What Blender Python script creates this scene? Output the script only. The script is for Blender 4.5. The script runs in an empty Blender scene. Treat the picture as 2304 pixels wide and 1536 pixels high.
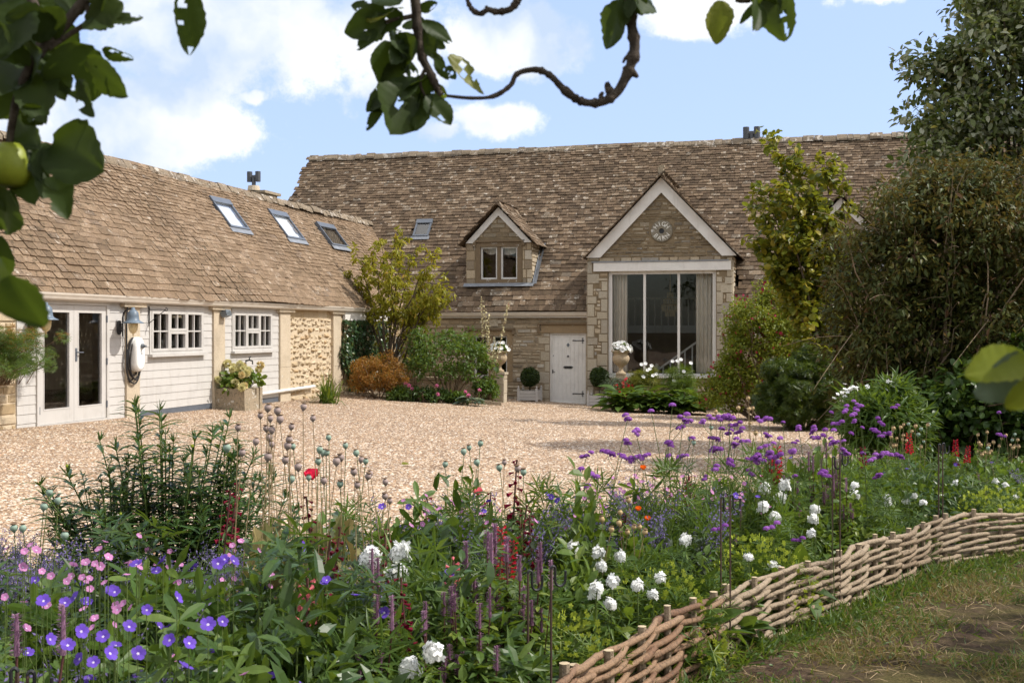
import bpy, math, random
import numpy as np
from mathutils import Vector, Matrix
SC = bpy.context.scene
COL = SC.collection
R = math.radians

# ------------------------------------------------------------------ camera, sky, sun, exposure
Z0 = 1.65                       # eye height above the grass
F, HZ, CX = 2600.0, 742.0, 1152.0
cam = bpy.data.cameras.new('camera')
cam.sensor_width = 36.0
cam.lens = 36.0 * F / 2304.0
cam.shift_y = (HZ - 768.0) / 2304.0
cam.clip_start, cam.clip_end = 0.05, 3000
cam.dof.use_dof = True
cam.dof.focus_distance = 9.0
cam.dof.aperture_fstop = 11.0
co = bpy.data.objects.new('camera', cam)
co.location = (0, 0, Z0)
co.rotation_euler = (R(90), 0, 0)
COL.objects.link(co)
SC.camera = co

SUNV = Vector((.356, -.010, .40)).normalized()
sun_el = math.asin(SUNV.z)
sun_az = math.atan2(SUNV.x, SUNV.y)
sl = bpy.data.lights.new('sun', 'SUN')
sl.energy, sl.angle, sl.color = 3.9, R(.53), (1, .95, .87)
so = bpy.data.objects.new('sun', sl)
so.rotation_euler = SUNV.to_track_quat('Z', 'Y').to_euler()
so.location = (20, 5, 25)
COL.objects.link(so)

SC.view_settings.view_transform = 'Standard'
SC.view_settings.look = 'None'
SC.view_settings.exposure = 0.28
SC.view_settings.gamma = 1
SC.cycles.max_bounces = 8
SC.cycles.transparent_max_bounces = 12
SC.cycles.use_denoising = True
SC.cycles.sample_clamp_indirect = 6

world = bpy.data.worlds.new("World")
SC.world = world
world.use_nodes = True
WT = world.node_tree
for n in list(WT.nodes): WT.nodes.remove(n)

class NT:
    """tiny helper for wiring node trees"""
    def __init__(s, tree): s.t = tree
    def n(s, typ, props=None, **ins):
        nd = s.t.nodes.new(typ)
        for k, v in (props or {}).items(): setattr(nd, k, v)
        for k, v in ins.items():
            key = int(k[1:]) if k[0] == '_' else k.replace('_', ' ')
            s.put(nd.inputs[key], v)
        return nd
    def put(s, sock, v):
        if isinstance(v, bpy.types.NodeSocket): s.t.links.new(v, sock)
        elif isinstance(v, bpy.types.Node): s.t.links.new(v.outputs[0], sock)
        else:
            if sock.type == 'RGBA' and len(v) == 3: v = tuple(v) + (1,)
            sock.default_value = v
    def math(s, op, a, b=None, clamp=False):
        nd = s.t.nodes.new('ShaderNodeMath'); nd.operation = op; nd.use_clamp = clamp
        s.put(nd.inputs[0], a)
        if b is not None: s.put(nd.inputs[1], b)
        return nd.outputs[0]
    def mix(s, f, a, b, mode='MIX'):
        nd = s.t.nodes.new('ShaderNodeMix'); nd.data_type = 'RGBA'; nd.blend_type = mode
        s.put(nd.inputs[0], f); s.put(nd.inputs[6], a); s.put(nd.inputs[7], b)
        return nd.outputs[2]
    def ramp(s, f, stops, interp='LINEAR'):
        nd = s.t.nodes.new('ShaderNodeValToRGB'); cr = nd.color_ramp; cr.interpolation = interp
        while len(cr.elements) < len(stops): cr.elements.new(.5)
        for e, (p, c) in zip(cr.elements, stops):
            e.position = p
            e.color = (c, c, c, 1) if isinstance(c, (int, float)) else tuple(c) + (1,)
        s.put(nd.inputs[0], f)
        return nd.outputs[0]
    def noise(s, vec, scale, detail=4, rough=.55, dist=0):
        nd = s.n('ShaderNodeTexNoise', Scale=scale, Detail=detail, Roughness=rough, Distortion=dist)
        if vec is not None: s.put(nd.inputs['Vector'], vec)
        return nd.outputs['Fac']
    def smooth(s, v, lo, hi, a=0., b=1.):
        nd = s.n('ShaderNodeMapRange', {'interpolation_type': 'SMOOTHSTEP'}, _0=v, _1=lo, _2=hi, _3=a, _4=b)
        return nd.outputs[0]

def pixdir(px, py): return Vector(((px - CX) / F, 1.0, -(py - HZ) / F))
def build_sky():
    k = NT(WT)
    sky = k.n('ShaderNodeTexSky', {'sky_type': 'NISHITA', 'sun_disc': False, 'sun_elevation': sun_el,
              'sun_rotation': sun_az, 'altitude': 100, 'air_density': 1.0, 'dust_density': 1.6, 'ozone_density': 1.2})
    d = k.n('ShaderNodeTexCoord').outputs['Generated']
    warp = k.n('ShaderNodeTexNoise', Vector=d, Scale=9., Detail=5., Roughness=.6)
    wv = k.n('ShaderNodeVectorMath', {'operation': 'SUBTRACT'}, _0=warp.outputs['Color'], _1=(.5, .5, .5))
    wv = k.n('ShaderNodeVectorMath', {'operation': 'SCALE'}, _0=wv.outputs[0], Scale=.06)
    dw = k.n('ShaderNodeVectorMath', {'operation': 'ADD'}, _0=d, _1=wv.outputs[0])
    m = None
    # cumulus banks: centre (as a direction), half width, half height, weight
    for (px, py, rx, ry, w) in ((560, 60, 400, 150, 1.1), (830, 60, 190, 150, 1.), (330, 300, 250, 110, 1.12), (160, 330, 200, 90, 1.),
                                (1090, 275, 130, 58, .98), (1010, 300, 80, 40, .8), (1130, 90, 230, 90, 1.), (900, 170, 150, 60, .9),
                                (560, 232, 55, 32, .8), (1560, 25, 230, 60, .9), (1980, 0, 120, 40, .65),
                                (-500, 100, 500, 300, 1.), (3000, -500, 700, 300, .9), (1200, -700, 900, 300, 1.), (250, 395, 260, 40, .6)):
        c = pixdir(px, py).normalized()
        s = k.n('ShaderNodeVectorMath', {'operation': 'SUBTRACT'}, _0=dw.outputs[0], _1=tuple(c))
        s = k.n('ShaderNodeVectorMath', {'operation': 'MULTIPLY'}, _0=s.outputs[0], _1=(F / rx, 2.2, F / ry))
        ln = k.n('ShaderNodeVectorMath', {'operation': 'LENGTH'}, _0=s.outputs[0])
        v = k.math('SUBTRACT', w, ln.outputs['Value'])
        m = v if m is None else k.math('MAXIMUM', m, v)
    n1 = k.math('MULTIPLY', k.math('SUBTRACT', k.noise(d, 13, 9, .66), .5), 2.0)
    m = k.math('ADD', m, n1)
    back = k.n('ShaderNodeSeparateXYZ', Vector=d)
    # unseen broken cloud over the rest of the dome, widened for ambient fill
    gen = k.smooth(k.noise(d, 2.2, 7, .6), .40, .56)
    gen = k.math('MULTIPLY', gen, k.smooth(back.outputs['Y'], .75, .35))
    gen = k.math('MULTIPLY', gen, k.smooth(back.outputs['Z'], .02, .25))
    mask = k.math('MAXIMUM', k.smooth(m, .05, .45), k.math('MULTIPLY', gen, .9))
    tone = k.noise(dw.outputs[0], 7, 5, .5)
    cc = k.ramp(tone, [(.39, (4.0, 4.9, 6.3)), (.50, (6.2, 6.5, 7.1)), (.60, (7.4, 7.5, 7.7))])
    pale = k.mix(.62, sky.outputs[0], (4.2, 5.5, 8.9))
    pale = k.mix(k.math('MULTIPLY', k.smooth(back.outputs['Y'], .2, .7), 1.), sky.outputs[0], pale)
    hi = k.mix(k.math('MULTIPLY', k.smooth(back.outputs['Y'], .45, -.1), .9), cc, (12.0, 11.7, 11.3))      # unseen cloud behind and overhead, brightened as fill for the shaded front
    out = k.mix(mask, pale, hi)
    bg = k.n('ShaderNodeBackground', Color=out, Strength=0.13)
    k.n('ShaderNodeOutputWorld', Surface=bg.outputs[0])
build_sky()

# ------------------------------------------------------------------ frames and projection helpers
TH = math.atan(.2646)
CT, ST = math.cos(TH), math.sin(TH)
C0, C1 = -3.21, 35.04           # where the low wing meets the barn front
def toL(p):
    dx, dy = p[0] - C0, p[1] - C1
    return Vector((CT * dx - ST * dy, ST * dx + CT * dy, p[2] if len(p) > 2 else 0))
def toW(x, y, z=0.):
    return Vector((C0 + CT * x + ST * y, C1 - ST * x + CT * y, z))
OL = toL((0, 0, Z0))
def rayL(px, py):
    d = pixdir(px, py)
    return Vector((CT * d.x - ST * d.y, ST * d.x + CT * d.y, d.z))
def pF(px, py, y=0.):           # photo point on a plane parallel to the barn front -> local (x, z)
    d = rayL(px, py); t = (y - OL.y) / d.y
    return OL.x + d.x * t, OL.z + d.z * t
def pW(px, py, x=0.):           # photo point on a plane parallel to the wing front -> local (y, z)
    d = rayL(px, py); t = (x - OL.x) / d.x
    return OL.y + d.y * t, OL.z + d.z * t
def pP(px, py, p0, n):          # photo point on any plane, house frame
    d = rayL(px, py); t = (Vector(p0) - OL).dot(n) / d.dot(n)
    return OL + d * t
# ground height: a quadratic through spots read from the photograph
_g = np.array([(-7.39, 19.26, -1.58), (-5.27, 27.3, -1.52), (1.64, 33.3, -2.17), (4, 30, -2.2), (-.3, 32, -2.12), (-.9, 15.2, -1.78),
               (0, 6, -1.66), (4.2, 8.9, -1.76), (1.08, 6, -1.70), (3, 4, -1.68), (-4, 9, -1.55), (8, 18, -1.95), (-2, 3, -1.55), (10, 30, -2.25), (-9, 14, -1.55)])
def _basis(x, y):
    x = np.clip(x, -11, 13) / 10; y = np.clip(y, -2, 38) / 20
    return np.stack([np.ones_like(x), x, y, x * x, x * y, y * y, x * y * y], -1)
_gc = np.linalg.lstsq(_basis(_g[:, 0], _g[:, 1]), _g[:, 2], rcond=None)[0]
def gz(x, y):
    r = _basis(np.asarray(x, float), np.asarray(y, float)) @ _gc + Z0
    return float(r) if np.ndim(r) == 0 else r
def pG(px, py):
    d = pixdir(px, py); t = 5.
    for _ in range(60):
        t += (gz(d.x * t, t) - (Z0 + d.z * t)) / (d.z - .02) * .7
        t = max(1., min(t, 90))
    return Vector((d.x * t, t, gz(d.x * t, t)))
def at(px, py, Y):
    d = pixdir(px, py)
    return Vector((d.x * Y, Y, Z0 + d.z * Y))

# ------------------------------------------------------------------ mesh builder
class MB:
    def __init__(s): s.V = []; s.F = []; s.n = 0; s.m = 0
    def add(s, V, Fs, mat=0):
        V = np.asarray(V, float).reshape(-1, 3)
        s.V.append(V)
        if isinstance(Fs, np.ndarray): s.F.append((Fs + s.n, mat))
        else:
            by = {}
            for f in Fs: by.setdefault(len(f), []).append(f)
            for k in by.values(): s.F.append((np.array(k) + s.n, mat))
        s.n += len(V)
    def box(s, a, b, mat=0, bev=0.):
        x0, x1 = sorted((a[0], b[0])); y0, y1 = sorted((a[1], b[1])); z0, z1 = sorted((a[2], b[2]))
        s.hexa([(x0, y0, z0), (x1, y0, z0), (x1, y1, z0), (x0, y1, z0), (x0, y0, z1), (x1, y0, z1), (x1, y1, z1), (x0, y1, z1)], mat)
    def hexa(s, p, mat=0):
        s.add(p, [(0, 3, 2, 1), (4, 5, 6, 7), (0, 1, 5, 4), (1, 2, 6, 5), (2, 3, 7, 6), (3, 0, 4, 7)], mat)
    def tube(s, pts, rad, k=6, mat=0, cap=True, capmat=None):
        P = np.array([tuple(p) for p in pts], float); n = len(P)
        rad = np.broadcast_to(np.asarray(rad, float), (n,))
        T = np.gradient(P, axis=0); T /= np.linalg.norm(T, axis=1)[:, None] + 1e-9
        up = np.array((0, 0, 1.)) if abs(T[0][2]) < .9 else np.array((1., 0, 0))
        a = np.arange(k) / k * 2 * math.pi; V = []
        for i in range(n):
            u = np.cross(T[i], up); u /= np.linalg.norm(u) + 1e-9; w = np.cross(u, T[i]); up = w
            V.append(P[i] + rad[i] * (np.cos(a)[:, None] * u + np.sin(a)[:, None] * w))
        Fq = []
        for i in range(n - 1):
            for j in range(k):
                b = i * k; j2 = (j + 1) % k
                Fq.append((b + j, b + j2, b + k + j2, b + k + j))
        s.add(np.concatenate(V), np.array(Fq), mat)
        if cap:
            for i in (0, n - 1): s.add(V[i], [tuple(range(k))], mat if capmat is None else capmat)
    def lathe(s, prof, c=(0, 0, 0), k=20, mat=0):
        a = np.arange(k) / k * 2 * math.pi; n = len(prof)
        V = np.concatenate([np.stack([r * np.cos(a) + c[0], r * np.sin(a) + c[1], np.full(k, z + c[2])], 1) for r, z in prof])
        s.add(V, np.array([(i * k + j, i * k + (j + 1) % k, (i + 1) * k + (j + 1) % k, (i + 1) * k + j) for i in range(n - 1) for j in range(k)]), mat)
    def poly(s, pts, mat=0): s.add(pts, [tuple(range(len(pts)))], mat)
    def prism(s, pts, vec, mat=0):      # polygon pushed along vec
        n = len(pts); vec = np.asarray(vec, float); P = np.asarray([tuple(p) for p in pts], float)
        s.add(np.concatenate([P, P + vec]), [tuple(range(n))[::-1], tuple(range(n, 2 * n))] + [(i, (i + 1) % n, n + (i + 1) % n, n + i) for i in range(n)], mat)
    def xf(s, M):
        M = np.array(M); s.V = [v @ M[:3, :3].T + M[:3, 3] for v in s.V]; return s
    def mesh(s, name, mats, smooth=False):
        me = bpy.data.meshes.new(name)
        V = np.concatenate(s.V) if s.V else np.zeros((0, 3))
        me.vertices.add(len(V)); me.vertices.foreach_set('co', V.astype(np.float32).ravel())
        loops = np.concatenate([f.ravel() for f, _ in s.F]) if s.F else np.zeros(0, int)
        cnt = np.concatenate([np.full(len(f), f.shape[1]) for f, _ in s.F]) if s.F else np.zeros(0, int)
        mi = np.concatenate([np.full(len(f), m) for f, m in s.F]) if s.F else np.zeros(0, int)
        me.loops.add(len(loops)); me.loops.foreach_set('vertex_index', loops.astype(np.int32))
        me.polygons.add(len(cnt)); st = np.concatenate([[0], np.cumsum(cnt)[:-1]]) if len(cnt) else cnt
        me.polygons.foreach_set('loop_start', st.astype(np.int32)); me.polygons.foreach_set('loop_total', cnt.astype(np.int32))
        for m in (mats if isinstance(mats, (list, tuple)) else [mats]): me.materials.append(m)
        me.polygons.foreach_set('material_index', mi.astype(np.int32))
        me.update(calc_edges=True)
        me.polygons.foreach_set('use_smooth', np.full(len(cnt), bool(smooth)))
        me.validate()
        return me
    def build(s, name, mats, parent=None, smooth=False, label=None):
        o = bpy.data.objects.new(name, s.mesh(name, mats, smooth)); COL.objects.link(o)
        if parent is not None: o.parent = parent
        if label: o['label'] = label
        return o
def tag(o, label, cat, group=None, kind=None):
    if label: o['label'] = label
    if cat: o['category'] = cat
    if group: o['group'] = group
    if kind: o['kind'] = kind
    return o
def thing(name, label, cat, loc=(0, 0, 0), rotz=0., group=None):
    o = bpy.data.objects.new(name, None); COL.objects.link(o); o.empty_display_size = .1
    o.location = loc; o.rotation_euler = (0, 0, rotz)
    return tag(o, label, cat, group)
def dup(root, loc=None, rotz=None, scale=None, label=None, group=None):
    r = root.copy(); COL.objects.link(r)
    if loc is not None: r.location = loc
    if rotz is not None: r.rotation_euler = (root.rotation_euler.x, root.rotation_euler.y, rotz)
    if scale is not None: r.scale = (scale,) * 3 if isinstance(scale, (int, float)) else scale
    if label: r['label'] = label
    if group: r['group'] = group
    for ch in list(root.children):
        c = ch.copy(); COL.objects.link(c); c.parent = r
        for g in list(ch.children):
            d = g.copy(); COL.objects.link(d); d.parent = c
    return r
def drop(root):                 # remove a prototype once its copies stand
    for o in [g for c in root.children for g in c.children] + list(root.children) + [root]:
        bpy.data.objects.remove(o)
# ------------------------------------------------------------------ materials
def new_mat(name):
    m = bpy.data.materials.new(name); m.use_nodes = True
    t = m.node_tree; t.nodes.clear()
    return m, NT(t)
def finish(k, sh, disp=None):
    k.n('ShaderNodeOutputMaterial', Surface=sh)
def pbsdf(k, col, rough=.7, spec=.3, bump=None, bs=.3, bd=.01, metal=0., **kw):
    b = k.n('ShaderNodeBsdfPrincipled', Base_Color=col, Roughness=rough, Metallic=metal, **kw)
    b.inputs['Specular IOR Level'].default_value = spec
    if bump is not None:
        bn = k.n('ShaderNodeBump', Strength=bs, Distance=bd, Height=bump)
        k.t.links.new(bn.outputs[0], b.inputs['Normal'])
    return b.outputs[0]
def objco(k): return k.n('ShaderNodeTexCoord').outputs['Object']
def geo(k, nm): return k.n('ShaderNodeNewGeometry').outputs[nm]
M = {}
def plain(name, col, rough=.6, spec=.4, var=.12, scale=6., bump=.0, metal=0.):
    m, k = new_mat(name); c = objco(k)
    n = k.noise(c, scale, 5, .6)
    dark = tuple(x * (1 - var) for x in col); lite = tuple(min(1, x * (1 + var)) for x in col)
    cc = k.ramp(n, [(.3, dark), (.7, lite)])
    finish(k, pbsdf(k, cc, rough, spec, k.noise(c, scale * 8, 4) if bump else None, bump, .01, metal))
    M[name] = m; return m
def weathered_paint(name, col, rough=.5):
    m, k = new_mat(name); c = objco(k)
    n = k.noise(c, 3, 6, .65); f = k.noise(c, 40, 3, .6)
    cc = k.ramp(n, [(.25, tuple(x * .86 for x in col)), (.5, col), (.8, tuple(min(.9, x * 1.04) for x in col))])
    cc = k.mix(k.smooth(f, .62, .75, 0, .12), cc, (.35, .3, .24))
    st = k.noise(k.n('ShaderNodeMapping', _0=c, Scale=(7, 7, .7)), 1.5, 5, .65); cc = k.mix(k.smooth(st, .50, .72, 0, .22), cc, (.36, .32, .26))
    finish(k, pbsdf(k, cc, rough, .35, f, .05, .002)); M[name] = m; return m
def isle_stone(name, stops, lich=.0, dirt=.35, lichcol=(.62, .60, .55), rough=.9, bsc=30, darkcol=(.05, .042, .034), lsc=9, moss=0.):
    """stone whose every block or slate (mesh island) takes its own tone, with mottling and lichen"""
    m, k = new_mat(name); c = objco(k)
    r = geo(k, 'Random Per Island')
    base = k.ramp(r, stops)
    mot = k.noise(c, 7, 6, .65)
    base = k.mix(k.smooth(mot, .30, .75, 0, .5), base, k.mix(.5, base, (.30, .22, .13)))
    fine = k.noise(c, bsc, 5, .7)
    base = k.mix(k.smooth(fine, .32, .55, dirt, 0), base, darkcol)
    big = k.noise(c, .9, 4, .6)
    base = k.mix(k.smooth(big, .48, .72, 0, .35), base, k.mix(.6, base, darkcol))
    if lich:
        l = k.noise(c, lsc, 6, .72)
        rl = k.math('ADD', l, k.math('MULTIPLY', k.math('SUBTRACT', r, .5), .12))
        base = k.mix(k.smooth(rl, .66 - lich * .1, .70 - lich * .1, 0, .8), base, lichcol)
    if moss:
        mo = k.noise(c, 10, 5, .72); mo = k.math('ADD', mo, k.math('MULTIPLY', k.math('SUBTRACT', k.noise(c, .6, 3), .5), .25))
        base = k.mix(k.smooth(mo, .575, .63, 0, moss), base, (.028, .024, .012))
    finish(k, pbsdf(k, base, rough, .15, fine, .6, .015)); M[name] = m; return m
isle_stone('slate_barn', [(0, (.065, .044, .030)), (.3, (.105, .071, .047)), (.6, (.145, .098, .064)), (.85, (.20, .14, .092)), (.95, (.27, .205, .145)), (1, (.12, .10, .08))], lich=.42, dirt=.55, lichcol=(.50, .45, .38), moss=.5)
isle_stone('ridge_tile', [(0, (.20, .16, .115)), (.5, (.28, .225, .165)), (1, (.16, .13, .10))], lich=.85, dirt=.6, lichcol=(.52, .47, .41), moss=.7, lsc=6)
isle_stone('slate_wing', [(0, (.16, .108, .068)), (.25, (.21, .142, .090)), (.7, (.25, .172, .112)), (.93, (.30, .215, .145)), (1, (.17, .12, .085))], lich=.25, dirt=.7, lichcol=(.46, .40, .33), moss=.7)
isle_stone('stone_barn', [(0, (.24, .20, .15)), (.2, (.36, .28, .185)), (.45, (.44, .35, .24)), (.7, (.54, .455, .335)), (.85, (.62, .55, .44)), (1, (.31, .295, .27))], lich=.12, dirt=.35, lichcol=(.55, .5, .42))
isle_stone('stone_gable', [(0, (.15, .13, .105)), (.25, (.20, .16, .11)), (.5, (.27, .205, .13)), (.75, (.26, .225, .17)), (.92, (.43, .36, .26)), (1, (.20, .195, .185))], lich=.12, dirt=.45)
isle_stone('stone_wing', [(0, (.42, .31, .18)), (.4, (.54, .43, .29)), (.8, (.62, .52, .38)), (1, (.48, .33, .18))], lich=.0, dirt=.18)
isle_stone('ashlar', [(0, (.42, .36, .27)), (.5, (.50, .44, .34)), (1, (.36, .32, .26))], lich=.15, dirt=.25, lichcol=(.55, .5, .4))
isle_stone('ashlar_wing', [(0, (.52, .43, .31)), (.5, (.58, .49, .37)), (1, (.54, .45, .33))], lich=.1, dirt=.22)
isle_stone('dressed_brown', [(0, (.28, .20, .115)), (1, (.31, .225, .135))], lich=.05, dirt=.25)
isle_stone('dressed_dark', [(0, (.16, .115, .07)), (1, (.19, .14, .09))], lich=.1, dirt=.3)
isle_stone('old_stone', [(0, (.34, .28, .20)), (1, (.38, .31, .22))], lich=.5, dirt=.7, darkcol=(.09, .08, .06))
isle_stone('urn_stone', [(0, (.42, .33, .22)), (1, (.46, .36, .24))], lich=.2, dirt=.4)
plain('mortar_barn', (.30, .24, .165), .95, .1, .2, 8, .5)
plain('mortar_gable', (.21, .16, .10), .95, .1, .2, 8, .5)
plain('mortar_wing', (.55, .45, .32), .95, .1, .12, 8, .5)
weathered_paint('paint_pale', (.70, .67, .63))
weathered_paint('board_pale', (.535, .515, .49), .5)
weathered_paint('paint_door', (.72, .695, .655), .45)
weathered_paint('white_paint', (.74, .72, .68), .4)
plain('gutter', (.66, .60, .52), .4, .5, .06)
plain('lead', (.20, .215, .24), .5, .5, .25, 5)
plain('iron', (.018, .018, .02), .45, .5, .2)
plain('rust_iron', (.075, .045, .035), .6, .4, .35, 12)
plain('slate_metal', (.11, .125, .15), .4, .5, .1)
plain('dark_inside', (.10, .085, .07), .9, .1, .1)
plain('inside_wall', (.20, .165, .13), .9, .1, .1)
plain('curtain', (.80, .73, .64), .9, .1, .05)
plain('white_plastic', (.82, .82, .80), .25, .5, .02)
plain('grey_plastic', (.12, .14, .16), .4, .5, .1)
plain('black_rubber', (.02, .02, .022), .5, .4, .1)
plain('lamp_metal', (.115, .155, .20), .45, .5, .12)
plain('lamp_glass', (.62, .50, .28), .15, .6, .1)
plain('teal_blind', (.30, .47, .52), .5, .3, .05)
plain('gold', (.45, .30, .10), .35, .5, .2, 8, 0, .7)
plain('flue_grey', (.07, .075, .085), .5, .4, .2)
plain('planter_paint', (.50, .475, .45), .5, .4, .05)
plain('soil', (.06, .042, .028), .95, .1, .4, 9, .8)
def glass(name, tint=(.02, .02, .02), ior=1.5, rough=0.0):
    m, k = new_mat(name)
    w = k.noise(objco(k), 2.5, 2)
    b = k.n('ShaderNodeBump', Strength=.04, Distance=.02, Height=w)
    fr = k.n('ShaderNodeFresnel', IOR=ior); gl = k.n('ShaderNodeBsdfGlossy', Color=(1, 1, 1), Roughness=rough)
    k.t.links.new(b.outputs[0], gl.inputs['Normal'])
    tr = k.n('ShaderNodeBsdfTransparent', Color=(.95, .96, .95))
    f = k.math('ADD', fr.outputs[0], .012)
    mx = k.n('ShaderNodeMixShader', _0=f, _1=tr.outputs[0], _2=gl.outputs[0])
    finish(k, mx.outputs[0]); M[name] = m
glass('glass'); glass('skylight_glass', ior=1.9)
plain('blind_pale', (.62, .64, .68), .6, .3, .04)

def leafmat(name, stops, trans=.35, rough=.45, spec=.35, hue=.0, tcol=None, obj_var=.25):
    """foliage: every leaf (mesh island) its own tone; light passes through the blade"""
    m, k = new_mat(name)
    r = geo(k, 'Random Per Island'); oi = k.n('ShaderNodeObjectInfo').outputs['Random']
    c = k.ramp(r, stops)
    hs = k.n('ShaderNodeHueSaturation', Color=c, Value=k.math('ADD', 1 - obj_var / 2, k.math('MULTIPLY', oi, obj_var)), Saturation=1.0)
    n = k.noise(objco(k), 60, 3); c2 = k.mix(k.smooth(n, .35, .7, .22, 0), hs.outputs[0], (.02, .03, .008))
    b = pbsdf(k, c2, rough, spec)
    tc = k.mix(.65, hs.outputs[0], tcol or (.22, .30, .02), 'MIX')
    t = k.n('ShaderNodeBsdfTranslucent', Color=tc)
    mx = k.n('ShaderNodeMixShader', _0=trans, _1=b, _2=t.outputs[0])
    finish(k, mx.outputs[0]); M[name] = m; return m
leafmat('lf_mid', [(0, (.050, .10, .018)), (.6, (.085, .155, .026)), (1, (.14, .205, .036))])
leafmat('lf_dark', [(0, (.028, .06, .013)), (.7, (.052, .10, .021)), (1, (.085, .14, .03))], .28, .36)
leafmat('lf_lime', [(0, (.07, .13, .018)), (.6, (.12, .185, .025)), (1, (.21, .25, .035))], .35)
leafmat('lf_yellow', [(0, (.15, .16, .02)), (.6, (.21, .21, .025)), (1, (.30, .25, .03))], .4)
leafmat('lf_grey', [(0, (.075, .105, .065)), (.6, (.11, .145, .09)), (1, (.15, .18, .12))], .25, .6, tcol=(.2, .26, .1))
leafmat('lf_glauc', [(0, (.10, .15, .11)), (.6, (.15, .20, .14)), (1, (.24, .24, .12))], .25, .6, tcol=(.2, .26, .1))
leafmat('lf_dry', [(0, (.20, .14, .055)), (.5, (.30, .24, .10)), (1, (.20, .20, .075))], .3, .7, tcol=(.35, .25, .06))
leafmat('lf_silver', [(0, (.09, .12, .03)), (.45, (.16, .19, .06)), (.6, (.32, .34, .22)), (.9, (.42, .43, .32)), (1, (.32, .26, .03))], .25, .5)  # palest stops put sky reflection and sunlit grey into the leaf colour
leafmat('lf_cherry', [(0, (.21, .23, .02)), (.5, (.33, .32, .03)), (.9, (.43, .37, .04)), (1, (.44, .26, .03))], .5, .4, tcol=(.36, .34, .02))
leafmat('lf_hazel', [(0, (.10, .135, .014)), (.45, (.17, .19, .02)), (.75, (.30, .28, .025)), (1, (.42, .31, .03))], .4, .4, tcol=(.30, .32, .02))
leafmat('lf_purple', [(0, (.048, .070, .016)), (.4, (.085, .115, .024)), (.65, (.115, .115, .032)), (.85, (.16, .185, .035)), (.95, (.19, .135, .042)), (1, (.18, .085, .05))], .35, .48, .25, tcol=(.16, .09, .02))  # bright yellow-green stop stands in for sunlit leaves among the bronze
leafmat('lf_orange', [(0, (.16, .10, .018)), (.35, (.30, .15, .022)), (.7, (.38, .15, .03)), (1, (.20, .18, .025))], .35, .5, tcol=(.5, .22, .02))
leafmat('lf_ivy', [(0, (.012, .035, .014)), (.6, (.028, .065, .025)), (.9, (.06, .10, .04)), (1, (.12, .13, .035))], .15, .3)
leafmat('lf_box', [(0, (.018, .040, .008)), (.7, (.035, .065, .014)), (1, (.06, .095, .02))], .2, .35)
leafmat('lf_spindle', [(0, (.15, .21, .02)), (.6, (.24, .29, .026)), (1, (.34, .35, .04))], .4, .45, tcol=(.32, .34, .02))
leafmat('lf_choisya', [(0, (.028, .055, .010)), (.6, (.055, .095, .016)), (.9, (.11, .15, .024)), (1, (.17, .19, .03))], .25, .3)
leafmat('lf_apple', [(0, (.024, .042, .012)), (.6, (.038, .062, .016)), (1, (.06, .085, .024))], .32, .5, .2, tcol=(.14, .20, .010))
leafmat('lf_yellowgreen', [(0, (.24, .30, .025)), (1, (.30, .34, .04))], .5, .4, tcol=(.5, .55, .02))
leafmat('lf_far', [(0, (.02, .035, .012)), (1, (.05, .075, .022))], .2, .6)
def petal(name, col, var=.25, trans=.35, col2=None):
    col2 = col2 or tuple(min(.95, x * (1 + var)) for x in col)
    m, k = new_mat(name); r = geo(k, 'Random Per Island'); oi = k.n('ShaderNodeObjectInfo').outputs['Random']
    c = k.ramp(k.math('MULTIPLY', k.math('ADD', r, oi), .5), [(.1, tuple(x * (1 - var) for x in col)), (.5, col), (.9, col2)])
    b = pbsdf(k, c, .6, .2); t = k.n('ShaderNodeBsdfTranslucent', Color=c)
    mx = k.n('ShaderNodeMixShader', _0=trans, _1=b, _2=t.outputs[0]); finish(k, mx.outputs[0]); M[name] = m
petal('p_violet', (.125, .06, .42), .35, .25); petal('p_pink', (.58, .24, .48), .25); petal('p_white', (.86, .86, .84), .05, .25)
petal('p_wine', (.20, .008, .03), .4); petal('p_red', (.62, .02, .05), .3); petal('p_poppy', (.78, .045, .11), .15, .5)
petal('p_orange', (.86, .20, .02), .1, .5); petal('p_verbena', (.34, .10, .48), .35, .35, (.52, .22, .66)); petal('p_agast', (.24, .12, .19), .3, .15, (.36, .20, .30))
petal('p_nepeta', (.24, .19, .40), .25); petal('p_coral', (.80, .22, .25), .2); petal('p_cream', (.72, .66, .40), .15)
petal('p_hydr', (.72, .68, .36), .2, .25, (.62, .40, .18)); petal('p_berry', (.42, .03, .08), .4, .1); petal('p_lime', (.38, .44, .05), .2)
petal('p_rosepink', (.78, .28, .48), .2); petal('p_tan', (.40, .27, .13), .3, .1, (.50, .36, .19)); petal('p_pod', (.30, .32, .23), .2, .05, (.38, .28, .24))
plain('pod_green', (.27, .36, .29), .6, .3, .12, 60); plain('pod_mauve', (.34, .26, .24), .6, .3, .15, 60); plain('pod_tan', (.48, .34, .18), .7, .2, .15, 60)
plain('crown_dark', (.16, .10, .06), .8, .2, .2)
plain('stem_green', (.10, .14, .035), .6, .3, .2, 20); plain('stem_tan', (.30, .22, .12), .7, .2, .2, 20); plain('stem_wine', (.09, .035, .03), .6, .3, .2)
plain('bark', (.085, .065, .045), .9, .1, .35, 20, .8); plain('twig', (.16, .115, .075), .85, .1, .3, 30, .5)
plain('bark_lichen', (.13, .105, .085), .9, .1, .55, 55, .9)
isle_stone('willow', [(0, (.20, .145, .10)), (.4, (.32, .24, .165)), (.75, (.42, .335, .245)), (1, (.21, .15, .11))], lich=.35, dirt=.6, rough=.75, bsc=70, lsc=26, lichcol=(.20, .16, .12))
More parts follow.
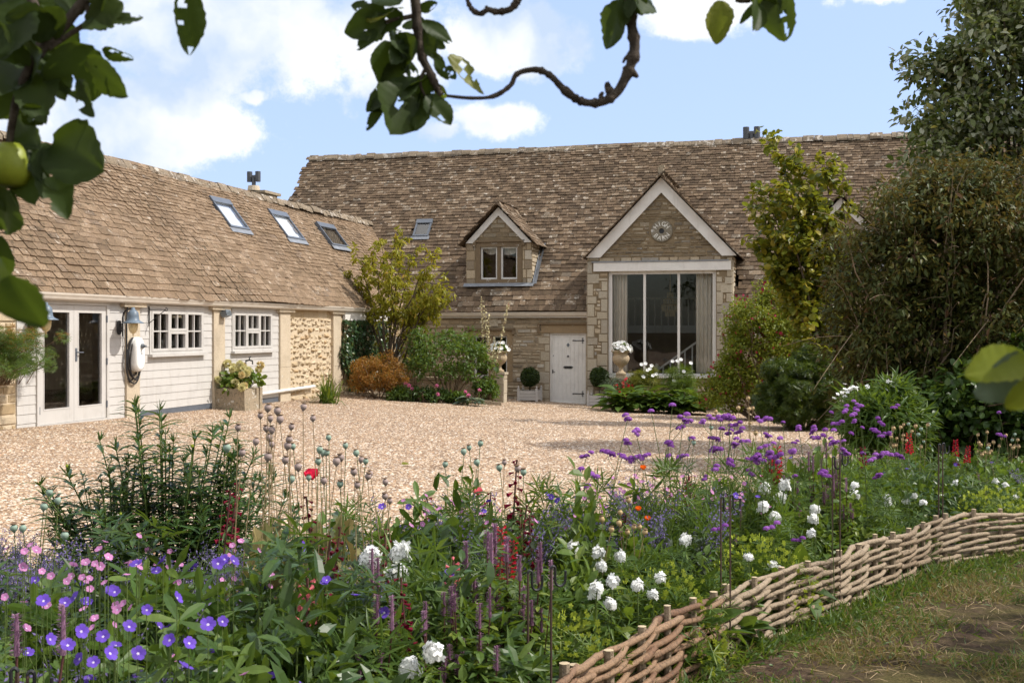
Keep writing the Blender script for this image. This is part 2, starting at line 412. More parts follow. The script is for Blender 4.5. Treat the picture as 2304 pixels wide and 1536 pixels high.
isle_stone('willow_red', [(0, (.17, .09, .055)), (.4, (.27, .155, .095)), (.75, (.36, .235, .145)), (1, (.20, .10, .07))], lich=.35, dirt=.6, rough=.6, bsc=70, lsc=26, lichcol=(.14, .085, .06))
plain('cut_end', (.50, .40, .26), .8, .2, .15, 40)
def gravel():
    m, k = new_mat('gravel'); c = objco(k)
    v = k.n('ShaderNodeTexVoronoi', Vector=c, Scale=31.); v2 = k.n('ShaderNodeTexVoronoi', Vector=c, Scale=19.)
    g = k.n('ShaderNodeSeparateColor', Color=v.outputs['Color']); g2 = k.n('ShaderNodeSeparateColor', Color=v2.outputs['Color'])
    a = k.ramp(g.outputs[0], [(0, (.17, .105, .065)), (.25, (.44, .30, .19)), (.55, (.60, .46, .32)), (.8, (.74, .59, .45)), (.93, (.84, .76, .65)), (1, (.45, .23, .10))])
    b = k.ramp(g2.outputs[0], [(0, (.32, .19, .10)), (.5, (.61, .43, .28)), (1, (.80, .68, .54))])
    col = k.mix(.25, a, b)
    col = k.mix(k.smooth(v.outputs['Distance'], .26, .58, 0, .9), col, (.13, .08, .05))
    big = k.noise(k.n('ShaderNodeMapping', _0=c, Scale=(.5, 1.6, 1)), .5, 5, .6)
    col = k.mix(k.smooth(big, .42, .68, 0, .42), col, (.36, .255, .17))
    mid = k.noise(c, 3.0, 4, .6); col = k.mix(k.smooth(mid, .55, .75, 0, .16), col, (.20, .13, .08))
    hh = k.math('SUBTRACT', 1., v.outputs['Distance'])
    finish(k, pbsdf(k, col, .85, .2, hh, .9, .02)); M['gravel'] = m
gravel()
def turf():
    m, k = new_mat('turf'); c = objco(k)
    n = k.noise(c, 1.3, 6, .65); f = k.noise(c, 18, 6, .75); s = k.noise(c, 80, 3, .7)
    earth = k.ramp(f, [(.32, (.025, .016, .010)), (.5, (.065, .042, .028)), (.62, (.115, .078, .052)), (.75, (.21, .155, .105))])
    dry = k.ramp(s, [(.3, (.035, .03, .010)), (.5, (.085, .072, .026)), (.7, (.18, .135, .06))])
    col = k.mix(k.smooth(n, .42, .60), earth, dry)
    finish(k, pbsdf(k, col, .95, .1, f, .8, .03)); M['turf'] = m
turf()
# ------------------------------------------------------------------ the ground and its sheets
def sheet(name, mat, xs, ys, off, inside=None, bumps=0., seed=1):
    xs = np.asarray(xs, float); ys = np.asarray(ys, float)
    X, Y = np.meshgrid(xs, ys); Z = gz(X, Y) + off
    if bumps:
        rg = np.random.default_rng(seed); Z = Z + (rg.random(Z.shape) - .5) * bumps
    nx = len(xs); V = np.stack([X, Y, Z], -1).reshape(-1, 3)
    I, J = np.meshgrid(np.arange(nx - 1), np.arange(len(ys) - 1)); b = (J * nx + I).ravel()
    Q = np.stack([b, b + 1, b + 1 + nx, b + nx], 1)
    if inside is not None:
        c = V[Q].mean(1); Q = Q[inside(c[:, 0], c[:, 1])]
    mb = MB(); mb.add(V, Q)
    return tag(mb.build(name, mat, smooth=True), None, None, kind='structure')
far = np.concatenate([np.linspace(-900, -40, 12), np.linspace(-30, 30, 61), np.linspace(40, 900, 12)])
sheet('ground', M['turf'], far, np.concatenate([np.linspace(-300, -20, 8), np.linspace(-10, 45, 56), np.linspace(60, 1500, 10)]), 0)
# the line of the willow edging (x, y) from the near end to the far right
FENCE = [(-2.2, 1.55), (-.70, 2.55), (.22, 4.45), (1.06, 5.92), (1.97, 7.03), (3.14, 8.5), (4.35, 9.2)]
def fence_y(x):
    return np.interp(x, [p[0] for p in FENCE], [p[1] for p in FENCE])
def bed_far(x):                 # where the planting meets the gravel
    return np.interp(x, [-6, -3.4, -2.2, -1., .2, 1.4, 3, 5, 8, 11], [5.6, 6.6, 7.2, 6.8, 7.1, 8.4, 11., 14.6, 16., 17.])
sheet('gravel_yard', M['gravel'], np.linspace(-13, 13, 105), np.linspace(3, 36, 133), .02, lambda x, y: (y > bed_far(x) - .6) | (x < -6))
sheet('flower_bed_soil', M['soil'], np.linspace(-6, 11, 137), np.linspace(1.5, 18, 133), .045, lambda x, y: (y < bed_far(x)) & (y > fence_y(x) + .02), .03)

# ------------------------------------------------------------------ masonry, slating and joinery helpers (house frame)
def pbox(mb, pos, a0, a1, z0, z1, o0, o1, mat=0):
    mb.hexa([pos(a0, z0, o1), pos(a1, z0, o1), pos(a1, z0, o0), pos(a0, z0, o0), pos(a0, z1, o1), pos(a1, z1, o1), pos(a1, z1, o0), pos(a0, z1, o0)], mat)
def ring(mb, pos, a0, a1, z0, z1, w, o0, o1, mat=0, wb=None):
    wb = wb or w
    pbox(mb, pos, a0, a0 + w, z0, z1, o0, o1, mat); pbox(mb, pos, a1 - w, a1, z0, z1, o0, o1, mat)
    pbox(mb, pos, a0 + w, a1 - w, z0, z0 + wb, o0, o1 - .001, mat); pbox(mb, pos, a0 + w, a1 - w, z1 - w, z1, o0, o1 - .001, mat)
def wall_panel(mb, pos, a0, a1, z0, z1, ops, depth, mat=0):
    A = sorted({a0, a1, *[x for o in ops for x in o[:2] if a0 < x < a1]}); Z = sorted({z0, z1, *[x for o in ops for x in o[2:] if z0 < x < z1]})
    for i in range(len(A) - 1):
        for j in range(len(Z) - 1):
            ca, cz = (A[i] + A[i + 1]) / 2, (Z[j] + Z[j + 1]) / 2
            if any(o[0] < ca < o[1] and o[2] < cz < o[3] for o in ops): continue
            for o in (0, -depth): mb.poly([pos(A[i], Z[j], o), pos(A[i + 1], Z[j], o), pos(A[i + 1], Z[j + 1], o), pos(A[i], Z[j + 1], o)], mat)
    for (p, q, r, s) in ops:
        for e in (((p, r), (p, s)), ((q, r), (q, s)), ((p, r), (q, r)), ((p, s), (q, s))):
            (u, v), (w, x) = e
            mb.poly([pos(u, v, 0), pos(w, x, 0), pos(w, x, -depth), pos(u, v, -depth)], mat)
def stones(mb, pos, a0, a1, z0, z1, seed, hr=(.07, .15), wr=(.12, .38), out=(.006, .028), gap=.012, ops=(), clip=None, jit=.012, mat=0, bev=.012, drop_p=.0, rag=0.):
    rg = random.Random(seed); z = z0
    while z < z1 - .03:
        h = min(rg.uniform(*hr), z1 - z)
        if z1 - z - h < .04: h = z1 - z
        l, r = (a0, a1) if clip is None else clip(z + h)
        if clip is not None: l, r = max(l, a0), min(r, a1)
        a = l
        while a < r - .02:
            w = rg.uniform(*wr) * (.7 + .6 * h / hr[1])
            if r - a - w < wr[0] * .6: w = r - a
            b0, b1 = a, a + w; a += w
            segs = [(b0, b1)]
            for o in ops:
                if o[2] < z + h - .01 and o[3] > z + .01:
                    ns = []
                    for s0, s1 in segs:
                        if o[0] >= s1 or o[1] <= s0: ns.append((s0, s1))
                        else:
                            if o[0] - s0 > .04: ns.append((s0, o[0]))
                            if s1 - o[1] > .04: ns.append((o[1], s1))
                    segs = ns
            for s0, s1 in segs:
                if rg.random() < drop_p: continue
                z_, h_ = z, h
                if rag: z, h = z + rg.uniform(-rag, rag), h * rg.uniform(.72, 1.05)
                g = gap * rg.uniform(.5, 1.3); o = rg.uniform(*out)
                j = lambda: rg.uniform(-jit, jit)
                q = [(s0 + g / 2 + abs(j()), z + g / 2 + abs(j())), (s1 - g / 2 - abs(j()), z + g / 2 + abs(j())),
                     (s1 - g / 2 - abs(j()), z + h - g / 2 - abs(j())), (s0 + g / 2 + abs(j()), z + h - g / 2 - abs(j()))]
                cx, cz = (s0 + s1) / 2, z + h / 2; b = min(bev, h * .25)
                top = [(x + math.copysign(b, cx - x), y + math.copysign(b, cz - y)) for x, y in q]
                V = [pos(x, y, -.004) for x, y in q] + [pos(x, y, o + j() * .4) for x, y in top]
                mb.add(V, [(4, 5, 6, 7), (0, 1, 5, 4), (1, 2, 6, 5), (2, 3, 7, 6), (3, 0, 4, 7)], mat); z, h = z_, h_
        z += h
def slates(mb, P0, U, S, L, H, seed, hc=(.25, .13), wt=(.16, .36), th=.022, skip=None, wob=.03, mat=0):
    rg = random.Random(seed); P0, U, S = Vector(P0), Vector(U).normalized(), Vector(S).normalized(); Nn = U.cross(S)
    if Nn.z < 0: Nn = -Nn
    ph = [rg.uniform(0, 6) for _ in range(6)]
    wv = lambda t, s: wob * (math.sin(t * .45 + ph[0]) + .6 * math.sin(t * 1.1 + s * .8 + ph[1]) + .5 * math.sin(s * 1.7 + ph[2] + t * .3))
    s, V, Q, n = 0., [], [], 0; T6 = []
    while s < H:
        f = s / H; h = hc[0] + (hc[1] - hc[0]) * f ** .55; t = -rg.uniform(0, .2)
        drift = [rg.uniform(0, 6), rg.uniform(.006, .016)]
        while t < L:
            w = rg.uniform(*wt) * (1.15 - .4 * f)
            if skip is None or not skip(t + w / 2, s + h * .5):
                k = th * rg.uniform(.85, 1.25); b = rg.uniform(-.007, .007) + drift[1] * math.sin(t * 1.3 + drift[0]); tp = s + h * 1.55
                g = .004; sk = rg.uniform(-.004, .004); lift = rg.uniform(0, .004)
                ws = wv(t, s)
                def P(tt, ss, o): return tuple(P0 + U * tt + S * ss + Nn * (o + ws))
                c1, c2 = rg.uniform(0, .009), rg.uniform(0, .009)
                xs = [t + g, t + w * rg.uniform(.22, .42), t + w * rg.uniform(.58, .78), t + w - g]; es = [s + b + c1, s + b + rg.uniform(-.009, .009) + sk * .3, s + b + rg.uniform(-.009, .009) + sk * .7, s + b + sk + c2]
                V += [P(x, e_, k * .8 + lift) for x, e_ in zip(xs, es)] + [P(t + w - g, tp, .0), P(t + g, tp, .0)]
                V += [P(x, e_ - .003, k * 1.9 + lift + rg.uniform(-.003, .003)) for x, e_ in zip(xs, es)] + [P(t + w - g, tp, k), P(t + g, tp, k)]
                T6.append(tuple(n + 6 + i for i in range(6))); Q += [(n + i, n + i + 1, n + i + 7, n + i + 6) for i in range(3)] + [(n + 3, n + 4, n + 10, n + 9), (n + 5, n, n + 6, n + 11)]
                n += 12
            t += w
        s += h
    mb.add(V, Q + T6, mat)
def ridge_stones(mb, A, B, seed, half=.16, down=.13, L=(.14, .42), mat=0):
    rg = random.Random(seed); A, B = Vector(A), Vector(B); D = (B - A); T = D.length; D.normalize(); side = D.cross(Vector((0, 0, 1))).normalized(); t = 0
    while t < T - .05:
        l = min(rg.uniform(*L), T - t); dz = rg.uniform(-.02, .03); w = half * rg.uniform(.9, 1.1)
        j = lambda: rg.uniform(-.018, .018); pr = [(-w, -down + j()), (-w * .9 + j(), -down + .06 + j()), (-w * .5, -.01 + j()), (-.04, .035 + j()), (.04, .035 + j()), (w * .5, -.01 + j()), (w * .9 + j(), -down + .06 + j()), (w, -down + j()), (0, -.05)]
        mb.prism([A + D * (t + .004) + side * a + Vector((0, 0, b + dz)) for a, b in pr], D * (l - .008), mat); t += l
fac = lambda a, z, o: (a, -o, z)                # barn front
win = lambda a, z, o: (o, a, z)                 # wing front
def sash_bar(mb, pos, a0, a1, z0, z1, o): pbox(mb, pos, a0, a1, z0, z1, o - .02, o + .015)
def pane(pos, a0, a1, z0, z1, o, parent, mat='glass', name='pane'):
    m = MB(); m.poly([pos(a0, z0, o), pos(a1, z0, o), pos(a1, z1, o), pos(a0, z1, o)])
    return m.build(name, M[mat], parent)

# ------------------------------------------------------------------ the long barn
barn = thing('barn_house', 'long stone barn with a steep stone slate roof, tall glazed gable and pale plank door', 'house', toW(0, 0, 0), -TH)
XL, XR, YR = -5.1, 24., 4.5
zE = pF(1130, 703, -.22)[1]
zR = Z0 + 6.0
zB = -1.2
GL, GR = pF(1321, 640, -.35)[0], pF(1648, 640, -.35)[0]
GAP = pF(1490, 402, -.42)[1]                    # bargeboard apex
GC = (GL + GR) / 2
GEZ = pF(1330, 580, -.42)[1]
gy = -.35
gab = lambda a, z, o: (a, gy - o, z)
bs = pF(1488, 400, -.42)[0]; GC = bs
gslope = (GAP - GEZ) / ((pF(1655, 577, -.42)[0] - pF(1321, 580, -.42)[0]) / 2)
SM = Vector((0, YR + .22, zR - zE)).normalized(); HM = math.hypot(YR + .22, zR - zE)
roof_n = Vector((1, 0, 0)).cross(SM)
RP0 = Vector((XL - .1, -.22, zE))
def on_roof(px, py): return pP(px, py, RP0 + roof_n * .03, roof_n)
G2W = GR - GL
# dormers
dq = on_roof(1120, 645)                          # foot of the dormer front
dy = dq.y; dor = lambda a, z, o: (a, dy - o, z)
DL, DR = pF(1049, 600, dy)[0], pF(1197, 600, dy)[0]; DZ0 = pF(1120, 642, dy)[1]
DEZ = pF(1049, 548, dy)[1]; DAP = pF(1121, 468, dy)[1]; DC = (DL + DR) / 2
D2 = pF(1807, 600, dy)[0] - DL                    # a second dormer stands behind the trees
def barn_skip(t, s):
    x = RP0.x + t; p = RP0 + SM * s
    for c, hw, ap in ((GC, G2W / 2 - .03, GAP),):
        if abs(x - c) < hw and p.z < ap - .25 - gslope * abs(x - c): return True
    for dc in (DC, DC + D2):
        if abs(x - dc) < (DR - DL) / 2 - .05 and DZ0 + .15 < p.z < DAP - .3 - 1.1 * abs(x - dc): return True
    for (a, b, c, d) in roof_holes:
        if a < t < b and c < s < d: return True
    return False
def sky_rect(pts, P0, U, S):
    q = [(Vector(p) - P0) for p in pts]; ts = [v.dot(U) for v in q]; ss = [v.dot(S) for v in q]
    return min(ts), max(ts), min(ss), max(ss)
UX = Vector((1, 0, 0))
_q = [on_roof(*p) - RP0 for p in ((940, 497), (974, 497), (928, 533), (963, 533))]
skw = ((_q[0].dot(UX) + _q[2].dot(UX)) / 2, (_q[1].dot(UX) + _q[3].dot(UX)) / 2, _q[2].dot(SM), _q[0].dot(SM))
roof_holes = [(skw[0], skw[1], skw[2], skw[3])]
mb = MB(); slates(mb, RP0, UX, SM, XR - XL + .2, HM, 11, (.225, .105), (.13, .34), .028, barn_skip, .018)
ro = mb.build('roof', M['slate_barn'], barn)
mb = MB(); mb.add([(XL - .1, 9.3, zE), (XR + .1, 9.3, zE), (XR + .1, YR, zR), (XL - .1, YR, zR)], [(0, 1, 2, 3)]); mb.build('rear_roof', M['slate_barn'], barn)
mb = MB(); ridge_stones(mb, (XL - .12, YR, zR + .07), (XR, YR, zR + .04), 5, .17, .16); mb.build('ridge', M['ridge_tile'], barn)
# openings in the front
dx0, dx1 = pF(1237, 800)[0], pF(1318, 800)[0]; dz0, dz1 = pF(1278, 911)[1], pF(1278, 749)[1]
wx0, wx1 = pF(1066, 800)[0], pF(1141, 800)[0]; wz0, wz1 = pF(1100, 848)[1], pF(1100, 755)[1]
ops = [(dx0, dx1, dz0, dz1), (wx0, wx1, wz0, wz1)]
mb = MB()
wall_panel(mb, fac, 0, GL + .1, zB, zE + .1, ops, .45, 1)
wall_panel(mb, fac, GR - .1, XR, zB, zE + .1, [], .45, 1)
sur = [(dx0 - .01, dx1 + .01, dz0 - .2, dz1 + .26), (wx0 - .17, wx1 + .17, wz0 - .14, wz1 + .30)]
# pale dressed jamb stones beside the door
rg = random.Random(4); z = dz0 - .1; qs = []
for side in (-1, 1):
    z = dz0 - .05; i = 0
    while z < dz1:
        h = rg.uniform(.18, .36); h = min(h, dz1 - z); w = (.30 if i % 2 else .17) * rg.uniform(.85, 1.2); i += 1
        e = dx0 if side < 0 else dx1
        qs.append((min(e, e + side * w), max(e, e + side * w), z, z + h)); z += h
stones(mb, fac, 0, GL, zB, zE, 21, (.055, .16), (.10, .42), (.004, .034), .013, sur + qs, None, .018, 0, .016, .0, .010)
stones(mb, fac, GR, XR, zB, zE, 22, (.06, .15), (.13, .42), (.004, .026), .013, [], None, .012, 0)
for q in qs: stones(mb, fac, *q, 3, (9, 9), (9, 9), (.014, .022), .012, (), None, .004, 2)
for (a0, a1, b0, b1) in ((XL, XL + .02, 0, 9),):
    mb.poly([(a0, 0, zB), (a0, 9, zB), (a0, 9, zE), (a0, YR, zR - .1), (a0, 0, zE)], 1)
mb.poly([(XR, 0, zB), (XR, 9, zB), (XR, 9, zE), (XR, YR, zR - .1), (XR, 0, zE)], 1)
mb.poly([(XL, 9, zB), (XR, 9, zB), (XR, 9, zE), (XL, 9, zE)], 1)
mb.build('wall', [M['stone_barn'], M['mortar_barn'], M['ashlar']], barn)
# dressed stone lintel and label over the door
lx0, lx1 = pF(1216, 730)[0], pF(1331, 730)[0]
mb = MB(); pbox(mb, fac, lx0 + .03, lx1 - .03, dz1 + .002, dz1 + .25, -.02, .03)
mb.build('door_lintel', M['dressed_brown'], barn)
mb = MB(); pbox(mb, fac, lx0 - .06, lx1 + .06, dz1 + .252, dz1 + .31, 0, .09); pbox(mb, fac, lx0 - .09, lx0 - .0, dz1 - .01 + .03, dz1 + .25, 0, .07); pbox(mb, fac, lx1 + .0, lx1 + .09, dz1 + .02, dz1 + .25, 0, .07)
mb.build('hood_mould', M['dressed_dark'], barn)
# front door
mb = MB(); fw = .05
ring(mb, fac, dx0, dx1, dz0, dz1, fw, -.12, -.035, 0); pbox(mb, fac, dx0 - .08, dx1 + .08, dz0 - .045, dz0 + .001, -.1, .06)
pbox(mb, fac, dx0 - .1, dx1 + .1, dz0 - .25, dz0 - .05, -.1, .03, 1)
dfr = mb.build('door_frame', [M['paint_pale'], M['old_stone']], barn)
mb = MB(); a0, a1, b0, b1 = dx0 + fw + .004, dx1 - fw - .004, dz0 + .012, dz1 - fw - .004
pbox(mb, fac, a0, a1, b0, b1, -.11, -.078)
nb = 7; w = (a1 - a0 - .12) / nb
for i in range(nb): pbox(mb, fac, a0 + .06 + i * w + .004, a0 + .06 + (i + 1) * w - .004, b0 + .17, b1 - .07, -.078, -.066)
pbox(mb, fac, a0, a0 + .058, b0, b1, -.078, -.064); pbox(mb, fac, a1 - .058, a1, b0, b1, -.078, -.064)
pbox(mb, fac, a0 + .058, a1 - .058, b1 - .068, b1, -.078, -.064); pbox(mb, fac, a0 + .058, a1 - .058, b0, b0 + .165, -.078, -.064)
pbox(mb, fac, a0, a1, b0, b0 + .07, -.064, -.03)
fd = mb.build('front_door', M['paint_door'], barn)
dcx = (a0 + a1) / 2
def dz(py): return pF(1278, py, .06)[1]
for py in (766, 885):
    m = MB(); z = dz(py); pbox(m, fac, a1 - .33, a1, z - .012, z + .012, -.064, -.05)
    m.prism([fac(a1 - .33, z - .02, -.064), fac(a1 - .36, z, -.064), fac(a1 - .33, z + .02, -.064), fac(a1 - .29, z, -.064)], (0, -.014, 0))
    for s in (-1, 1):
        m.tube([fac(a1 - .03, z + s * t[1], -.055) if False else fac(a1 - .02 + t[0], z + s * t[1], -.055) for t in ((0, .0), (-.035, .03), (-.05, .055), (-.03, .075), (-.008, .065))], .009, 5)
    m.build('hinge', M['iron'], fd)
m = MB(); z = dz(826); pbox(m, fac, dcx - .105, dcx + .105, z - .04, z + .035, -.064, -.05)
for s in (-1, 1): m.prism([fac(dcx + s * .11, z - .025, -.064), fac(dcx + s * .16, z, -.064), fac(dcx + s * .11, z + .025, -.064)], (0, -.012, 0))
m.build('letterbox', M['iron'], fd)
m = MB(); z = dz(801); m.lathe([(0, .0), (.02, .005), (.028, .02), (.018, .035), (.014, .05), (0, .06)], fac(dcx, z - .03, -.045), 8); pbox(m, fac, dcx - .035, dcx + .035, z - .01, z + .004, -.06, -.045); m.build('door_knocker', M['iron'], fd)
m = MB(); z = dz(776); h = .088
m.prism([fac(dcx - .072, z, -.066), fac(dcx, z - h * 1.2, -.066), fac(dcx + .072, z, -.066), fac(dcx, z + h * 1.2, -.066)], (0, -.012, 0), 0)
m.prism([fac(dcx - .05, z, -.053), fac(dcx, z - h * .8, -.053), fac(dcx + .05, z, -.053), fac(dcx, z + h * .8, -.053)], (0, -.004, 0), 1)
m.build('diamond_window', [M['white_paint'], M['grey_plastic']], fd)
m = MB(); z = dz(836); pbox(m, fac, a0 + .01, a0 + .04, z - .05, z + .05, -.064, -.05); m.tube([fac(a0 + .025, z, -.045), fac(a0 + .06, z, -.03), fac(a0 + .09, z - .01, -.025), fac(a0 + .1, z - .02, -.025)], .008, 5)
pbox(m, fac, a0 + .015, a0 + .035, z + .05, z + .065, -.064, -.055)
m.build('door_handle', M['iron'], fd)
m = MB(); z = dz(800); m.prism([fac(a0 + .04 + .014 * math.cos(t), z + .014 * math.sin(t), -.064) for t in np.arange(8) * math.pi / 4], (0, -.012, 0)); m.build('keyhole', M['iron'], fd)
# ground floor window with stone surround and hood mould
m = MB()
for (p, q, r, s) in ((wx0 - .17, wx0, wz0 - .14, wz1 + .16), (wx1, wx1 + .17, wz0 - .14, wz1 + .16), (wx0, wx1, wz1, wz1 + .16), (wx0, wx1, wz0 - .14, wz0)): pbox(m, fac, p, q, r, s, -.12, .012)
mx = (wx0 + wx1) / 2; pbox(m, fac, mx - .06, mx + .06, wz0, wz1, -.16, -.02)
m.build('window_surround', M['dressed_brown'], barn)
m = MB(); pbox(m, fac, wx0 - .25, wx1 + .25, wz1 + .165, wz1 + .225, 0, .08); pbox(m, fac, wx0 - .25, wx0 - .16, wz1 + .04, wz1 + .164, 0, .07); pbox(m, fac, wx1 + .16, wx1 + .25, wz1 + .04, wz1 + .164, 0, .07); m.build('hood_mould', M['dressed_dark'], barn)
for (p, q) in ((wx0, mx - .06), (mx + .06, wx1)):
    m = MB(); ring(m, fac, p, q, wz0, wz1, .055, -.16, -.09); wn = m.build('window', M['white_paint'], barn); pane(fac, p + .055, q - .055, wz0 + .055, wz1 - .055, -.13, wn)
px0 = pF(1102, 720)[0]; m = MB(); zz = pF(1110, 722)[1]
pbox(m, fac, px0, px0 + .25, zz - .16, zz + .16, 0, .03); m.lathe([(0, .02), (.06, .015), (.09, 0)], (0, 0, 0), 10)
m.V[-1] = m.V[-1][:, [0, 2, 1]] * (1, -1, 1) + np.array(fac(px0 + .125, zz, .03)); m.build('carved_stone', M['ashlar'], barn)

# gutters and downpipe
def gutter_run(A, B, outv, parent, r=.062):
    A, B, outv = Vector(A), Vector(B), Vector(outv); m = MB()
    pr = [(0, .06), (0, -.055), (.035, -.06), (.07, -.035), (.085, 0), (.105, .03), (.112, .06), (.098, .06), (.085, .03), (.06, -.02), (.012, -.03), (.012, .06)]
    m.prism([A + outv * a + Vector((0, 0, b)) for a, b in pr], B - A)
    return m.build('gutter', M['gutter'], parent)
gzb = pF(1130, 707, -.25)[1]
gutter_run((.3, -.12, gzb), (GL - .0, -.12, gzb), (0, -1, 0), barn)
m = MB(); pbox(m, fac, .05, GL, gzb - .10, gzb + .05, 0.002, .115); m.build('fascia', M['paint_pale'], barn)
m = MB(); dpx = pF(943, 800, -.12)[0]
m.tube([(dpx + .16, -.18, gzb - .04), (dpx + .14, -.18, gzb - .12), (dpx, -.09, gzb - .2), (dpx, -.09, gzb - .35), (dpx, -.09, -.6)], .037, 10); m.build('downpipe', M['gutter'], barn)

# ------------------------------------------------------------------ gables
def build_gable(c, l, r, rich, seed):
    pz0, pz1 = pF(1490, 846, gy)[1], pF(1490, 608, gy)[1]
    bx0, bx1 = c + pF(1368, 700, gy)[0] - GC, c + pF(1611, 700, gy)[0] - GC
    if not rich: pz0, pz1 = zE + .5, zE + 1.7; bx0, bx1 = c - .55, c + .55
    m = MB(); wall_panel(m, gab, l, r, zB, GEZ, [(bx0, bx1, pz0, pz1)], .34, 1)
    ap = GAP - .06
    m.poly([gab(l, GEZ, 0), gab(r, GEZ, 0), gab(c, ap, 0)], 1); m.poly([gab(l, GEZ, -.34), gab(r, GEZ, -.34), gab(c, ap, -.34)], 1)
    clip = lambda z: (l, r) if z <= GEZ else (max(l, c - max(0, (ap - z)) / gslope), min(r, c + max(0, (ap - z)) / gslope))
    bz = pF(1490, 590, gy)[1] if rich else 99
    blk = [(bx0 - .01, bx1 + .01, pz0 - .1, pz1 + .02), (l + .16, r - .16, pF(1490, 609, gy)[1], bz)] if rich else [(bx0 - .15, bx1 + .15, pz0 - .15, pz1 + .15)]
    if rich: blk.append((c - .34, c + .34, pF(1490, 545, gy)[1], pF(1490, 493, gy)[1]))
    rg = random.Random(seed + 5); qu = []
    for e, sd in ((l, 1), (r, -1)) + (((bx0, -1), (bx1, 1)) if rich else ()):
        z = zB if e in (l, r) else pz0; i = 0; top = GEZ if e in (l, r) else pz1 - .2
        while z < top:
            h = min(rg.uniform(.2, .42), top - z); w = (.32 if i % 2 else .19) * rg.uniform(.85, 1.15); i += 1
            if e in (l, r) or True: qu.append((min(e, e + sd * w), max(e, e + sd * w), z, z + h))
            z += h
    stones(m, gab, l, r, zB, GEZ, seed, (.07, .17), (.14, .42), (.004, .026), .013, blk + qu, None, .012, 0)
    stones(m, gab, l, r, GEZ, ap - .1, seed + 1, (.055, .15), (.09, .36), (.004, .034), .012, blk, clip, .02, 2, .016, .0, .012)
    for q in qu: stones(m, gab, *q, seed, (9, 9), (9, 9), (.012, .022), .012, [b for b in blk if b[1] - b[0] > 1.], None, .004, 3)
    # returns back to the barn front
    for e, s in ((r, 1), (l, -1)):
        rp = lambda a, z, o, e=e, s=s: (e + s * o, a, z)
        m.poly([rp(gy, zB, 0), rp(.8, zB, 0), rp(3.2, GEZ, 0), rp(gy, GEZ, 0)], 1)
        stones(m, rp, gy, .02, zB, GEZ - .02, seed + 7, (.18, .4), (.3, .4), (.01, .02), .012, (), None, .004, 3)
        stones(m, rp, .02, 2.6, zE + .3, GEZ, seed + 8, (.07, .17), (.14, .42), (.004, .026), .013, (), None, .012, 0)
    gw = m.build('gable_wall', [M['stone_barn'], M['mortar_gable'], M['stone_gable'], M['ashlar']], barn)
    # roof of the gable
    hw = (r - l) / 2 + .14; ez = GAP - gslope * hw + .05; yb = YR - .1
    m = MB(); Ls = math.hypot(hw, GAP - ez + .05)
    for s in (-1, 1):
        U = Vector((0, 1, 0)); Sd = Vector((-s * hw, 0, GAP + .05 - ez)).normalized(); P0 = Vector((c + s * hw, gy - .16, ez))
        # slates stop where this roof dies into the main slope
        def sk(t, q, P0=P0, U=U, Sd=Sd):
            p = P0 + U * t + Sd * q
            return (p - RP0).dot(roof_n) < -.25
        slates(m, P0, U, Sd, 4.4, Ls, seed + 20 + s, (.24, .14), (.17, .36), .022, sk, .008)
    ridge_stones(m, (c, gy - .17, GAP + .09), (c, 3.4, GAP + .09), seed, .15, .15)
    m.build('gable_roof', M['slate_barn'], barn)
    if rich:
        m = MB(); pbox(m, gab, c - .09, c + .06, GAP + .1, GAP + .32, -.1, .12); pbox(m, gab, c - .07, c + .09, GAP + .32, GAP + .38, -.08, .1); m.build('apex_stone', M['old_stone'], barn)
    bw = .30 if rich else .26
    fx0, fx1 = (pF(1321, 580, gy - .1)[0], pF(1655, 577, gy - .1)[0]) if rich else (l - .08, r + .08)
    for e in (fx0, fx1):
        k = bw / abs(e - c) * 1.0; zt = GAP; sl2 = (zt - GEZ) / abs(e - c); dn = bw * math.hypot(1, sl2) * .9
        s = 1 if e > c else -1
        P = [(c, zt), (e, GEZ), (e - s * bw * 1.25, GEZ), (c, zt - dn)]
        m = MB(); m.prism([gab(a, z, .03) for a, z in P], (0, -.06, 0)); m.prism([gab(a, z, .03) for a, z in [(c, zt + .03), (e + s * .03, GEZ + .0), (e, GEZ), (c, zt)]], (0, -.1, 0)); m.build('bargeboard', M['paint_pale'], barn)
    if not rich:
        m = MB(); ring(m, gab, bx0, bx1, pz0, pz1, .07, -.15, -.06); pbox(m, gab, c - .04, c + .04, pz0, pz1, -.15, -.06); wn = m.build('window', M['white_paint'], barn); pane(gab, bx0 + .07, bx1 - .07, pz0 + .07, pz1 - .07, -.12, wn); return
    lz0, lz1 = pF(1490, 609, gy)[1], pF(1490, 589, gy)[1]
    m = MB(); pbox(m, gab, pF(1336, 600, gy)[0], pF(1645, 600, gy)[0], lz0, lz1, -.1, .05); pbox(m, gab, l + .14, r - .1, lz1 + .002, lz1 + .035, -.02, .075, 1); m.build('lintel_beam', [M['paint_pale'], M['lead']], barn)
    # tall window
    m = MB(); ring(m, gab, bx0, bx1, pz0, pz1, .10, -.2, -.1, 0, .07); pbox(m, gab, bx0 - .06, bx1 + .06, pz0 - .05, pz0, -.2, .05)
    ms = [pF(1449, 700, gy)[0], pF(1526, 700, gy)[0]]
    for a in ms: pbox(m, gab, a - .035, a + .035, pz0 + .07, pz1 - .1, -.2, -.11)
    lw = m.build('large_window', M['paint_pale'], barn)
    ed = [bx0 + .1] + ms + [bx1 - .1]
    for i in range(3): pane(gab, ed[i] + (.035 if i else 0), ed[i + 1] - (.035 if i < 2 else 0), pz0 + .07, pz1 - .1, -.16, lw)
    # millstone name plaque
    pc = pF(1489, 520, gy); m = MB(); n = 40; ro, ri = .30, .075
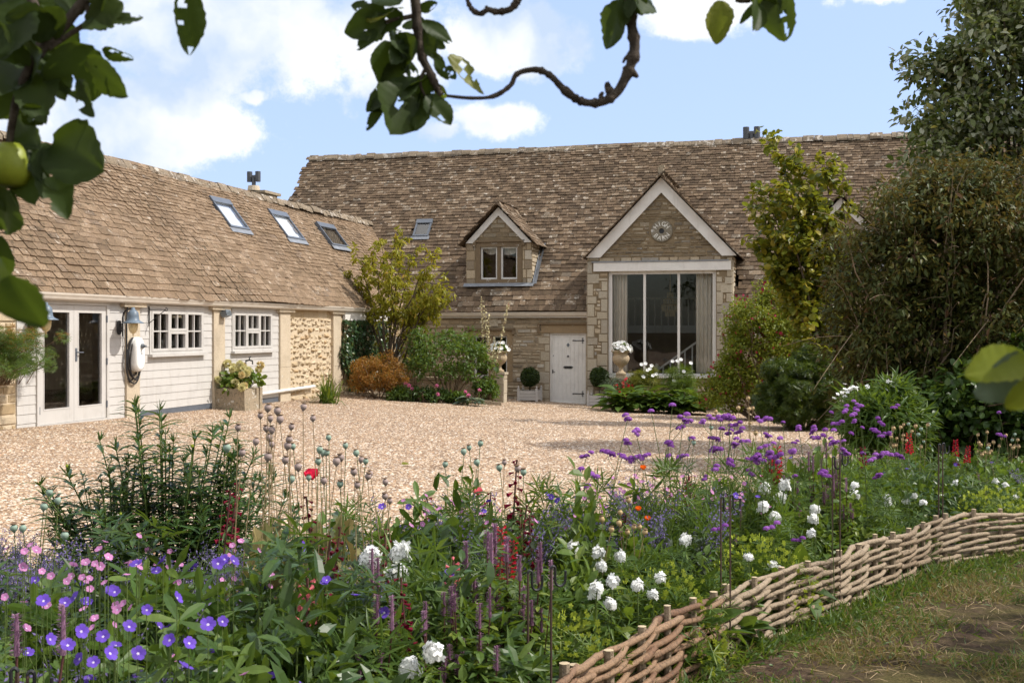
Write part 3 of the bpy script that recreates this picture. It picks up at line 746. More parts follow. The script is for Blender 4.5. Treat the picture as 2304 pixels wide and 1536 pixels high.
    for i in range(n):
        t0, t1 = 2 * math.pi * i / n, 2 * math.pi * (i + 1) / n
        f = lambda rr, t, o: gab(pc[0] + rr * math.cos(t), pc[1] + rr * math.sin(t), o)
        m.add([f(ri, t0, .05), f(ro, t0, .05), f(ro, t1, .05), f(ri, t1, .05), f(ro + .01, t0, 0), f(ro + .01, t1, 0), f(ri, t0, -.04), f(ri, t1, -.04)], [(0, 1, 2, 3), (1, 4, 5, 2), (0, 3, 7, 6)])
    m.poly([gab(pc[0] + ri * math.cos(t), pc[1] + ri * math.sin(t), .006) for t in np.arange(20) * math.pi / 10], 1)
    pl = m.build('name_plaque', [M['plaque'], M['iron']], barn)
    m = MB()
    for word, up in (('HIGH', 1), ('BARN', -1)):
        for i, ch in enumerate(word):
            ang = R(90 + (1.5 - i) * 34) if up > 0 else R(270 + (i - 1.5) * 34)
            V, Fs = glyph(ch); rr = .205
            rot = ang - R(90) if up > 0 else ang + R(90)
            cx, cz = pc[0] + rr * math.cos(ang), pc[1] + rr * math.sin(ang)
            s = .135
            W = [gab(cx + s * (x * math.cos(rot) - y * math.sin(rot)), cz + s * (x * math.sin(rot) + y * math.cos(rot)), .0535) for x, y in V]
            m.add(W, Fs)
    m.build('lettering', M['letter_white'], pl)
def glyph(ch):
    cu = bpy.data.curves.new('glyph', 'FONT'); cu.body = ch; cu.align_x = 'CENTER'; cu.size = 1.25
    o = bpy.data.objects.new('glyph', cu); COL.objects.link(o)
    bpy.context.view_layer.update()
    me = bpy.data.meshes.new_from_object(o.evaluated_get(bpy.context.evaluated_depsgraph_get()))
    V = [(v.co.x, v.co.y - .42) for v in me.vertices]; Fs = [tuple(p.vertices) for p in me.polygons]
    bpy.data.objects.remove(o); bpy.data.curves.remove(cu); bpy.data.meshes.remove(me)
    return V, Fs
isle_stone('plaque', [(0, (.20, .18, .14)), (1, (.22, .20, .16))], lich=.75, dirt=.4, lichcol=(.62, .60, .56), lsc=5)
plain('letter_white', (.78, .76, .70), .7, .2, .1)
build_gable(GC, GL, GR, True, 40)

# ------------------------------------------------------------------ dormer
def build_dormer(off=0.):
    global DL, DR, DC
    o_ = (DL, DR, DC); DL, DR, DC = DL + off, DR + off, DC + off
    d = MB(); clipd = lambda z: (DL, DR) if z <= DEZ else (max(DL, DC - (DAP - z) / dsl), min(DR, DC + (DAP - z) / dsl))
    dsl = (DAP - DEZ) / ((DR - DL) / 2)
    x0, x1 = pF(1081, 600, dy)[0] + off, pF(1164, 600, dy)[0] + off; z0, z1 = pF(1120, 628, dy)[1], pF(1120, 555, dy)[1]
    wall_panel(d, dor, DL, DR, DZ0, DEZ, [(x0, x1, z0, z1)], .2, 1)
    d.poly([dor(DL, DEZ, 0), dor(DR, DEZ, 0), dor(DC, DAP, 0)], 1); d.poly([dor(DL, DEZ, -.2), dor(DR, DEZ, -.2), dor(DC, DAP, -.2)], 1)
    blk = [(x0 - .16, x1 + .16, DZ0, z1 + .16)]
    stones(d, dor, DL, DR, DZ0, DEZ, 71, (.17, .3), (.2, .3), (.008, .018), .012, blk, None, .006, 2)
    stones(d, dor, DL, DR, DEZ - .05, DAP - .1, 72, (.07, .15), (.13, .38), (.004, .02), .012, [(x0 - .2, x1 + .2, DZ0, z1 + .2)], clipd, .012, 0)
    for e, s in ((DR, 1), (DL, -1)):
        rp = lambda a, z, o, e=e, s=s: (e + s * o, a, z)
        yt = (DEZ - zE) / (zR - zE) * (YR + .22) - .22
        d.poly([rp(dy, DZ0 - .02, 0), rp(yt + .2, DEZ + .1, 0), rp(dy, DEZ + .1, 0)], 1)
        H = DEZ - DZ0
        rg = random.Random(9); z = DZ0
        while z < DEZ:
            h = min(rg.uniform(.1, .2), DEZ - z); ye = dy + (yt - dy) * (z - DZ0) / H
            if ye - dy > .1: stones(d, rp, dy, ye, z, z + h, int(z * 100), (h, h), (.15, .35), (.006, .02), .012, (), None, .01, 3)
            z += h
    do = d.build('dormer', [M['stone_gable'], M['mortar_gable'], M['stone_barn'], M['ashlar_wing']], barn)
    m = MB(); hw = (DR - DL) / 2 + .2; ez = DAP - dsl * hw + .1
    for s in (-1, 1):
        U = Vector((0, 1, 0)); Sd = Vector((-s * hw, 0, DAP + .1 - ez)).normalized(); P0 = Vector((DC + s * hw, dy - .16, ez))
        sk = lambda t, q, P0=P0, U=U, Sd=Sd: (P0 + U * t + Sd * q - RP0).dot(roof_n) < -.2
        slates(m, P0, U, Sd, 2.6, math.hypot(hw, DAP + .1 - ez), 80 + s, (.17, .12), (.14, .28), .018, sk, .006)
    ridge_stones(m, (DC, dy - .17, DAP + .13), (DC, dy + 2.2, DAP + .13), 8, .13, .13)
    m.build('dormer_roof', M['slate_barn'], do)
    for s in (-1, 1):
        e = DC + s * ((DR - DL) / 2 + .0); bw = .17; dn = bw * math.hypot(1, dsl) * .95
        m = MB(); m.prism([dor(a, z, .02) for a, z in [(DC, DAP + .02), (e, DEZ + .0), (e - s * bw * 1.3, DEZ), (DC, DAP - dn)]], (0, -.05, 0)); m.build('bargeboard', M['paint_pale'], do)
    m = MB(); mxx = (x0 + x1) / 2
    for (p, q, r, s) in ((x0 - .14, x0, DZ0 + .02, z1 + .14), (x1, x1 + .14, DZ0 + .02, z1 + .14), (x0, x1, z1, z1 + .14), (x0, x1, DZ0 + .02, z0)): pbox(m, dor, p, q, r, s, -.1, .02)
    pbox(m, dor, mxx - .055, mxx + .055, z0, z1, -.16, .0); pbox(m, dor, x0 - .24, x1 + .24, z1 + .142, z1 + .2, 0, .07)
    for e, s in ((x0 - .24, 1), (x1 + .24, -1)): pbox(m, dor, min(e, e + s * .1), max(e, e + s * .1), z1 + .02, z1 + .141, 0.022, .065)
    m.build('window_surround', M['dressed_dark'], do)
    for (p, q) in ((x0, mxx - .055), (mxx + .055, x1)):
        m = MB(); ring(m, dor, p, q, z0, z1, .05, -.14, -.06); wn = m.build('window', M['white_paint'], do)
        pa = pane(dor, p + .05, q - .05, z0 + .05, z1 - .05, -.1, do)
        m = MB(); sg = [(t / 8) for t in range(9)]; f = lambda t: z1 - .1 - .12 * (1 - (2 * t - 1) ** 2)
        if p > x0: f = lambda t: z1 - .22 + .09 * t - .05 * math.sin(t * 3.1)
        m.add([dor(p + .02 + (q - p - .04) * t, z1 - .03, -.3) for t in sg] + [dor(p + .02 + (q - p - .04) * t, f(t), -.3 + .03 * math.sin(t * 20)) for t in sg], [(i, i + 1, 10 + i, 9 + i) for i in range(8)]); m.build('blind', M['curtain'], do)
    m = MB(); ap = dor(0, 0, 0)
    b0 = Vector((DL - .06, dy - .02, DZ0 + .07)); b1 = Vector((DR + .06, dy - .02, DZ0 + .07)); dn = -SM * .15 + roof_n * .02
    m.add([b0, b1, b1 + dn, b0 + dn], [(0, 1, 2, 3)]); m.add([b0, b1, b1 + Vector((0, 0, -.1)), b0 + Vector((0, 0, -.1))], [(0, 1, 2, 3)])
    yt = (DEZ - zE) / (zR - zE) * (YR + .22) - .22
    q0 = Vector((DR + .032, dy - .03, DZ0 + .02)); q1 = Vector((DR + .032, yt, DEZ + .03))
    m.add([q0, q1, q1 + Vector((0, -.09, .0)), q0 + Vector((0, -.03, .1))], [(0, 1, 2, 3)]); m.add([q0, q1, q1 + UX * .12 + roof_n * .05, q0 + UX * .12 + roof_n * .05], [(0, 1, 2, 3)])
    m.build('flashing', M['lead'], do)
    DL, DR, DC = o_
build_dormer(); build_dormer(D2)

# rooflights: frame, pane, flashing apron, each a part of the roof it sits in
def rooflight(parent, P0, U, S, rect, blind='blind_pale', nm='skylight'):
    t0, t1, s0, s1 = rect; U, S = Vector(U).normalized(), Vector(S).normalized(); Nn = U.cross(S); Nn = Nn if Nn.z > 0 else -Nn
    pos = lambda a, z, o: tuple(Vector(P0) + U * a + S * z + Nn * o)
    m = MB(); ring(m, pos, t0, t1, s0, s1, .055, -.12, .085, 0); pbox(m, pos, t0 - .01, t1 + .01, s1 - .16, s1 + .01, .02, .10, 0)
    sk = m.build(nm, M['slate_metal'], parent)
    pane(pos, t0 + .055, t1 - .055, s0 + .055, s1 - .16, .06, sk, 'skylight_glass')
    m = MB(); m.poly([pos(t0, s0, .0), pos(t1, s0, .0), pos(t1, s1, .0), pos(t0, s1, .0)]); m.build('blind', M[blind], sk)  # dark version is a sheet standing in for the unlit room
    m = MB(); pbox(m, pos, t0 - .05, t1 + .05, s0 - .14, s0, .045, .06); m.build('apron', M['lead'], sk)
rooflight(barn, RP0, UX, SM, skw, 'dark_inside')
# flue with twin cowl on the barn ridge
def cowl(m, c, s):
    for e in (-1, 1):
        m.lathe([(.085 * s, -.18 * s), (.10 * s, -.18 * s), (.10 * s, .20 * s), (.085 * s, .20 * s)], (c[0] + e * .17 * s, c[1], c[2]), 12)
    m.tube([(c[0] - .17 * s, c[1], c[2]), (c[0] + .17 * s, c[1], c[2])], .075 * s, 10); m.tube([(c[0], c[1], c[2] - .45 * s), (c[0], c[1], c[2])], .075 * s, 10)
fx, fz = pF(1691, 300, YR); m = MB(); cowl(m, (fx, YR, fz), 1.0); m.build('flue', M['flue_grey'], barn)

# ------------------------------------------------------------------ rooms seen through the tall window
pz0, pz1 = pF(1490, 846, gy)[1], pF(1490, 608, gy)[1]
m = MB(); rx0, rx1 = GL - 2.2, GR + 2
for P in ([(rx0, .5, dz0 - .02), (rx1, .5, dz0 - .02), (rx1, 7.5, dz0 - .02), (rx0, 7.5, dz0 - .02)], [(rx0, 7.5, zB), (rx1, 7.5, zB), (rx1, 7.5, zR), (rx0, 7.5, zR)], [(rx0, .5, zB), (rx0, 7.5, zB), (rx0, 7.5, zR), (rx0, .5, zE)], [(rx1, .5, zB), (rx1, 7.5, zB), (rx1, 7.5, zR), (rx1, .5, zE)]): m.poly(P)
m.build('room_lining', M['inside_wall'], barn)
m = MB(); pbox(m, lambda a, z, o: (a, 7.4 - o, z), GC - .75, GC + .55, dz0, dz0 + 1.0, -.2, .25); m.build('fireplace', M['dark_inside'], barn)
m = MB(); lz = pF(1490, 725, 5)[1]
pbox(m, lambda a, z, o: (a, 5 - o, z), rx0, rx1, lz - .35, lz - .1, -2.4, 0, 0)
for i in range(30): pbox(m, lambda a, z, o: (a, 5 - o, z), rx0 + .1 + i * .22, rx0 + .14 + i * .22, lz - .1, lz + .75, -.04, 0)
pbox(m, lambda a, z, o: (a, 5 - o, z), rx0, rx1, lz + .75, lz + .82, -.06, .02); m.build('loft_rail', M['white_paint'], barn)
def curtain(a0, a1, name, label):
    m = MB(); n = 56; V = []
    for j in range(7):
        z = pz0 + .1 + (pz1 - .06 - pz0 - .1) * j / 6
        for i in range(n + 1):
            t = i / n; V.append((a0 + (a1 - a0) * t, gy + .42 + .05 * math.sin(t * 6 * 6.28 + .4 * math.sin(z * 2)) + .015 * math.sin(t * 31 + z), z))
    m.add(V, np.array([(j * (n + 1) + i, j * (n + 1) + i + 1, (j + 1) * (n + 1) + i + 1, (j + 1) * (n + 1) + i) for j in range(6) for i in range(n)]))
    o = m.build(name, M['curtain'], None, True); o.matrix_world = barn_m; return tag(o, label, 'curtain')
barn_m = Matrix.Translation(toW(0, 0, 0)) @ Matrix.Rotation(-TH, 4, 'Z')
ca, cb = pF(1377, 700, gy + .4)[0], pF(1412, 700, gy + .4)[0]; curtain(ca - .1, cb, 'curtain', 'cream pleated curtain inside the tall window, on the front door side')
ca, cb = pF(1566, 700, gy + .4)[0], pF(1606, 700, gy + .4)[0]; curtain(ca, cb + .15, 'curtain', 'cream pleated curtain inside the tall window, on the red-flowered bush side')
# stair with newel and handrail
cx_, cz_ = pF(1507, 830, 2.2)
st = thing('staircase', 'pale painted staircase with newel post and sloping handrail behind the tall window', 'staircase', toW(cx_ - .4, 2.2, dz0), -TH)
m = MB(); pbox(m, fac, -.06, .06, 0, 1.05, -.06, .06); pbox(m, fac, -.08, .08, 1.05, 1.1, -.08, .08); m.lathe([(.0, 1.17), (.05, 1.15), (.06, 1.12), (.03, 1.1)], (0, 0, 0), 10); m.build('newel_post', M['white_paint'], st)
m = MB(); m.hexa([(0, -.04, .92), (0, .04, .92), (0, .04, .99), (0, -.04, .99), (2.2, -.04, 2.5), (2.2, .04, 2.5), (2.2, .04, 2.57), (2.2, -.04, 2.57)]); m.build('handrail', M['white_paint'], st)
m = MB()
for i in range(9):
    x = .2 + i * .22; pbox(m, fac, x - .02, x + .02, x * .72 + .1, x * .72 + .95, -.02, .02); pbox(m, fac, x - .1, x + .12, 0, x * .72, -.9, .0, 0)
m.build('balusters', M['white_paint'], st)
cc_ = pF(1508, 690, 2.6)
ch = thing('chandelier', 'tiered gold chandelier hanging inside the tall window', 'chandelier', toW(cc_[0], 2.6, cc_[1]), -TH)
m = MB(); m.tube([(0, 0, .45), (0, 0, 2.2)], .012, 5)
for rr, z in ((.10, .42), (.2, .22), (.27, .05)): m.lathe([(rr, z), (rr + .015, z + .02), (rr, z + .04)], (0, 0, 0), 18)
m.build('frame', M['gold'], ch); m = MB()
for rr, z, n in ((.10, .42, 14), (.2, .22, 22), (.27, .05, 28), (.16, -.1, 18)):
    for i in range(n):
        t = 6.283 * i / n; m.tube([(rr * math.cos(t), rr * math.sin(t), z), (rr * .9 * math.cos(t), rr * .9 * math.sin(t), z - .2)], .012, 4)
m.build('drops', M['lamp_glass'], ch)
# ------------------------------------------------------------------ the low wing
wing = thing('low_wing', 'low side wing with pale boarded bays, stone piers and three rooflights', 'house', toW(0, 0, 0), -TH)
wy = lambda px, py=800: pW(px, py)[0]
wzE = pW(155, 664, .2)[1]; wzR = Z0 + 3.47; WR = -2.1; Y0W = -27.
HW = math.hypot(WR - .2, wzR - wzE); SW = Vector((WR - .2, 0, wzR - wzE)).normalized(); UY = Vector((0, 1, 0))
WP0 = Vector((.2, Y0W, wzE)); wn_ = UY.cross(SW); wn_ = wn_ if wn_.z > 0 else -wn_
def on_wing(px, py): return pP(px, py, WP0 + wn_ * .04, wn_)
lights = []
for (tl, tr, bl, br) in (((467, 443), (500, 451), (528, 512), (563, 521)), ((600, 473), (633, 480), (657, 536), (688, 544)), ((708, 500), (738, 508), (758, 552), (786, 560))):
    r = sky_rect([on_wing(*p) for p in (tl, tr, bl, br)], WP0, UY, SW); q = [on_wing(*p) - WP0 for p in (tl, tr, bl, br)]
    lights.append((min(q[0].dot(UY), q[2].dot(UY)) + .02, max(q[1].dot(UY), q[3].dot(UY)) - .02, (q[2].dot(SW) + q[3].dot(SW)) / 2, (q[0].dot(SW) + q[1].dot(SW)) / 2))
mb = MB(); slates(mb, WP0, UY, SW, 31, HW, 31, (.19, .085), (.15, .36), .019, lambda t, s: any(a < t < b and c < s < d for a, b, c, d in lights), .032)
mb.build('roof', M['slate_wing'], wing)
mb = MB(); mb.add([(WR, Y0W, wzR), (WR, 3.5, wzR), (WR * 2 - .2, 3.5, wzE), (WR * 2 - .2, Y0W, wzE)], [(0, 1, 2, 3)]); mb.build('rear_roof', M['slate_wing'], wing)
mb = MB(); ridge_stones(mb, (WR, Y0W, wzR + .05), (WR, 2.9, wzR + .05), 6, .15, .14); mb.build('ridge', M['ridge_tile'], wing)
for i, r in enumerate(lights): rooflight(wing, WP0, UY, SW, r, 'blind_pale' if i < 2 else 'dark_inside')
cy, cz = pW(586, 437, WR - .5); m = MB(); m.box((WR - .8, cy - .4, cz - 1.6), (WR - .2, cy + .4, cz - .02), 0); m.box((WR - .88, cy - .48, cz - .02), (WR - .12, cy + .48, cz + .05), 1)
chm = m.build('chimney', [M['ashlar'], M['old_stone']], wing)
yy, zz = pW(571, 421, WR - .5); m = MB(); m.lathe([(.17, 0), (.15, .13), (.0, .13)], (WR - .5, yy, cz + .05), 14, 1)
cowl(m, (WR - .5, yy, cz + .42), .72); m.build('chimney_cowl', [M['flue_grey'], M['ashlar_wing']], chm)
# openings
fz0 = pW(155, 955)[1]
fy0, fy1 = wy(78), wy(241); ft = pW(155, 676)[1]; fb = pW(155, 957)[1]
win1 = (wy(333), wy(454), pW(333, 797)[1], pW(333, 693)[1]); win2 = (wy(519), wy(609), pW(519, 790)[1], pW(519, 698)[1])
smw = (wy(889, 780), wy(903, 780), pW(895, 803)[1], pW(895, 757)[1])
ops = [(fy0, fy1, fb, ft), win1, win2, smw]
mb = MB(); wall_panel(mb, win, Y0W, 0, zB, wzE + .05, ops, .3, 1)
e = [wy(x) for x in (35, 278, 308, 475, 500, 625, 648, 745, 762)]
stones(mb, win, Y0W, e[0], zB, wzE, 51, (.07, .2), (.15, .45), (.01, .03), .013, (), None, .014, 0)
stones(mb, win, e[6], e[7], -.25, wzE - .28, 52, (.11, .17), (.09, .24), (.02, .06), .022, (), None, .035, 0, .035, .0, .035)
stones(mb, win, e[6], e[7], wzE - .28, wzE, 59, (.28, .3), (.3, .7), (.004, .012), .004, (), None, .01, 0, .008)
stones(mb, win, e[6], e[7], zB, -.25, 53, (.1, .14), (.2, .4), (.02, .04), .013, (), None, .01, 0)
stones(mb, win, e[8], 0, zB, wzE, 54, (.08, .18), (.14, .4), (.008, .026), .013, [smw], None, .012, 0)
mb.poly([(-4.2, Y0W, zB), (-4.2, 0, zB), (-4.2, 0, wzE), (-4.2, Y0W, wzE)], 1); mb.poly([(0, Y0W, zB), (-4.2, Y0W, zB), (-4.2, Y0W, wzE), (WR, Y0W, wzR), (0, Y0W, wzE)], 1)
mb.poly([(-.3, Y0W, fb - .03), (-4.2, Y0W, fb - .03), (-4.2, 0, fb - .03), (-.3, 0, fb - .03)], 2)
mb.build('wall', [M['stone_wing'], M['mortar_wing'], M['dark_inside']], wing)
# boards
bh = .148
for a0, a1, opn in ((e[0], e[1], ops[0]), (e[2], e[3], win1), (e[4], e[5], win2)):
    m = MB(); z0 = max(fb - .03, -.02) if a0 == e[0] else gz(*toW(0, (a0 + a1) / 2)[:2]) + .12; z = z0
    while z < wzE - .02:
        segs = [(a0 + .004, a1 - .004)]
        if opn[2] < z + bh * .5 < opn[3]: segs = [(a0 + .004, opn[0] - .0), (opn[1] + .0, a1 - .004)]
        for p, q in segs:
            zt = min(z + bh - .004, wzE); m.hexa([win(p, z, .027), win(q, z, .027), win(q, z, 0), win(p, z, 0), win(p, zt, .018), win(q, zt, .018), win(q, zt, 0), win(p, zt, 0)])
            m.hexa([win(p, zt, .010), win(q, zt, .010), win(q, zt, 0), win(p, zt, 0), win(p, zt + .004, .010), win(q, zt + .004, .010), win(q, zt + .004, 0), win(p, zt + .004, 0)])
        z += bh
    m.build('boarding', M['board_pale'], wing)
    if a0 != e[0]:
        m = MB(); pbox(m, win, a0, a1, z0 - .5, z0 - .002, 0, .02); m.build('plinth', M['slate_metal'], wing)
for p, q in ((e[1], e[2]), (e[3], e[4]), (e[5], e[6]), (e[7], e[8])):
    m = MB(); g = gz(*toW(0, p)[:2]); zs = [g - .3, g + .62 + .2 * random.Random(p).random(), wzE - .16]
    for i in range(2): m.hexa([win(p, zs[i] + .004, .07), win(q, zs[i] + .004, .07), win(q, zs[i] + .004, 0), win(p, zs[i] + .004, 0), win(p + .004, zs[i + 1], .065), win(q - .004, zs[i + 1], .065), win(q - .004, zs[i + 1], 0), win(p + .004, zs[i + 1], 0)])
    pbox(m, win, p - .14, q + .14, wzE - .155, wzE - .06, 0, .12)
    m.build('pier', M['ashlar_wing'], wing)
gutter_run((.11, Y0W, wzE - .02), (.11, -.25, wzE - .035), (1, 0, 0), wing)
m = MB(); pbox(m, win, Y0W, 0, wzE - .075, wzE + .03, .0, .108); m.build('fascia', M['paint_pale'], wing)
m = MB(); pbox(m, win, e[8] + .2, -.3, wzE - .32, wzE - .08, .03, .1); m.build('box_beam', M['paint_pale'], wing)
# french doors
m = MB(); ring(m, win, fy0, fy1, fb, ft, .07, -.08, .05, 0, .06); pbox(m, win, fy0 - .03, fy1 + .03, fb - .04, fb, -.1, .09); fr = m.build('door_frame', M['board_pale'], wing)
fm = (fy0 + fy1) / 2
for i, (p, q) in enumerate(((fy0 + .075, fm - .003), (fm + .003, fy1 - .075))):
    m = MB(); ring(m, win, p, q, fb + .065, ft - .075, .115, -.04, .025, 0, .23); ring(m, win, p + .105, q - .105, fb + .29, ft - .18, .02, -.03, .03)
    d = m.build('glazed_door', M['board_pale'], wing); pane(win, p + .115, q - .115, fb + .295, ft - .19, -.01, d)
    he = q - .0 if i else p + .0
    for hz in (fb + .3, (fb + ft) / 2, ft - .3):
        m = MB(); m.tube([win(he + (.012 if i else -.012), hz - .06, .04), win(he + (.012 if i else -.012), hz + .06, .04)], .014, 6); m.build('hinge', M['slate_metal'], d)
    if i:
        m = MB(); hz = pW(160, 798)[1]; pbox(m, win, p + .03, p + .075, hz - .11, hz + .11, .025, .035); m.tube([win(p + .052, hz + .04, .03), win(p + .052, hz + .04, .08), win(p + .17, hz + .035, .085)], .011, 6); m.build('door_handle', M['slate_metal'], d)
# casement windows: two side lights and a split middle one, each with glazing bars
def casements(w, n):
    y0, y1, z0, z1 = w
    m = MB(); ring(m, win, y0, y1, z0, z1, .05, -.06, .045); pbox(m, win, y0 - .04, y1 + .04, z0 - .05, z0 - .001, 0, .12)
    pbox(m, win, y0 - .02, y1 + .02, z1 + .001, z1 + .05, .0, .05)
    W = (y1 - y0 - .1) / 3; fr = m.build('window', M['board_pale'], wing)
    for i in range(3):
        a, b = y0 + .05 + i * W, y0 + .05 + (i + 1) * W; zm = (z0 + z1) / 2
        parts = [(z0 + .05, z1 - .05)] if i != 1 else [(z0 + .05, zm - .0), (zm + .0, z1 - .05)]
        m = MB()
        for r, s in parts:
            ring(m, win, a + .003, b - .003, r + .003, s - .003, .05, -.02, .055)
            c = (a + b) / 2; pbox(m, win, c - .013, c + .013, r + .05, s - .05, -.01, .04)
            if len(parts) == 1: pbox(m, win, a + .05, b - .05, (r + s) / 2 - .013, (r + s) / 2 + .013, -.01, .038)
        m.build('casement', M['board_pale'], fr)
        pane(win, a + .05, b - .05, z0 + .1, z1 - .1, .0, fr)
casements(win1, 1); casements(win2, 2)
y0, y1, z0, z1 = smw; m = MB(); ring(m, win, y0 - .12, y1 + .12, z0 - .1, z1 + .12, .115, -.1, .02, 1); ring(m, win, y0, y1, z0, z1, .05, -.08, -.02, 0); sw = m.build('window', [M['white_paint'], M['dressed_brown']], wing)
pane(win, y0 + .05, y1 - .05, z0 + .05, z1 - .05, -.05, sw); m = MB(); m.poly([win(y0, z0, -.12), win(y1, z0, -.12), win(y1, z1, -.12), win(y0, z1, -.12)]); m.build('blind', M['teal_blind'], sw)
m = MB(); py0, pz_ = pW(588, 886, .1); m.tube([(.1, py0, pz_), (.1, py0 + 1.2, pz_ + .02), (.1, wy(700, 876), pz_ + .04)], .038, 10); m.build('waste_pipe', M['white_paint'], wing)

# ------------------------------------------------------------------ things fixed to the wing
def lantern(px, py, label):
    y, z = pW(px, py); t = thing('wall_lantern', label, 'lantern', toW(.036, y, z), -TH, 'wall lanterns on the low wing')
    m = MB(); n = 14; m.prism([(0, .05 * math.cos(a) * (1), .13 * math.sin(a)) for a in np.arange(n) * 6.283 / n], (.04, 0, 0)); m.build('back_plate', M['iron'], t)
    m = MB(); m.tube([(.04, 0, -.06), (.09, 0, -.06)], .012, 6); m.tube([(.04, 0, .06), (.09, 0, .06)], .012, 6)
    m.tube([(.09, 0, -.16), (.09, 0, .18), (.11, 0, .26), (.16, 0, .31), (.22, 0, .33), (.30, 0, .335)], .015, 8); m.build('arm', M['iron'], t)
    m = MB(); m.lathe([(0, .36), (.03, .355), (.035, .32), (.055, .305), (.09, .27), (.1, .2), (.105, .14), (.13, .115), (.19, .085), (.188, .075), (.12, .1), (.09, .12)], (.30, 0, 0), 20); m.build('hood', M['lamp_metal'], t, True)
    m = MB(); m.lathe([(.085, .11), (.085, .02), (.075, -.04), (.05, -.085), (.012, -.11), (.008, -.16), (0, -.17)], (.30, 0, 0), 16); m.build('lamp_glass', M['lamp_glass'], t, True)
lantern(262, 737, 'grey wall lantern above the white charging unit'); lantern(62, 731, 'grey wall lantern at the hinge side of the glazed doors, partly behind a leaf')
y, z = pW(302, 797, .1)
t = thing('charging_unit', 'white capsule-shaped car charger with coiled black cable on a stone pier', 'car charger', toW(.068, y, z), -TH)
m = MB(); n = 24; out = [(.145 * math.cos(a), .185 * math.sin(a) + (.13 if math.sin(a) > 0 else -.13)) for a in np.arange(n) * 6.283 / n]
P = [[(x, a * s, b * (s + (1 - s) * .2)) for a, b in out] for x, s in ((.03, 1), (.12, 1), (.16, .93), (.175, .78))]
m.add(sum(P, []), np.array([(r * n + i, r * n + (i + 1) % n, (r + 1) * n + (i + 1) % n, (r + 1) * n + i) for r in range(3) for i in range(n)])); m.poly(P[3]); m.build('case', M['white_plastic'], t, True)
m = MB(); m.lathe([(.045, 0), (.045, .03), (.03, .05), (0, .05)], (0, 0, 0), 14); m.V[0] = m.V[0][:, [2, 1, 0]] + np.array((.172, .02, .15)); m.box((.2, .0, .135), (.26, .045, .165)); m.box((.174, .005, .0), (.18, .03, .03)); m.build('plug', M['grey_plastic'], t)
m = MB()
for i, (a, b, x) in enumerate(((.19, .34, .03), (.21, .37, .055), (.18, .36, .08), (.23, .40, .04))):
    m.tube([(x + .008 * math.sin(3 * s), a * math.cos(s) - .02, b * math.sin(s) - .04 - .03 * i) for s in np.linspace(0, 6.283, 30)], .013, 6)
m.build('cable', M['black_rubber'], t)
m = MB(); ye = -.22; m.tube([(.02, ye + .04, .95), (.02, ye, .6), (.02, ye, -.3), (.03, ye + .08, -.5), (.04, ye + .2, -.42)], .014, 6); m.build('supply_cable', M['black_rubber'], t)
y, z = pW(503, 706, .1); t = thing('floodlight', 'small black floodlight under the gutter on a stone pier', 'floodlight', toW(.068, y, z), -TH)
m = MB(); m.hexa([(.05, -.1, -.08), (.05, .1, -.08), (.0, .1, .02), (.0, -.1, .02), (.17, -.1, -.03), (.17, .1, -.03), (.13, .1, .09), (.13, -.1, .09)]); m.tube([(.0, 0, .06), (.06, 0, .06)], .02, 6); m.build('case', M['grey_plastic'], t)
m = MB(); m.add([(.171, -.08, -.018), (.171, .08, -.018), (.136, .08, .078), (.136, -.08, .078)], [(0, 1, 2, 3)]); m.build('lens', M['glass'], t)
y, z = pW(331, 700); t = MB(); t.tube([(.05, 0, .03), (.4, 0, .03)], .008, 5); t.tube([(.05, 0, -.22), (.38, 0, .02)], .008, 5); t.tube([(.4 + .03 * math.cos(a), 0, .03 + .03 * math.sin(a)) for a in np.linspace(3.1, 8.5, 12)], .007, 5); t.tube([(.04, 0, .08), (.04, 0, -.28)], .01, 5)
o = t.build('basket_bracket', M['iron']); o.location = toW(.0, y, z); o.rotation_euler = (0, 0, -TH); tag(o, 'empty black hanging basket bracket beside a casement window', 'bracket')
y, z = pW(556, 812, .1); t = MB(); t.tube([(.03, 0, 0), (.12, 0, .02), (.2, 0, .0), (.2, 0, -.07)], .016, 7); t.tube([(.12, 0, .02), (.13, 0, .08)], .012, 6); t.tube([(.13, -.05, .08), (.13, .05, .09)], .01, 6); t.tube([(.04, 0, 0), (.05, 0, -.3), (.05, .02, -.75)], .012, 6)
o = t.build('garden_tap', M['iron']); o.location = toW(.03, y, z); o.rotation_euler = (0, 0, -TH); tag(o, 'black garden tap on the boards above the trough plant', 'tap')
# stone trough
ty0, ty1 = pW(549, 915, .72)[0], pW(588, 900, .72)[0]
tx0 = .06; g = gz(*toW(.4, ty0)[:2])
m = MB(); rg = random.Random(8)
def rough(p): return tuple(c + rg.uniform(-.015, .015) for c in p)
for (a, b, c, d) in ((tx0, .74, ty0, ty0 + .12), (tx0, .74, ty1 - .12, ty1), (tx0, tx0 + .1, ty0 + .12, ty1 - .12), (.63, .74, ty0 + .12, ty1 - .12)):
    m.hexa([rough(p) for p in [(a, c, g - .05), (b, c, g - .05), (b, d, g - .05), (a, d, g - .05), (a, c, g + .46), (b, c, g + .46), (b, d, g + .45), (a, d, g + .46)]])
m.box((tx0 + .1, ty0 + .1, g), (.65, ty1 - .1, g + .40), 1)
o = m.build('stone_trough', [M['old_stone'], M['soil']]); o.matrix_world = barn_m; tag(o, 'weathered stone trough holding a fading hydrangea by the low wing', 'trough')
TROUGH = (.4, (ty0 + ty1) / 2, g + .42)

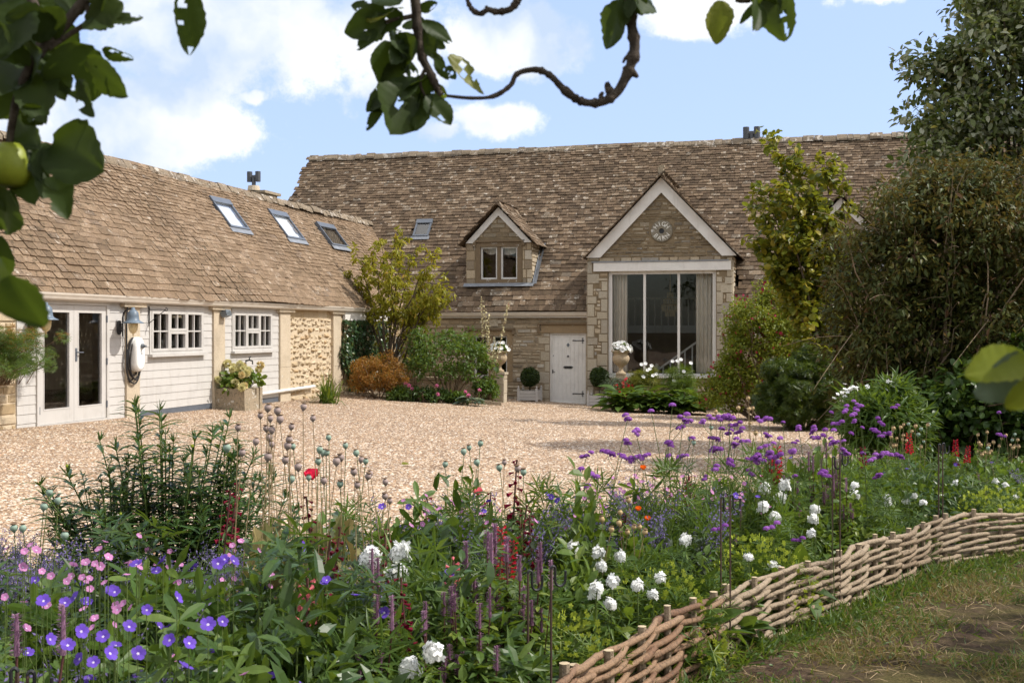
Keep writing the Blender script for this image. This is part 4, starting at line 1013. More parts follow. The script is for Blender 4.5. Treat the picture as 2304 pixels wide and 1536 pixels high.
# ------------------------------------------------------------------ stone pieces and planters by the barn
def lathe_thing(name, prof, mat, loc, label, cat, group=None, k=24):
    m = MB(); m.lathe(prof, (0, 0, 0), k); o = m.build(name, mat, None, True); o.location = loc; return tag(o, label, cat, group)
URN = [(.0, 0), (.13, 0), (.13, .05), (.10, .06), (.06, .09), (.05, .14), (.075, .18), (.15, .22), (.21, .29), (.225, .35), (.20, .40), (.18, .42), (.19, .45), (.25, .49), (.255, .51), (.23, .52), (.2, .48), (0, .46)]
def pedestal(px, pyb, pyt, Y, w, label):
    p = at(px, pyb, Y); g = gz(p.x, p.y); zt = at(px, pyt, Y).z
    m = MB(); m.box((-w, -w, -.2), (w, w, zt - g - .05)); m.box((-w - .03, -w - .03, zt - g - .05), (w + .03, w + .03, zt - g)); m.box((-w * .65, -w * .65, zt - g), (w * .65, w * .65, zt - g + .08))
    o = m.build('pedestal', M['old_stone']); o.location = (p.x, p.y, g); o.rotation_euler = (0, 0, -TH); tag(o, label, 'pedestal'); return Vector((p.x, p.y, zt + .08))
u1 = pedestal(1397, 910, 850, 31.3, .2, 'square weathered stone pedestal beneath the urn by the tall window')
s = 2600 / 31.3 * .5
URN1 = lathe_thing('stone_urn', [(r * 1.05, z * 1.3) for r, z in URN], M['urn_stone'], u1, 'carved stone urn of white flowers in front of the tall window', 'urn')
u2p = at(1124, 905, 31.9)
m = MB(); g2 = gz(u2p.x, u2p.y); zt = at(1124, 842, 31.9).z - g2
stones(m, lambda a, z, o: (a, -.17 - o, z), -.17, .17, -.2, zt, 5, (.25, .5), (.5, .5), (.0, .01), .012, (), None, .004)
stones(m, lambda a, z, o: (.17 + o, a, z), -.17, .17, -.2, zt, 6, (.25, .5), (.5, .5), (.0, .01), .012, (), None, .004)
m.box((-.165, -.165, -.2), (.165, .165, zt - .01)); m.box((-.2, -.2, zt), (.2, .2, zt + .06))
o = m.build('gate_pier', M['ashlar']); o.location = (u2p.x, u2p.y, g2); o.rotation_euler = (0, 0, -TH); tag(o, 'square stone pier at the end of the low garden wall, carrying an urn', 'pier')
URN2 = lathe_thing('stone_urn', [(r * .95, z * 1.15) for r, z in URN], M['urn_stone'], (u2p.x, u2p.y, g2 + zt + .06), 'carved stone urn of white flowers on the pier beside the hollyhocks', 'urn')
# low wall and kerb of the raised bed
lw0, lw1 = toL((u2p.x, u2p.y)), None
m = MB(); a1 = lw0.x - .2; yl = lw0.y
zt = g2 + .62; stones(m, lambda a, z, o: (a, yl - .12 - o, z), .5, a1, g2 - .3, zt, 9, (.1, .2), (.2, .5), (.0, .03), .012, (), None, .01); m.box((.5, yl - .12, g2 - .3), (a1, yl + .12, zt)); m.box((.5, yl - .17, zt), (a1, yl + .17, zt + .07))
o = m.build('garden_wall', M['old_stone']); o.matrix_world = barn_m; tag(o, 'low stone garden wall behind the green shrub and hollyhocks', 'wall')
KERB = [pG(760, 889), pG(880, 893), pG(1000, 905), pG(1060, 910), pG(1128, 914)]
m = MB(); rg = random.Random(3)
for A, B in zip(KERB, KERB[1:]):
    n = 3; d = (B - A) / n; sd = Vector((-d.y, d.x, 0)).normalized() * .12
    for i in range(n):
        p, q = A + d * i + d * .02, A + d * (i + 1); h = Vector((0, 0, .10 + rg.uniform(-.02, .03)))
        lo = Vector((0, 0, -.1)); m.hexa([p + lo, q + lo, q + sd + lo, p + sd + lo, p + h, q + h, q + sd + h, p + sd + h])
o = m.build('bed_kerb', M['old_stone']); tag(o, 'low stone kerb between the gravel and the corner bed', 'kerb')
def box_planter(px, label, l2):
    x, z = pF(px, 905, -.62); g = gz(*toW(x, -.62)[:2]) + .02; w = .27; h = .33
    t = thing('box_planter', label, 'planter', toW(x, -.62, g), -TH, 'pale box planters beside the front door')
    m = MB()
    for s in (-1, 1):
        for i in range(3): pbox(m, lambda a, z, o, s=s: (a, s * (w + o), z), -w, w, .04 + i * .093, .127 + i * .093, -.02, .0); pbox(m, lambda a, z, o, s=s: (s * (w + o), a, z), -w, w, .04 + i * .093, .127 + i * .093, -.02, .0)
    m.box((-w + .02, -w + .02, .03), (w - .02, w - .02, .29), 1); m.build('box', [M['planter_paint'], M['soil']], t)
    for sx in (-1, 1):
        for sy in (-1, 1):
            m = MB(); m.box((sx * w - .03, sy * w - .03, 0), (sx * w + .03, sy * w + .03, .38)); m.lathe([(.0, .45), (.022, .44), (.028, .42), (.015, .395), (.02, .38)], (sx * w, sy * w, 0), 10); m.build('corner_post', M['planter_paint'], t)
    bp = at(px + (0 if px < 1250 else 2), 848, 1); zb = pF(px, 848, -.62)[1]
    b = thing('box_ball_tree', l2, 'topiary', toW(x, -.62, g + .28), -TH, 'clipped ball trees in the box planters')
    return b, zb - g - .28
BALLS = [box_planter(1192, 'pale slatted box planter left of the front door', 'clipped round topiary ball on a thin stem, between the small window and the front door'),
         box_planter(1348, 'pale slatted box planter between the front door and the stone pedestal', 'clipped round topiary ball on a thin stem, between the front door and the urn')]
# ------------------------------------------------------------------ leaves, petals and stems
def tpl(prof, fold=.25, droop=.15):
    V, Q = [], []
    for t, w in prof: V += [(-w, t, fold * w - droop * t * t), (0, t, -droop * t * t), (w, t, fold * w - droop * t * t)]
    for i in range(len(prof) - 1):
        b = i * 3; Q += [(b, b + 1, b + 4, b + 3), (b + 1, b + 2, b + 5, b + 4)]
    return np.array(V, float), np.array(Q)
def spread(t, n, tilt=0., r0=0., arc=6.2832, a0=0.):
    """copies of a blade set round a centre (lobed leaves, flowers); tilt lifts the tips into a cup"""
    V0, Q0 = t; V, Q = [], []
    for i in range(n):
        a = a0 + arc * i / (n if arc > 6.2 else n - 1); v = V0.copy(); v[:, 1] += r0
        y, z = v[:, 1].copy(), v[:, 2].copy(); v[:, 1] = y * math.cos(tilt) - z * math.sin(tilt); v[:, 2] = y * math.sin(tilt) + z * math.cos(tilt)
        V.append(np.stack([v[:, 0] * math.cos(a) - v[:, 1] * math.sin(a), v[:, 0] * math.sin(a) + v[:, 1] * math.cos(a), v[:, 2]], 1)); Q.append(Q0 + i * len(V0))
    return np.concatenate(V), np.concatenate(Q)
T_SIMPLE = tpl([(0, .01), (.42, .24), (1, 0)], .3, .18)
T_LEAF = tpl([(0, .02), (.3, .19), (.65, .16), (1, 0)], .3, .3)
T_OVAL = tpl([(0, .02), (.28, .26), (.65, .23), (1, 0)], .25, .22)
T_ROUND = tpl([(0, .05), (.22, .36), (.6, .38), (.9, .2), (1, 0)], .18, .15)
T_LANCE = tpl([(0, .015), (.3, .085), (.7, .055), (1, 0)], .35, .3)
T_STRAP = tpl([(0, .018), (.3, .024), (.6, .022), (.85, .014), (1, 0)], .5, .75)
T_BIG = tpl([(0, .02), (.2, .16), (.45, .24), (.7, .19), (.9, .08), (1, 0)], .35, .32)
T_PALM = spread(tpl([(0, .03), (.5, .14), (.8, .12), (1, .0)], .15, .12), 5, .1, 0, 4.6, -2.3)
T_LUPIN = spread(tpl([(0, .015), (.55, .10), (1, .0)], .3, .15), 7, .25, 0, 5.6, -2.8)
T_FINE = spread(tpl([(0, .01), (.5, .05), (1, 0)], .2, .1), 5, .1, 0, 3.2, -1.6)
T_GERFL = spread(tpl([(0, .10), (.5, .40), (.82, .44), (1, .24)], .1, .1), 5, .42)
T_STAR5 = spread(tpl([(0, .12), (.6, .34), (1, .18)], .0, .1), 5, .1)
T_POPPY = spread(tpl([(0, .2), (.4, .5), (.8, .62), (1, .4)], .05, -.25), 5, .75)
def unit(v): return v / (np.linalg.norm(v, axis=-1, keepdims=True) + 1e-9)
def scatter(mb, t, P, D, N, S, mat=0):
    V0, Q0 = t; P, D, N = np.asarray(P, float), unit(np.asarray(D, float)), np.asarray(N, float)
    X = unit(np.cross(D, N)); Z = np.cross(X, D); S = np.broadcast_to(np.asarray(S, float), (len(P),))[:, None, None]
    V = P[:, None, :] + S * (V0[None, :, 0:1] * X[:, None] + V0[None, :, 1:2] * D[:, None] + V0[None, :, 2:3] * Z[:, None])
    k = len(V0); Q = (Q0[None] + (np.arange(len(P)) * k)[:, None, None]).reshape(-1, Q0.shape[1])
    mb.add(V.reshape(-1, 3), Q, mat)
def balls(g, n): return unit(g.normal(size=(n, 3)))
UPV = np.array((0, 0, 1.))
def bend_pts(h, bx, by, n=6): return [(bx * (i / n) ** 2, by * (i / n) ** 2, h * i / n) for i in range(n + 1)]

# ------------------------------------------------------------------ shrubs and trees
def clumps(g, n, R3, cz, low=-.5, inner=.5):
    u = balls(g, n * 3); u = u[u[:, 2] > low][:n]
    lump = 1 + .16 * np.sin(u[:, 0] * 4.1 + 1) * np.cos(u[:, 1] * 3.7) + .12 * np.sin(u[:, 2] * 6 + u[:, 0] * 3)
    r = (inner + (1 - inner) * g.random(len(u)) ** .55) * lump
    return u * r[:, None] * np.array(R3) + np.array((0, 0, cz))
def leaf_clump(mb, g, c, cr, n, t, size, mat=0, droop=.2, flat=.75):
    u = balls(g, n); r = cr * (.35 + .65 * g.random(n) ** .5)
    P = c + u * r[:, None] * np.array((1, 1, flat))
    D = u * .8 + g.normal(size=(n, 3)) * .55 + np.array((0, 0, -droop))
    N = u * .5 + UPV + g.normal(size=(n, 3)) * .45
    scatter(mb, t, P, D, N, size * g.uniform(.65, 1.25, n), mat)
def shrub(name, label, cat, base, R3, cz, mat, t, size, ncl, cr, per, seed, stems=10, low=-.5, inner=.5, flower=None, bark='twig', srad=.018, droop=.2, extra=(), group=None, sparse=0):
    g = np.random.default_rng(seed); root = thing(name, label, cat, base, 0, group)
    cs = clumps(g, ncl, R3, cz, low, inner)
    for e in extra: cs = np.concatenate([cs, clumps(g, e[0], e[1], 0, -.8, .4) + np.array(e[2])])
    m = MB()
    for c in cs: leaf_clump(m, g, c, cr * g.uniform(.7, 1.3), int(per * g.uniform(.6, 1.3)), t, size, 0, droop)
    m.build('foliage', M[mat], root)
    m = MB()
    for c in cs[g.permutation(len(cs))[:stems]]:
        b = np.array((c[0] * .08, c[1] * .08, -.05)); q = b * .45 + c * .55 + g.normal(size=3) * .12; q[2] = max(q[2], .2)
        q1 = (b + q) / 2 + g.normal(size=3) * .06; q2 = (q + c) / 2 + g.normal(size=3) * .06
        m.tube([b, q1, q, q2, c, c + (c - q) * .12], np.array((1., .85, .7, .5, .3, .12)) * srad, 5)
    m.build('stems', M[bark], root)
    if flower:
        fm, ft, fs, k = flower; m = MB(); P, D = [], []
        for c in cs:
            u = balls(g, k); P.append(c + u * cr * 1.05); D.append(u)
        P, D = np.concatenate(P), np.concatenate(D); scatter(m, ft, P, D + UPV * .2, g.normal(size=P.shape) + .01, fs * g.uniform(.7, 1.2, len(P)))
        m.build('flowers', M[fm], root)
    return root
def grow(m, g, p, d, L, r, lev, sites, wander=.16, up=.12, kids=(3, 5), ratio=.62, ang=.75, n=7, start=.3, mat=0):
    pts = [p.copy()]; ds = [d.copy()]
    for i in range(n):
        d = unit(d + g.normal(size=3) * wander + UPV * up); p = p + d * L / n; pts.append(p.copy()); ds.append(d.copy())
    m.tube(pts, np.linspace(r, r * .3, n + 1), 6 if r > .02 else 4, mat, False)
    if lev == 0 or L < .5:
        for i in range(1, n + 1): sites.append((pts[i], ds[i]))
    if lev > 0:
        for k in range(g.integers(kids[0], kids[1] + 1)):
            t = start + (1 - start) * g.random(); i = min(n, int(t * n)); ax = unit(np.cross(ds[i], g.normal(size=3)))
            a = ang * g.uniform(.6, 1.2); dd = unit(ds[i] * math.cos(a) + ax * math.sin(a))
            grow(m, g, pts[i], dd, L * ratio * g.uniform(.7, 1.2), r * .5 * (1.1 - .5 * t), lev - 1, sites, wander, up, kids, ratio, ang, n, .2, mat)
    return pts
def ground_at(px, Y):
    x = (px - CX) / F * Y; return Vector((x, Y, gz(x, Y)))
def m_per_px(Y): return Y / F

# the young tree in the corner bed: several stems fanning up, leaves hanging along them
def cherry():
    b = ground_at(872, 31.4); root = thing('cherry_tree', 'young yellow-green tree with fanned stems in front of the ivy corner', 'tree', b)
    g = np.random.default_rng(77); m = MB(); s = []
    p0 = np.array((0, 0, -.05)); k = 1 / m_per_px(31.4) ** -1
    heads = [(905, 520), (935, 560), (975, 575), (800, 570), (840, 560), (1000, 640), (990, 690), (790, 610), (880, 590), (850, 640), (955, 625), (930, 700), (820, 680), (895, 540), (860, 545), (945, 720), (985, 655), (1005, 665)]
    for i, (hx, hy) in enumerate(heads):
        tip = np.array(at(hx, hy, 31.4 + g.uniform(-.8, .8))) - np.array(b)
        fork = np.array((.02 + .0 * i, 0, .9)) + g.normal(size=3) * np.array((.12, .12, .2)) + tip * np.array((.15, .15, .08)); q1 = p0 * .4 + fork * .6 + g.normal(size=3) * .03
        pts = [p0, q1, fork]
        for t in (.3, .5, .7, .85, 1.): pts.append(fork + (tip - fork) * t + np.array((0, 0, .25 * math.sin(t * 3.14))) * (1 if abs(tip[0]) > .8 else .2) + g.normal(size=3) * .035)
        m.tube(pts, np.array((.045, .04, .028, .02, .016, .012, .008, .004)), 5, 0, False)
        for j in range(3, 8):
            for q in range(4):
                d = unit(pts[j] - pts[j - 1] + g.normal(size=3) * .9); o = pts[j] + (pts[j - 1] - pts[j]) * g.random(); L = g.uniform(.15, .42); e = o + d * L
                m.tube([o, o + d * L * .5 + UPV * .02, e], (.006, .005, .002), 3, 0, False)
                for t in np.linspace(.15, 1, 6): s.append((o + d * L * t, d))
    m.build('trunk', M['bark'], root)
    s = [q for q in s if q[0][2] > 2.0 or g.random() < .10]; P = np.array([a for a, _ in s]); D = np.array([d for _, d in s]); n = 3; P = np.repeat(P, n, 0) + g.normal(size=(len(P) * n, 3)) * .03
    D = np.repeat(D, n, 0) * .5 + g.normal(size=P.shape) * .5 + np.array((0, 0, -.65))
    m = MB(); scatter(m, T_LEAF, P, D, g.normal(size=P.shape) + UPV * .8, .15 * g.uniform(.6, 1.2, len(P))); m.build('crown', M['lf_cherry'], root)
cherry()
# shrubs of the corner bed
def px_shrub(name, label, cat, px, Y, pxw, pytop, pybot, mat, t, size, ncl, cr, per, seed, depth=.8, **kw):
    b = ground_at(px, Y); k = m_per_px(Y); zt = at(px, pytop, Y).z - b.z; zb = max(-.05, at(px, pybot, Y).z - b.z); rx = pxw / 2 * k
    return shrub(name, label, cat, b, (rx * .88, rx * depth, (zt - zb) / 2 * .9), (zt + zb) / 2, mat, t, size, ncl, cr, per, seed, **kw)
px_shrub('spiraea_shrub', 'rounded orange and russet shrub at the foot of the young tree', 'shrub', 852, 29.9, 168, 792, 892, 'lf_orange', T_SIMPLE, .05, 170, .13, 75, 5, low=-.9, inner=.35, flower=None)
px_shrub('green_shrub', 'loose green shrub with pale bare stems in front of the small window', 'shrub', 1015, 30.4, 215, 732, 872, 'lf_mid', T_OVAL, .095, 110, .20, 38, 6, low=-.8, inner=.4, stems=16, srad=.022, extra=((14, (.35, .3, .45), (-.75, .1, 1.5)),))
px_shrub('climbing_shrub', 'wispy bronze-green climber on the corner downpipe', 'shrub', 930, 32.4, 70, 725, 870, 'lf_hazel', T_SIMPLE, .085, 34, .2, 20, 16, low=-.8, inner=.2, stems=14, srad=.012)
for i, (px, py, Y, w, mt, lb) in enumerate(((895, 874, 29.6, 50, 'lf_mid', 'low green perennial beside the russet shrub'), (945, 872, 29.8, 70, 'lf_dark', 'dark low perennial under the loose green shrub'), (985, 880, 29.8, 60, 'lf_dark', 'dark low perennial at the kerb below the pale stems'),
                                            (1092, 850, 30.6, 62, 'lf_mid', 'broad leaved clump at the foot of the hollyhocks'), (1030, 886, 29.9, 50, 'lf_mid', 'low mid-green perennial between the pale stems and the hosta'))):
    px_shrub('bed_perennial', lb, 'plant', px, Y, w, py, 902, mt, T_OVAL, .085, 30, .12, 36, 30 + i, low=-.4, group='low perennials of the corner bed')
def flowers_at(name, label, cat, spots, Y, t, mat, size, stem='stem_green', group=None):
    for (px, py) in spots:
        p = at(px, py, Y); g0 = gz(p.x, p.y); root = thing(name, label, cat, (p.x, p.y, g0), 0, group)
        m = MB(); h = p.z - g0; m.tube(bend_pts(h, .02, .01), .008, 4); m.build('stem', M[stem], root)
        rg = np.random.default_rng(int(px * 7 + py)); m = MB(); u = balls(rg, 7); u[:, 2] = abs(u[:, 2]); u[:, 1] -= .4
        scatter(m, t, np.array([(.02, .01, h)]) + u * size * .2, u, rg.normal(size=u.shape), size); m.build('flower_head', M[mat], root)
flowers_at('rose', 'pink double rose on a short stem in the corner bed', 'rose', [(912, 862), (919, 868), (925, 875), (981, 868), (983, 887), (1077, 878), (1046, 882)], 29.5, T_STAR5, 'p_rosepink', .05, group='pink roses of the corner bed')
flowers_at('mallow', 'pink round flower by the variegated hosta', 'flower', [(1052, 890)], 29.3, T_STAR5, 'p_rosepink', .06)
def hosta(px, Y, size, mat, seed, label, n=70, h=.45, group=None, name='hosta'):
    b = ground_at(px, Y); root = thing(name, label, 'plant', b, 0, group); g = np.random.default_rng(seed); m = MB()
    a = g.random(n) * 6.283; e = g.uniform(.2, 1.25, n); u = np.stack([np.cos(a) * np.cos(e), np.sin(a) * np.cos(e), np.sin(e)], 1)
    P = u * g.uniform(.1, h, n)[:, None] * np.array((1, 1, .9)) + np.array((0, 0, .05)); D = np.stack([np.cos(a), np.sin(a), .55 * np.sin(e)], 1)
    scatter(m, T_BIG, P, D, UPV + u * .2 + g.normal(size=u.shape) * .25, size * g.uniform(.7, 1.15, n)); m.build('leaves', M[mat], root); return root
hosta(1060, 29.4, .26, 'lf_glauc', 91, 'variegated cream and green hosta at the kerb end', 50, .22)
for i, px in enumerate((1405, 1440, 1478, 1516, 1550, 1580)):
    hosta(px, 30.1 + .15 * (i % 2) - .05 * i, .46, 'lf_dark' if i % 2 else 'lf_mid', 100 + i, ['hosta at the foot of the urn pedestal', 'second hosta from the pedestal under the tall window', 'dark green hosta below the first mullion of the tall window', 'broad leaved hosta below the middle pane of the tall window', 'hosta below the curtain of the tall window', 'end hosta beside the red-berried bush'][i], 80, .66, 'hostas under the tall window')
# hollyhock spires
for i, (px, py, pb, lean) in enumerate(((1083, 668, 1092, .0), (1100, 706, 1100, 0), (1090, 690, 1104, 0), (1146, 678, 1106, 0), (1112, 760, 1108, 0))):
    Y = 30.9; b = ground_at(pb, Y); tp = np.array(at(px, py, Y)) - np.array(b); g = np.random.default_rng(200 + i)
    root = thing('hollyhock', ['tall hollyhock spire at the window side, nearly in seed', 'hollyhock spire in the middle of the clump', 'hollyhock spire just behind the middle one', 'hollyhock spire leaning towards the front door', 'short hollyhock spire in front of the urn'][i], 'hollyhock', b, 0, 'hollyhock spires')
    m = MB(); pts = [np.array((tp[0] * t ** 1.4, tp[1] * t, tp[2] * t)) for t in np.linspace(0, 1, 9)]; m.tube(pts, np.linspace(.014, .006, 9), 5, 0, False); m.build('stem', M['stem_tan'], root)
    m = MB(); n = 90; t = g.uniform(.35, 1, n); P = np.stack([tp[0] * t ** 1.4, tp[1] * t, tp[2] * t], 1) + g.normal(size=(n, 3)) * .018; scatter(m, T_ROUND, P, balls(g, n), balls(g, n), .055 * g.uniform(.6, 1.2, n)); m.build('seed_pods', M['p_cream'], root)
    m = MB(); n = 26; t = g.uniform(.02, .45, n); P = np.stack([tp[0] * t ** 1.4, tp[1] * t, tp[2] * t], 1); D = balls(g, n); scatter(m, T_ROUND, P + D * .08, D, UPV + D * .3, .17 * g.uniform(.6, 1.2, n)); m.build('leaves', M['lf_mid'], root)
    if i in (0, 3):
        m = MB(); tt = .42 if i == 0 else .97; scatter(m, T_STAR5, [np.array((tp[0] * tt ** 1.4, -.05, tp[2] * tt))], [(0, -1, .2)], [(1, 0, .3)], .06 if i == 0 else .045); m.build('flower', M['p_poppy'], root)
# ivy on the wing wall: a sheet of overlapping leaves following the masonry, thinning towards its edges
def ivy():
    g = np.random.default_rng(14); y0, y1 = wy(752), wy(868); n = 5200
    a = g.random(n); z01 = g.random(n); zt = wzE - .3; zb = -.02
    edge = .06 + .06 * np.sin(z01 * 9) + .12 * (1 - z01) ** 2; keep = (a > edge) & (z01 > .10 * np.sin(a * 12) + .02 + .25 * np.clip(a - .6, 0, 1)) & (g.random(n) < 1.2 - .35 * a)
    a, z01 = a[keep], z01[keep]; n = len(a); root = thing('ivy', 'dark green ivy covering the end of the wing wall', 'ivy', toW(0, (y0 + y1) / 2, 0), -TH)
    P = np.stack([.05 + .16 * g.random(n) ** 1.5 + .05 * np.sin(a * 17) * np.sin(z01 * 13), (a - .5) * (y1 - y0), zb + (zt - zb) * z01], 1)
    D = np.stack([.35 + .3 * g.random(n), g.normal(size=n) * .5, -.7 + .4 * g.normal(size=n)], 1); N = np.stack([np.full(n, 1.2), g.normal(size=n) * .4, .6 + .3 * g.normal(size=n)], 1)
    m = MB(); scatter(m, T_ROUND, P, D, N, .075 * g.uniform(.6, 1.3, n)); m.build('leaves', M['lf_ivy'], root)
    m = MB()
    for i in range(14):
        y = (g.random() - .5) * (y1 - y0) * .8; m.tube([(.03, y + .1 * math.sin(t * 7 + i), zb + (zt - zb) * t) for t in np.linspace(0, .95, 9)], .012, 4)
    m.build('stems', M['bark'], root)
ivy()
def tuft(px, Y, label, n=110, L=.75, mats=('lf_mid', 'lf_lime', 'lf_yellow'), name='daylily', seed=3):
    b = ground_at(px, Y); root = thing(name, label, 'plant', b); g = np.random.default_rng(seed); a = g.random(n) * 6.283; e = g.uniform(.55, 1.45, n)
    D = np.stack([np.cos(a) * np.cos(e), np.sin(a) * np.cos(e), np.sin(e)], 1); P = g.normal(size=(n, 3)) * np.array((.09, .09, .0)); m = MB()
    V0, Q0 = tpl([(0, .022), (.25, .028), (.5, .026), (.75, .018), (1, 0)], .4, .0)
    cut = (n * 45 // 100, n * 75 // 100, n); o = 0
    for k, mt in enumerate(mats):
        m = MB(); s = slice(o, cut[k]); o = cut[k]; idx = range(n)[s]
        for i in idx:
            l = L * g.uniform(.6, 1.15); ts = np.linspace(0, 1, 7); h = np.array((math.cos(a[i]), math.sin(a[i]), 0)); pts = P[i] + np.outer(ts * l * math.cos(e[i]) * 1.15, h) + np.outer(ts * l * math.sin(e[i]) - (ts ** 2.4) * l * .62 * (1.5 - e[i]), UPV)
            w = np.array((-h[1], h[0], 0)) * .016; ww = np.array((.8, 1, 1, .9, .7, .45, .05))[:, None]
            m.add(np.concatenate([pts - w * ww, pts + w * ww]), np.array([(j, j + 1, j + 8, j + 7) for j in range(6)]))
        m.build('blades', M[mt], root)
    return root
tuft(737, 27.2, 'arching green and yellow daylily tuft at the foot of the wing wall', 120, .85)
# hydrangea in the trough
def hydrangea():
    x, y, z = TROUGH; root = thing('hydrangea', 'yellowing hydrangea with fading cream heads growing in the stone trough', 'plant', toW(x, y, z - .05), -TH); g = np.random.default_rng(31); m = MB(); st = MB()
    for i in range(26):
        c = np.array((g.normal() * .16, g.normal() * .20, g.uniform(.10, .40))); leaf_clump(m, g, c, .11, 11, T_ROUND, .12); st.tube([(c[0] * .3, c[1] * .3, 0), c * np.array((.7, .7, .6)), c], .008, 4, 0, False)
    m.build('foliage', M['lf_lime'], root); st.build('stems', M['twig'], root)
    for i in range(22):
        a = g.random() * 6.28; c = np.array((.12 + g.normal() * .18, g.normal() * .26, g.uniform(.08, .60))); n = 60; u = balls(g, n); h = MB(); scatter(h, T_STAR5, c + u * g.uniform(.045, .07), u, g.normal(size=u.shape), .035); h.build('flower_head', M['p_hydr'], root)
hydrangea()
# climber at the near end of the wing
def wall_climber():
    yy, zz = pW(28, 800, .3); root = thing('wall_shrub', 'fine leaved green shrub with orange tips at the near end of the wing', 'shrub', toW(.3, yy, gz(*toW(.3, yy)[:2])), -TH); g = np.random.default_rng(61); m = MB(); m2 = MB(); st = MB(); zt = pW(28, 742, .3)[1] - root.location.z; zb = pW(28, 838, .3)[1] - root.location.z
    for i in range(70):
        c = np.array((abs(g.normal()) * .22, g.normal() * .42 - .15, g.uniform(zb, zt))); leaf_clump(m, g, c, .13, 40, T_FINE, .07, droop=.5); st.tube([(-.26, c[1] * .8, max(0, zb - .2)), (-.15, c[1] * .9, c[2] * .8), c], .006, 4, 0, False)
        if c[2] > (zb + zt) / 2: leaf_clump(m2, g, c + np.array((.05, 0, .06)), .09, 9, T_FINE, .06)
    m.build('foliage', M['lf_mid'], root); m2.build('flowers', M['lf_orange'], root); st.build('stems', M['twig'], root)
wall_climber()
# box balls
for (b, zc) in BALLS:
    g = np.random.default_rng(19); m = MB(); m.tube([(0, 0, 0), (.012, .01, zc * .5), (0, 0, zc)], .017, 6); m.build('stem', M['bark'], b); m = MB(); n = 2600; u = balls(g, n); P = u * (.225 + .04 * g.random(n) + .012 * np.sin(u[:, 0:1] * 9).ravel())[:, None] + np.array((0, 0, zc)); scatter(m, T_OVAL, P, u + g.normal(size=u.shape) * .6, u + g.normal(size=u.shape) * .5, .05); m.lathe([(0, zc - .2), (.14, zc - .14), (.2, zc), (.14, zc + .14), (0, zc + .2)], (0, 0, 0), 12); m.build('crown', M['lf_box'], b)
# white flowers in the urns
for loc, lb, sd in ((URN1.location, 'white bedding flowers filling the urn by the tall window', 1), (URN2.location, 'white bedding flowers spilling from the pier urn behind the hollyhocks', 2)):
    top = .52 * (1.3 if sd == 1 else 1.15); root = thing('urn_flowers', lb, 'flowers', (loc[0], loc[1], loc[2] + top - .06)); g = np.random.default_rng(sd); m = MB(); n = 420; u = balls(g, n); u[:, 2] = abs(u[:, 2]); P = u * np.array((.24, .24, .22)) * g.uniform(.5, 1, n)[:, None] + np.array((0, 0, .02)); scatter(m, T_OVAL, P, u + g.normal(size=u.shape) * .5, UPV + u, .075); m.build('foliage', M['lf_lime'], root)
    m = MB(); n = 60 if sd == 1 else 34; u = balls(g, n); u[:, 2] = abs(u[:, 2]) * .9; P = u * np.array((.28, .28, .28)) + np.array((0, 0, .03)); scatter(m, T_GERFL, P, g.normal(size=u.shape) * .6 + .01, u, .062); m.build('flowers', M['p_white'], root)
# anemones, fuchsia and lavender under the tall window
for i, (px, w, lb, mt) in enumerate(((1450, 84, 'airy yellowing plant under the left-hand mullion with white anemones', 'lf_yellow'), (1528, 92, 'airy yellow-green plant below the tall window with white anemones', 'lf_lime'))):
    r = px_shrub('anemone_plant', lb, 'plant', px, 31.0, w, 822, 900, mt, T_FINE, .13, 60, .12, 17, 140 + i, low=-.6, stems=24, srad=.006, inner=.2, bark='stem_tan')
for i, (px, py) in enumerate(((1452, 818), (1463, 823), (1454, 833), (1462, 830), (1516, 813), (1527, 812), (1533, 809), (1552, 817), (1440, 820), (1468, 845), (1478, 842), (1520, 857), (1540, 836), (1446, 848))):
    p = at(px, py, 30.8 - .05 * (i % 5)); g0 = gz(p.x, p.y); root = thing('white_anemone', 'white anemone flower on a thin stem below the tall window', 'flower', (p.x, p.y, g0), 0, 'white anemones below the tall window'); h = p.z - g0
    m = MB(); m.tube(bend_pts(h, .04 * math.sin(i), .0), .005, 4); m.build('stem', M['stem_green'], root); m = MB(); scatter(m, T_GERFL, [(.04 * math.sin(i), 0, h)], [(1, .2 * math.cos(i), 0)], [(.3 * math.sin(i * 2), -.9, .6)], .055); m.build('flower_head', M['p_white'], root)
px_shrub('lavender_bush', 'grey-green lavender beside the urn pedestal', 'shrub', 1378, 31.0, 46, 838, 912, 'lf_grey', T_LANCE, .11, 26, .12, 34, 150, low=-.5)
px_shrub('fuchsia', 'small red fuchsia against the urn pedestal', 'shrub', 1402, 30.7, 52, 852, 912, 'lf_mid', T_SIMPLE, .05, 26, .10, 22, 151, low=-.6, flower=('p_red', T_STAR5, .032, 4))
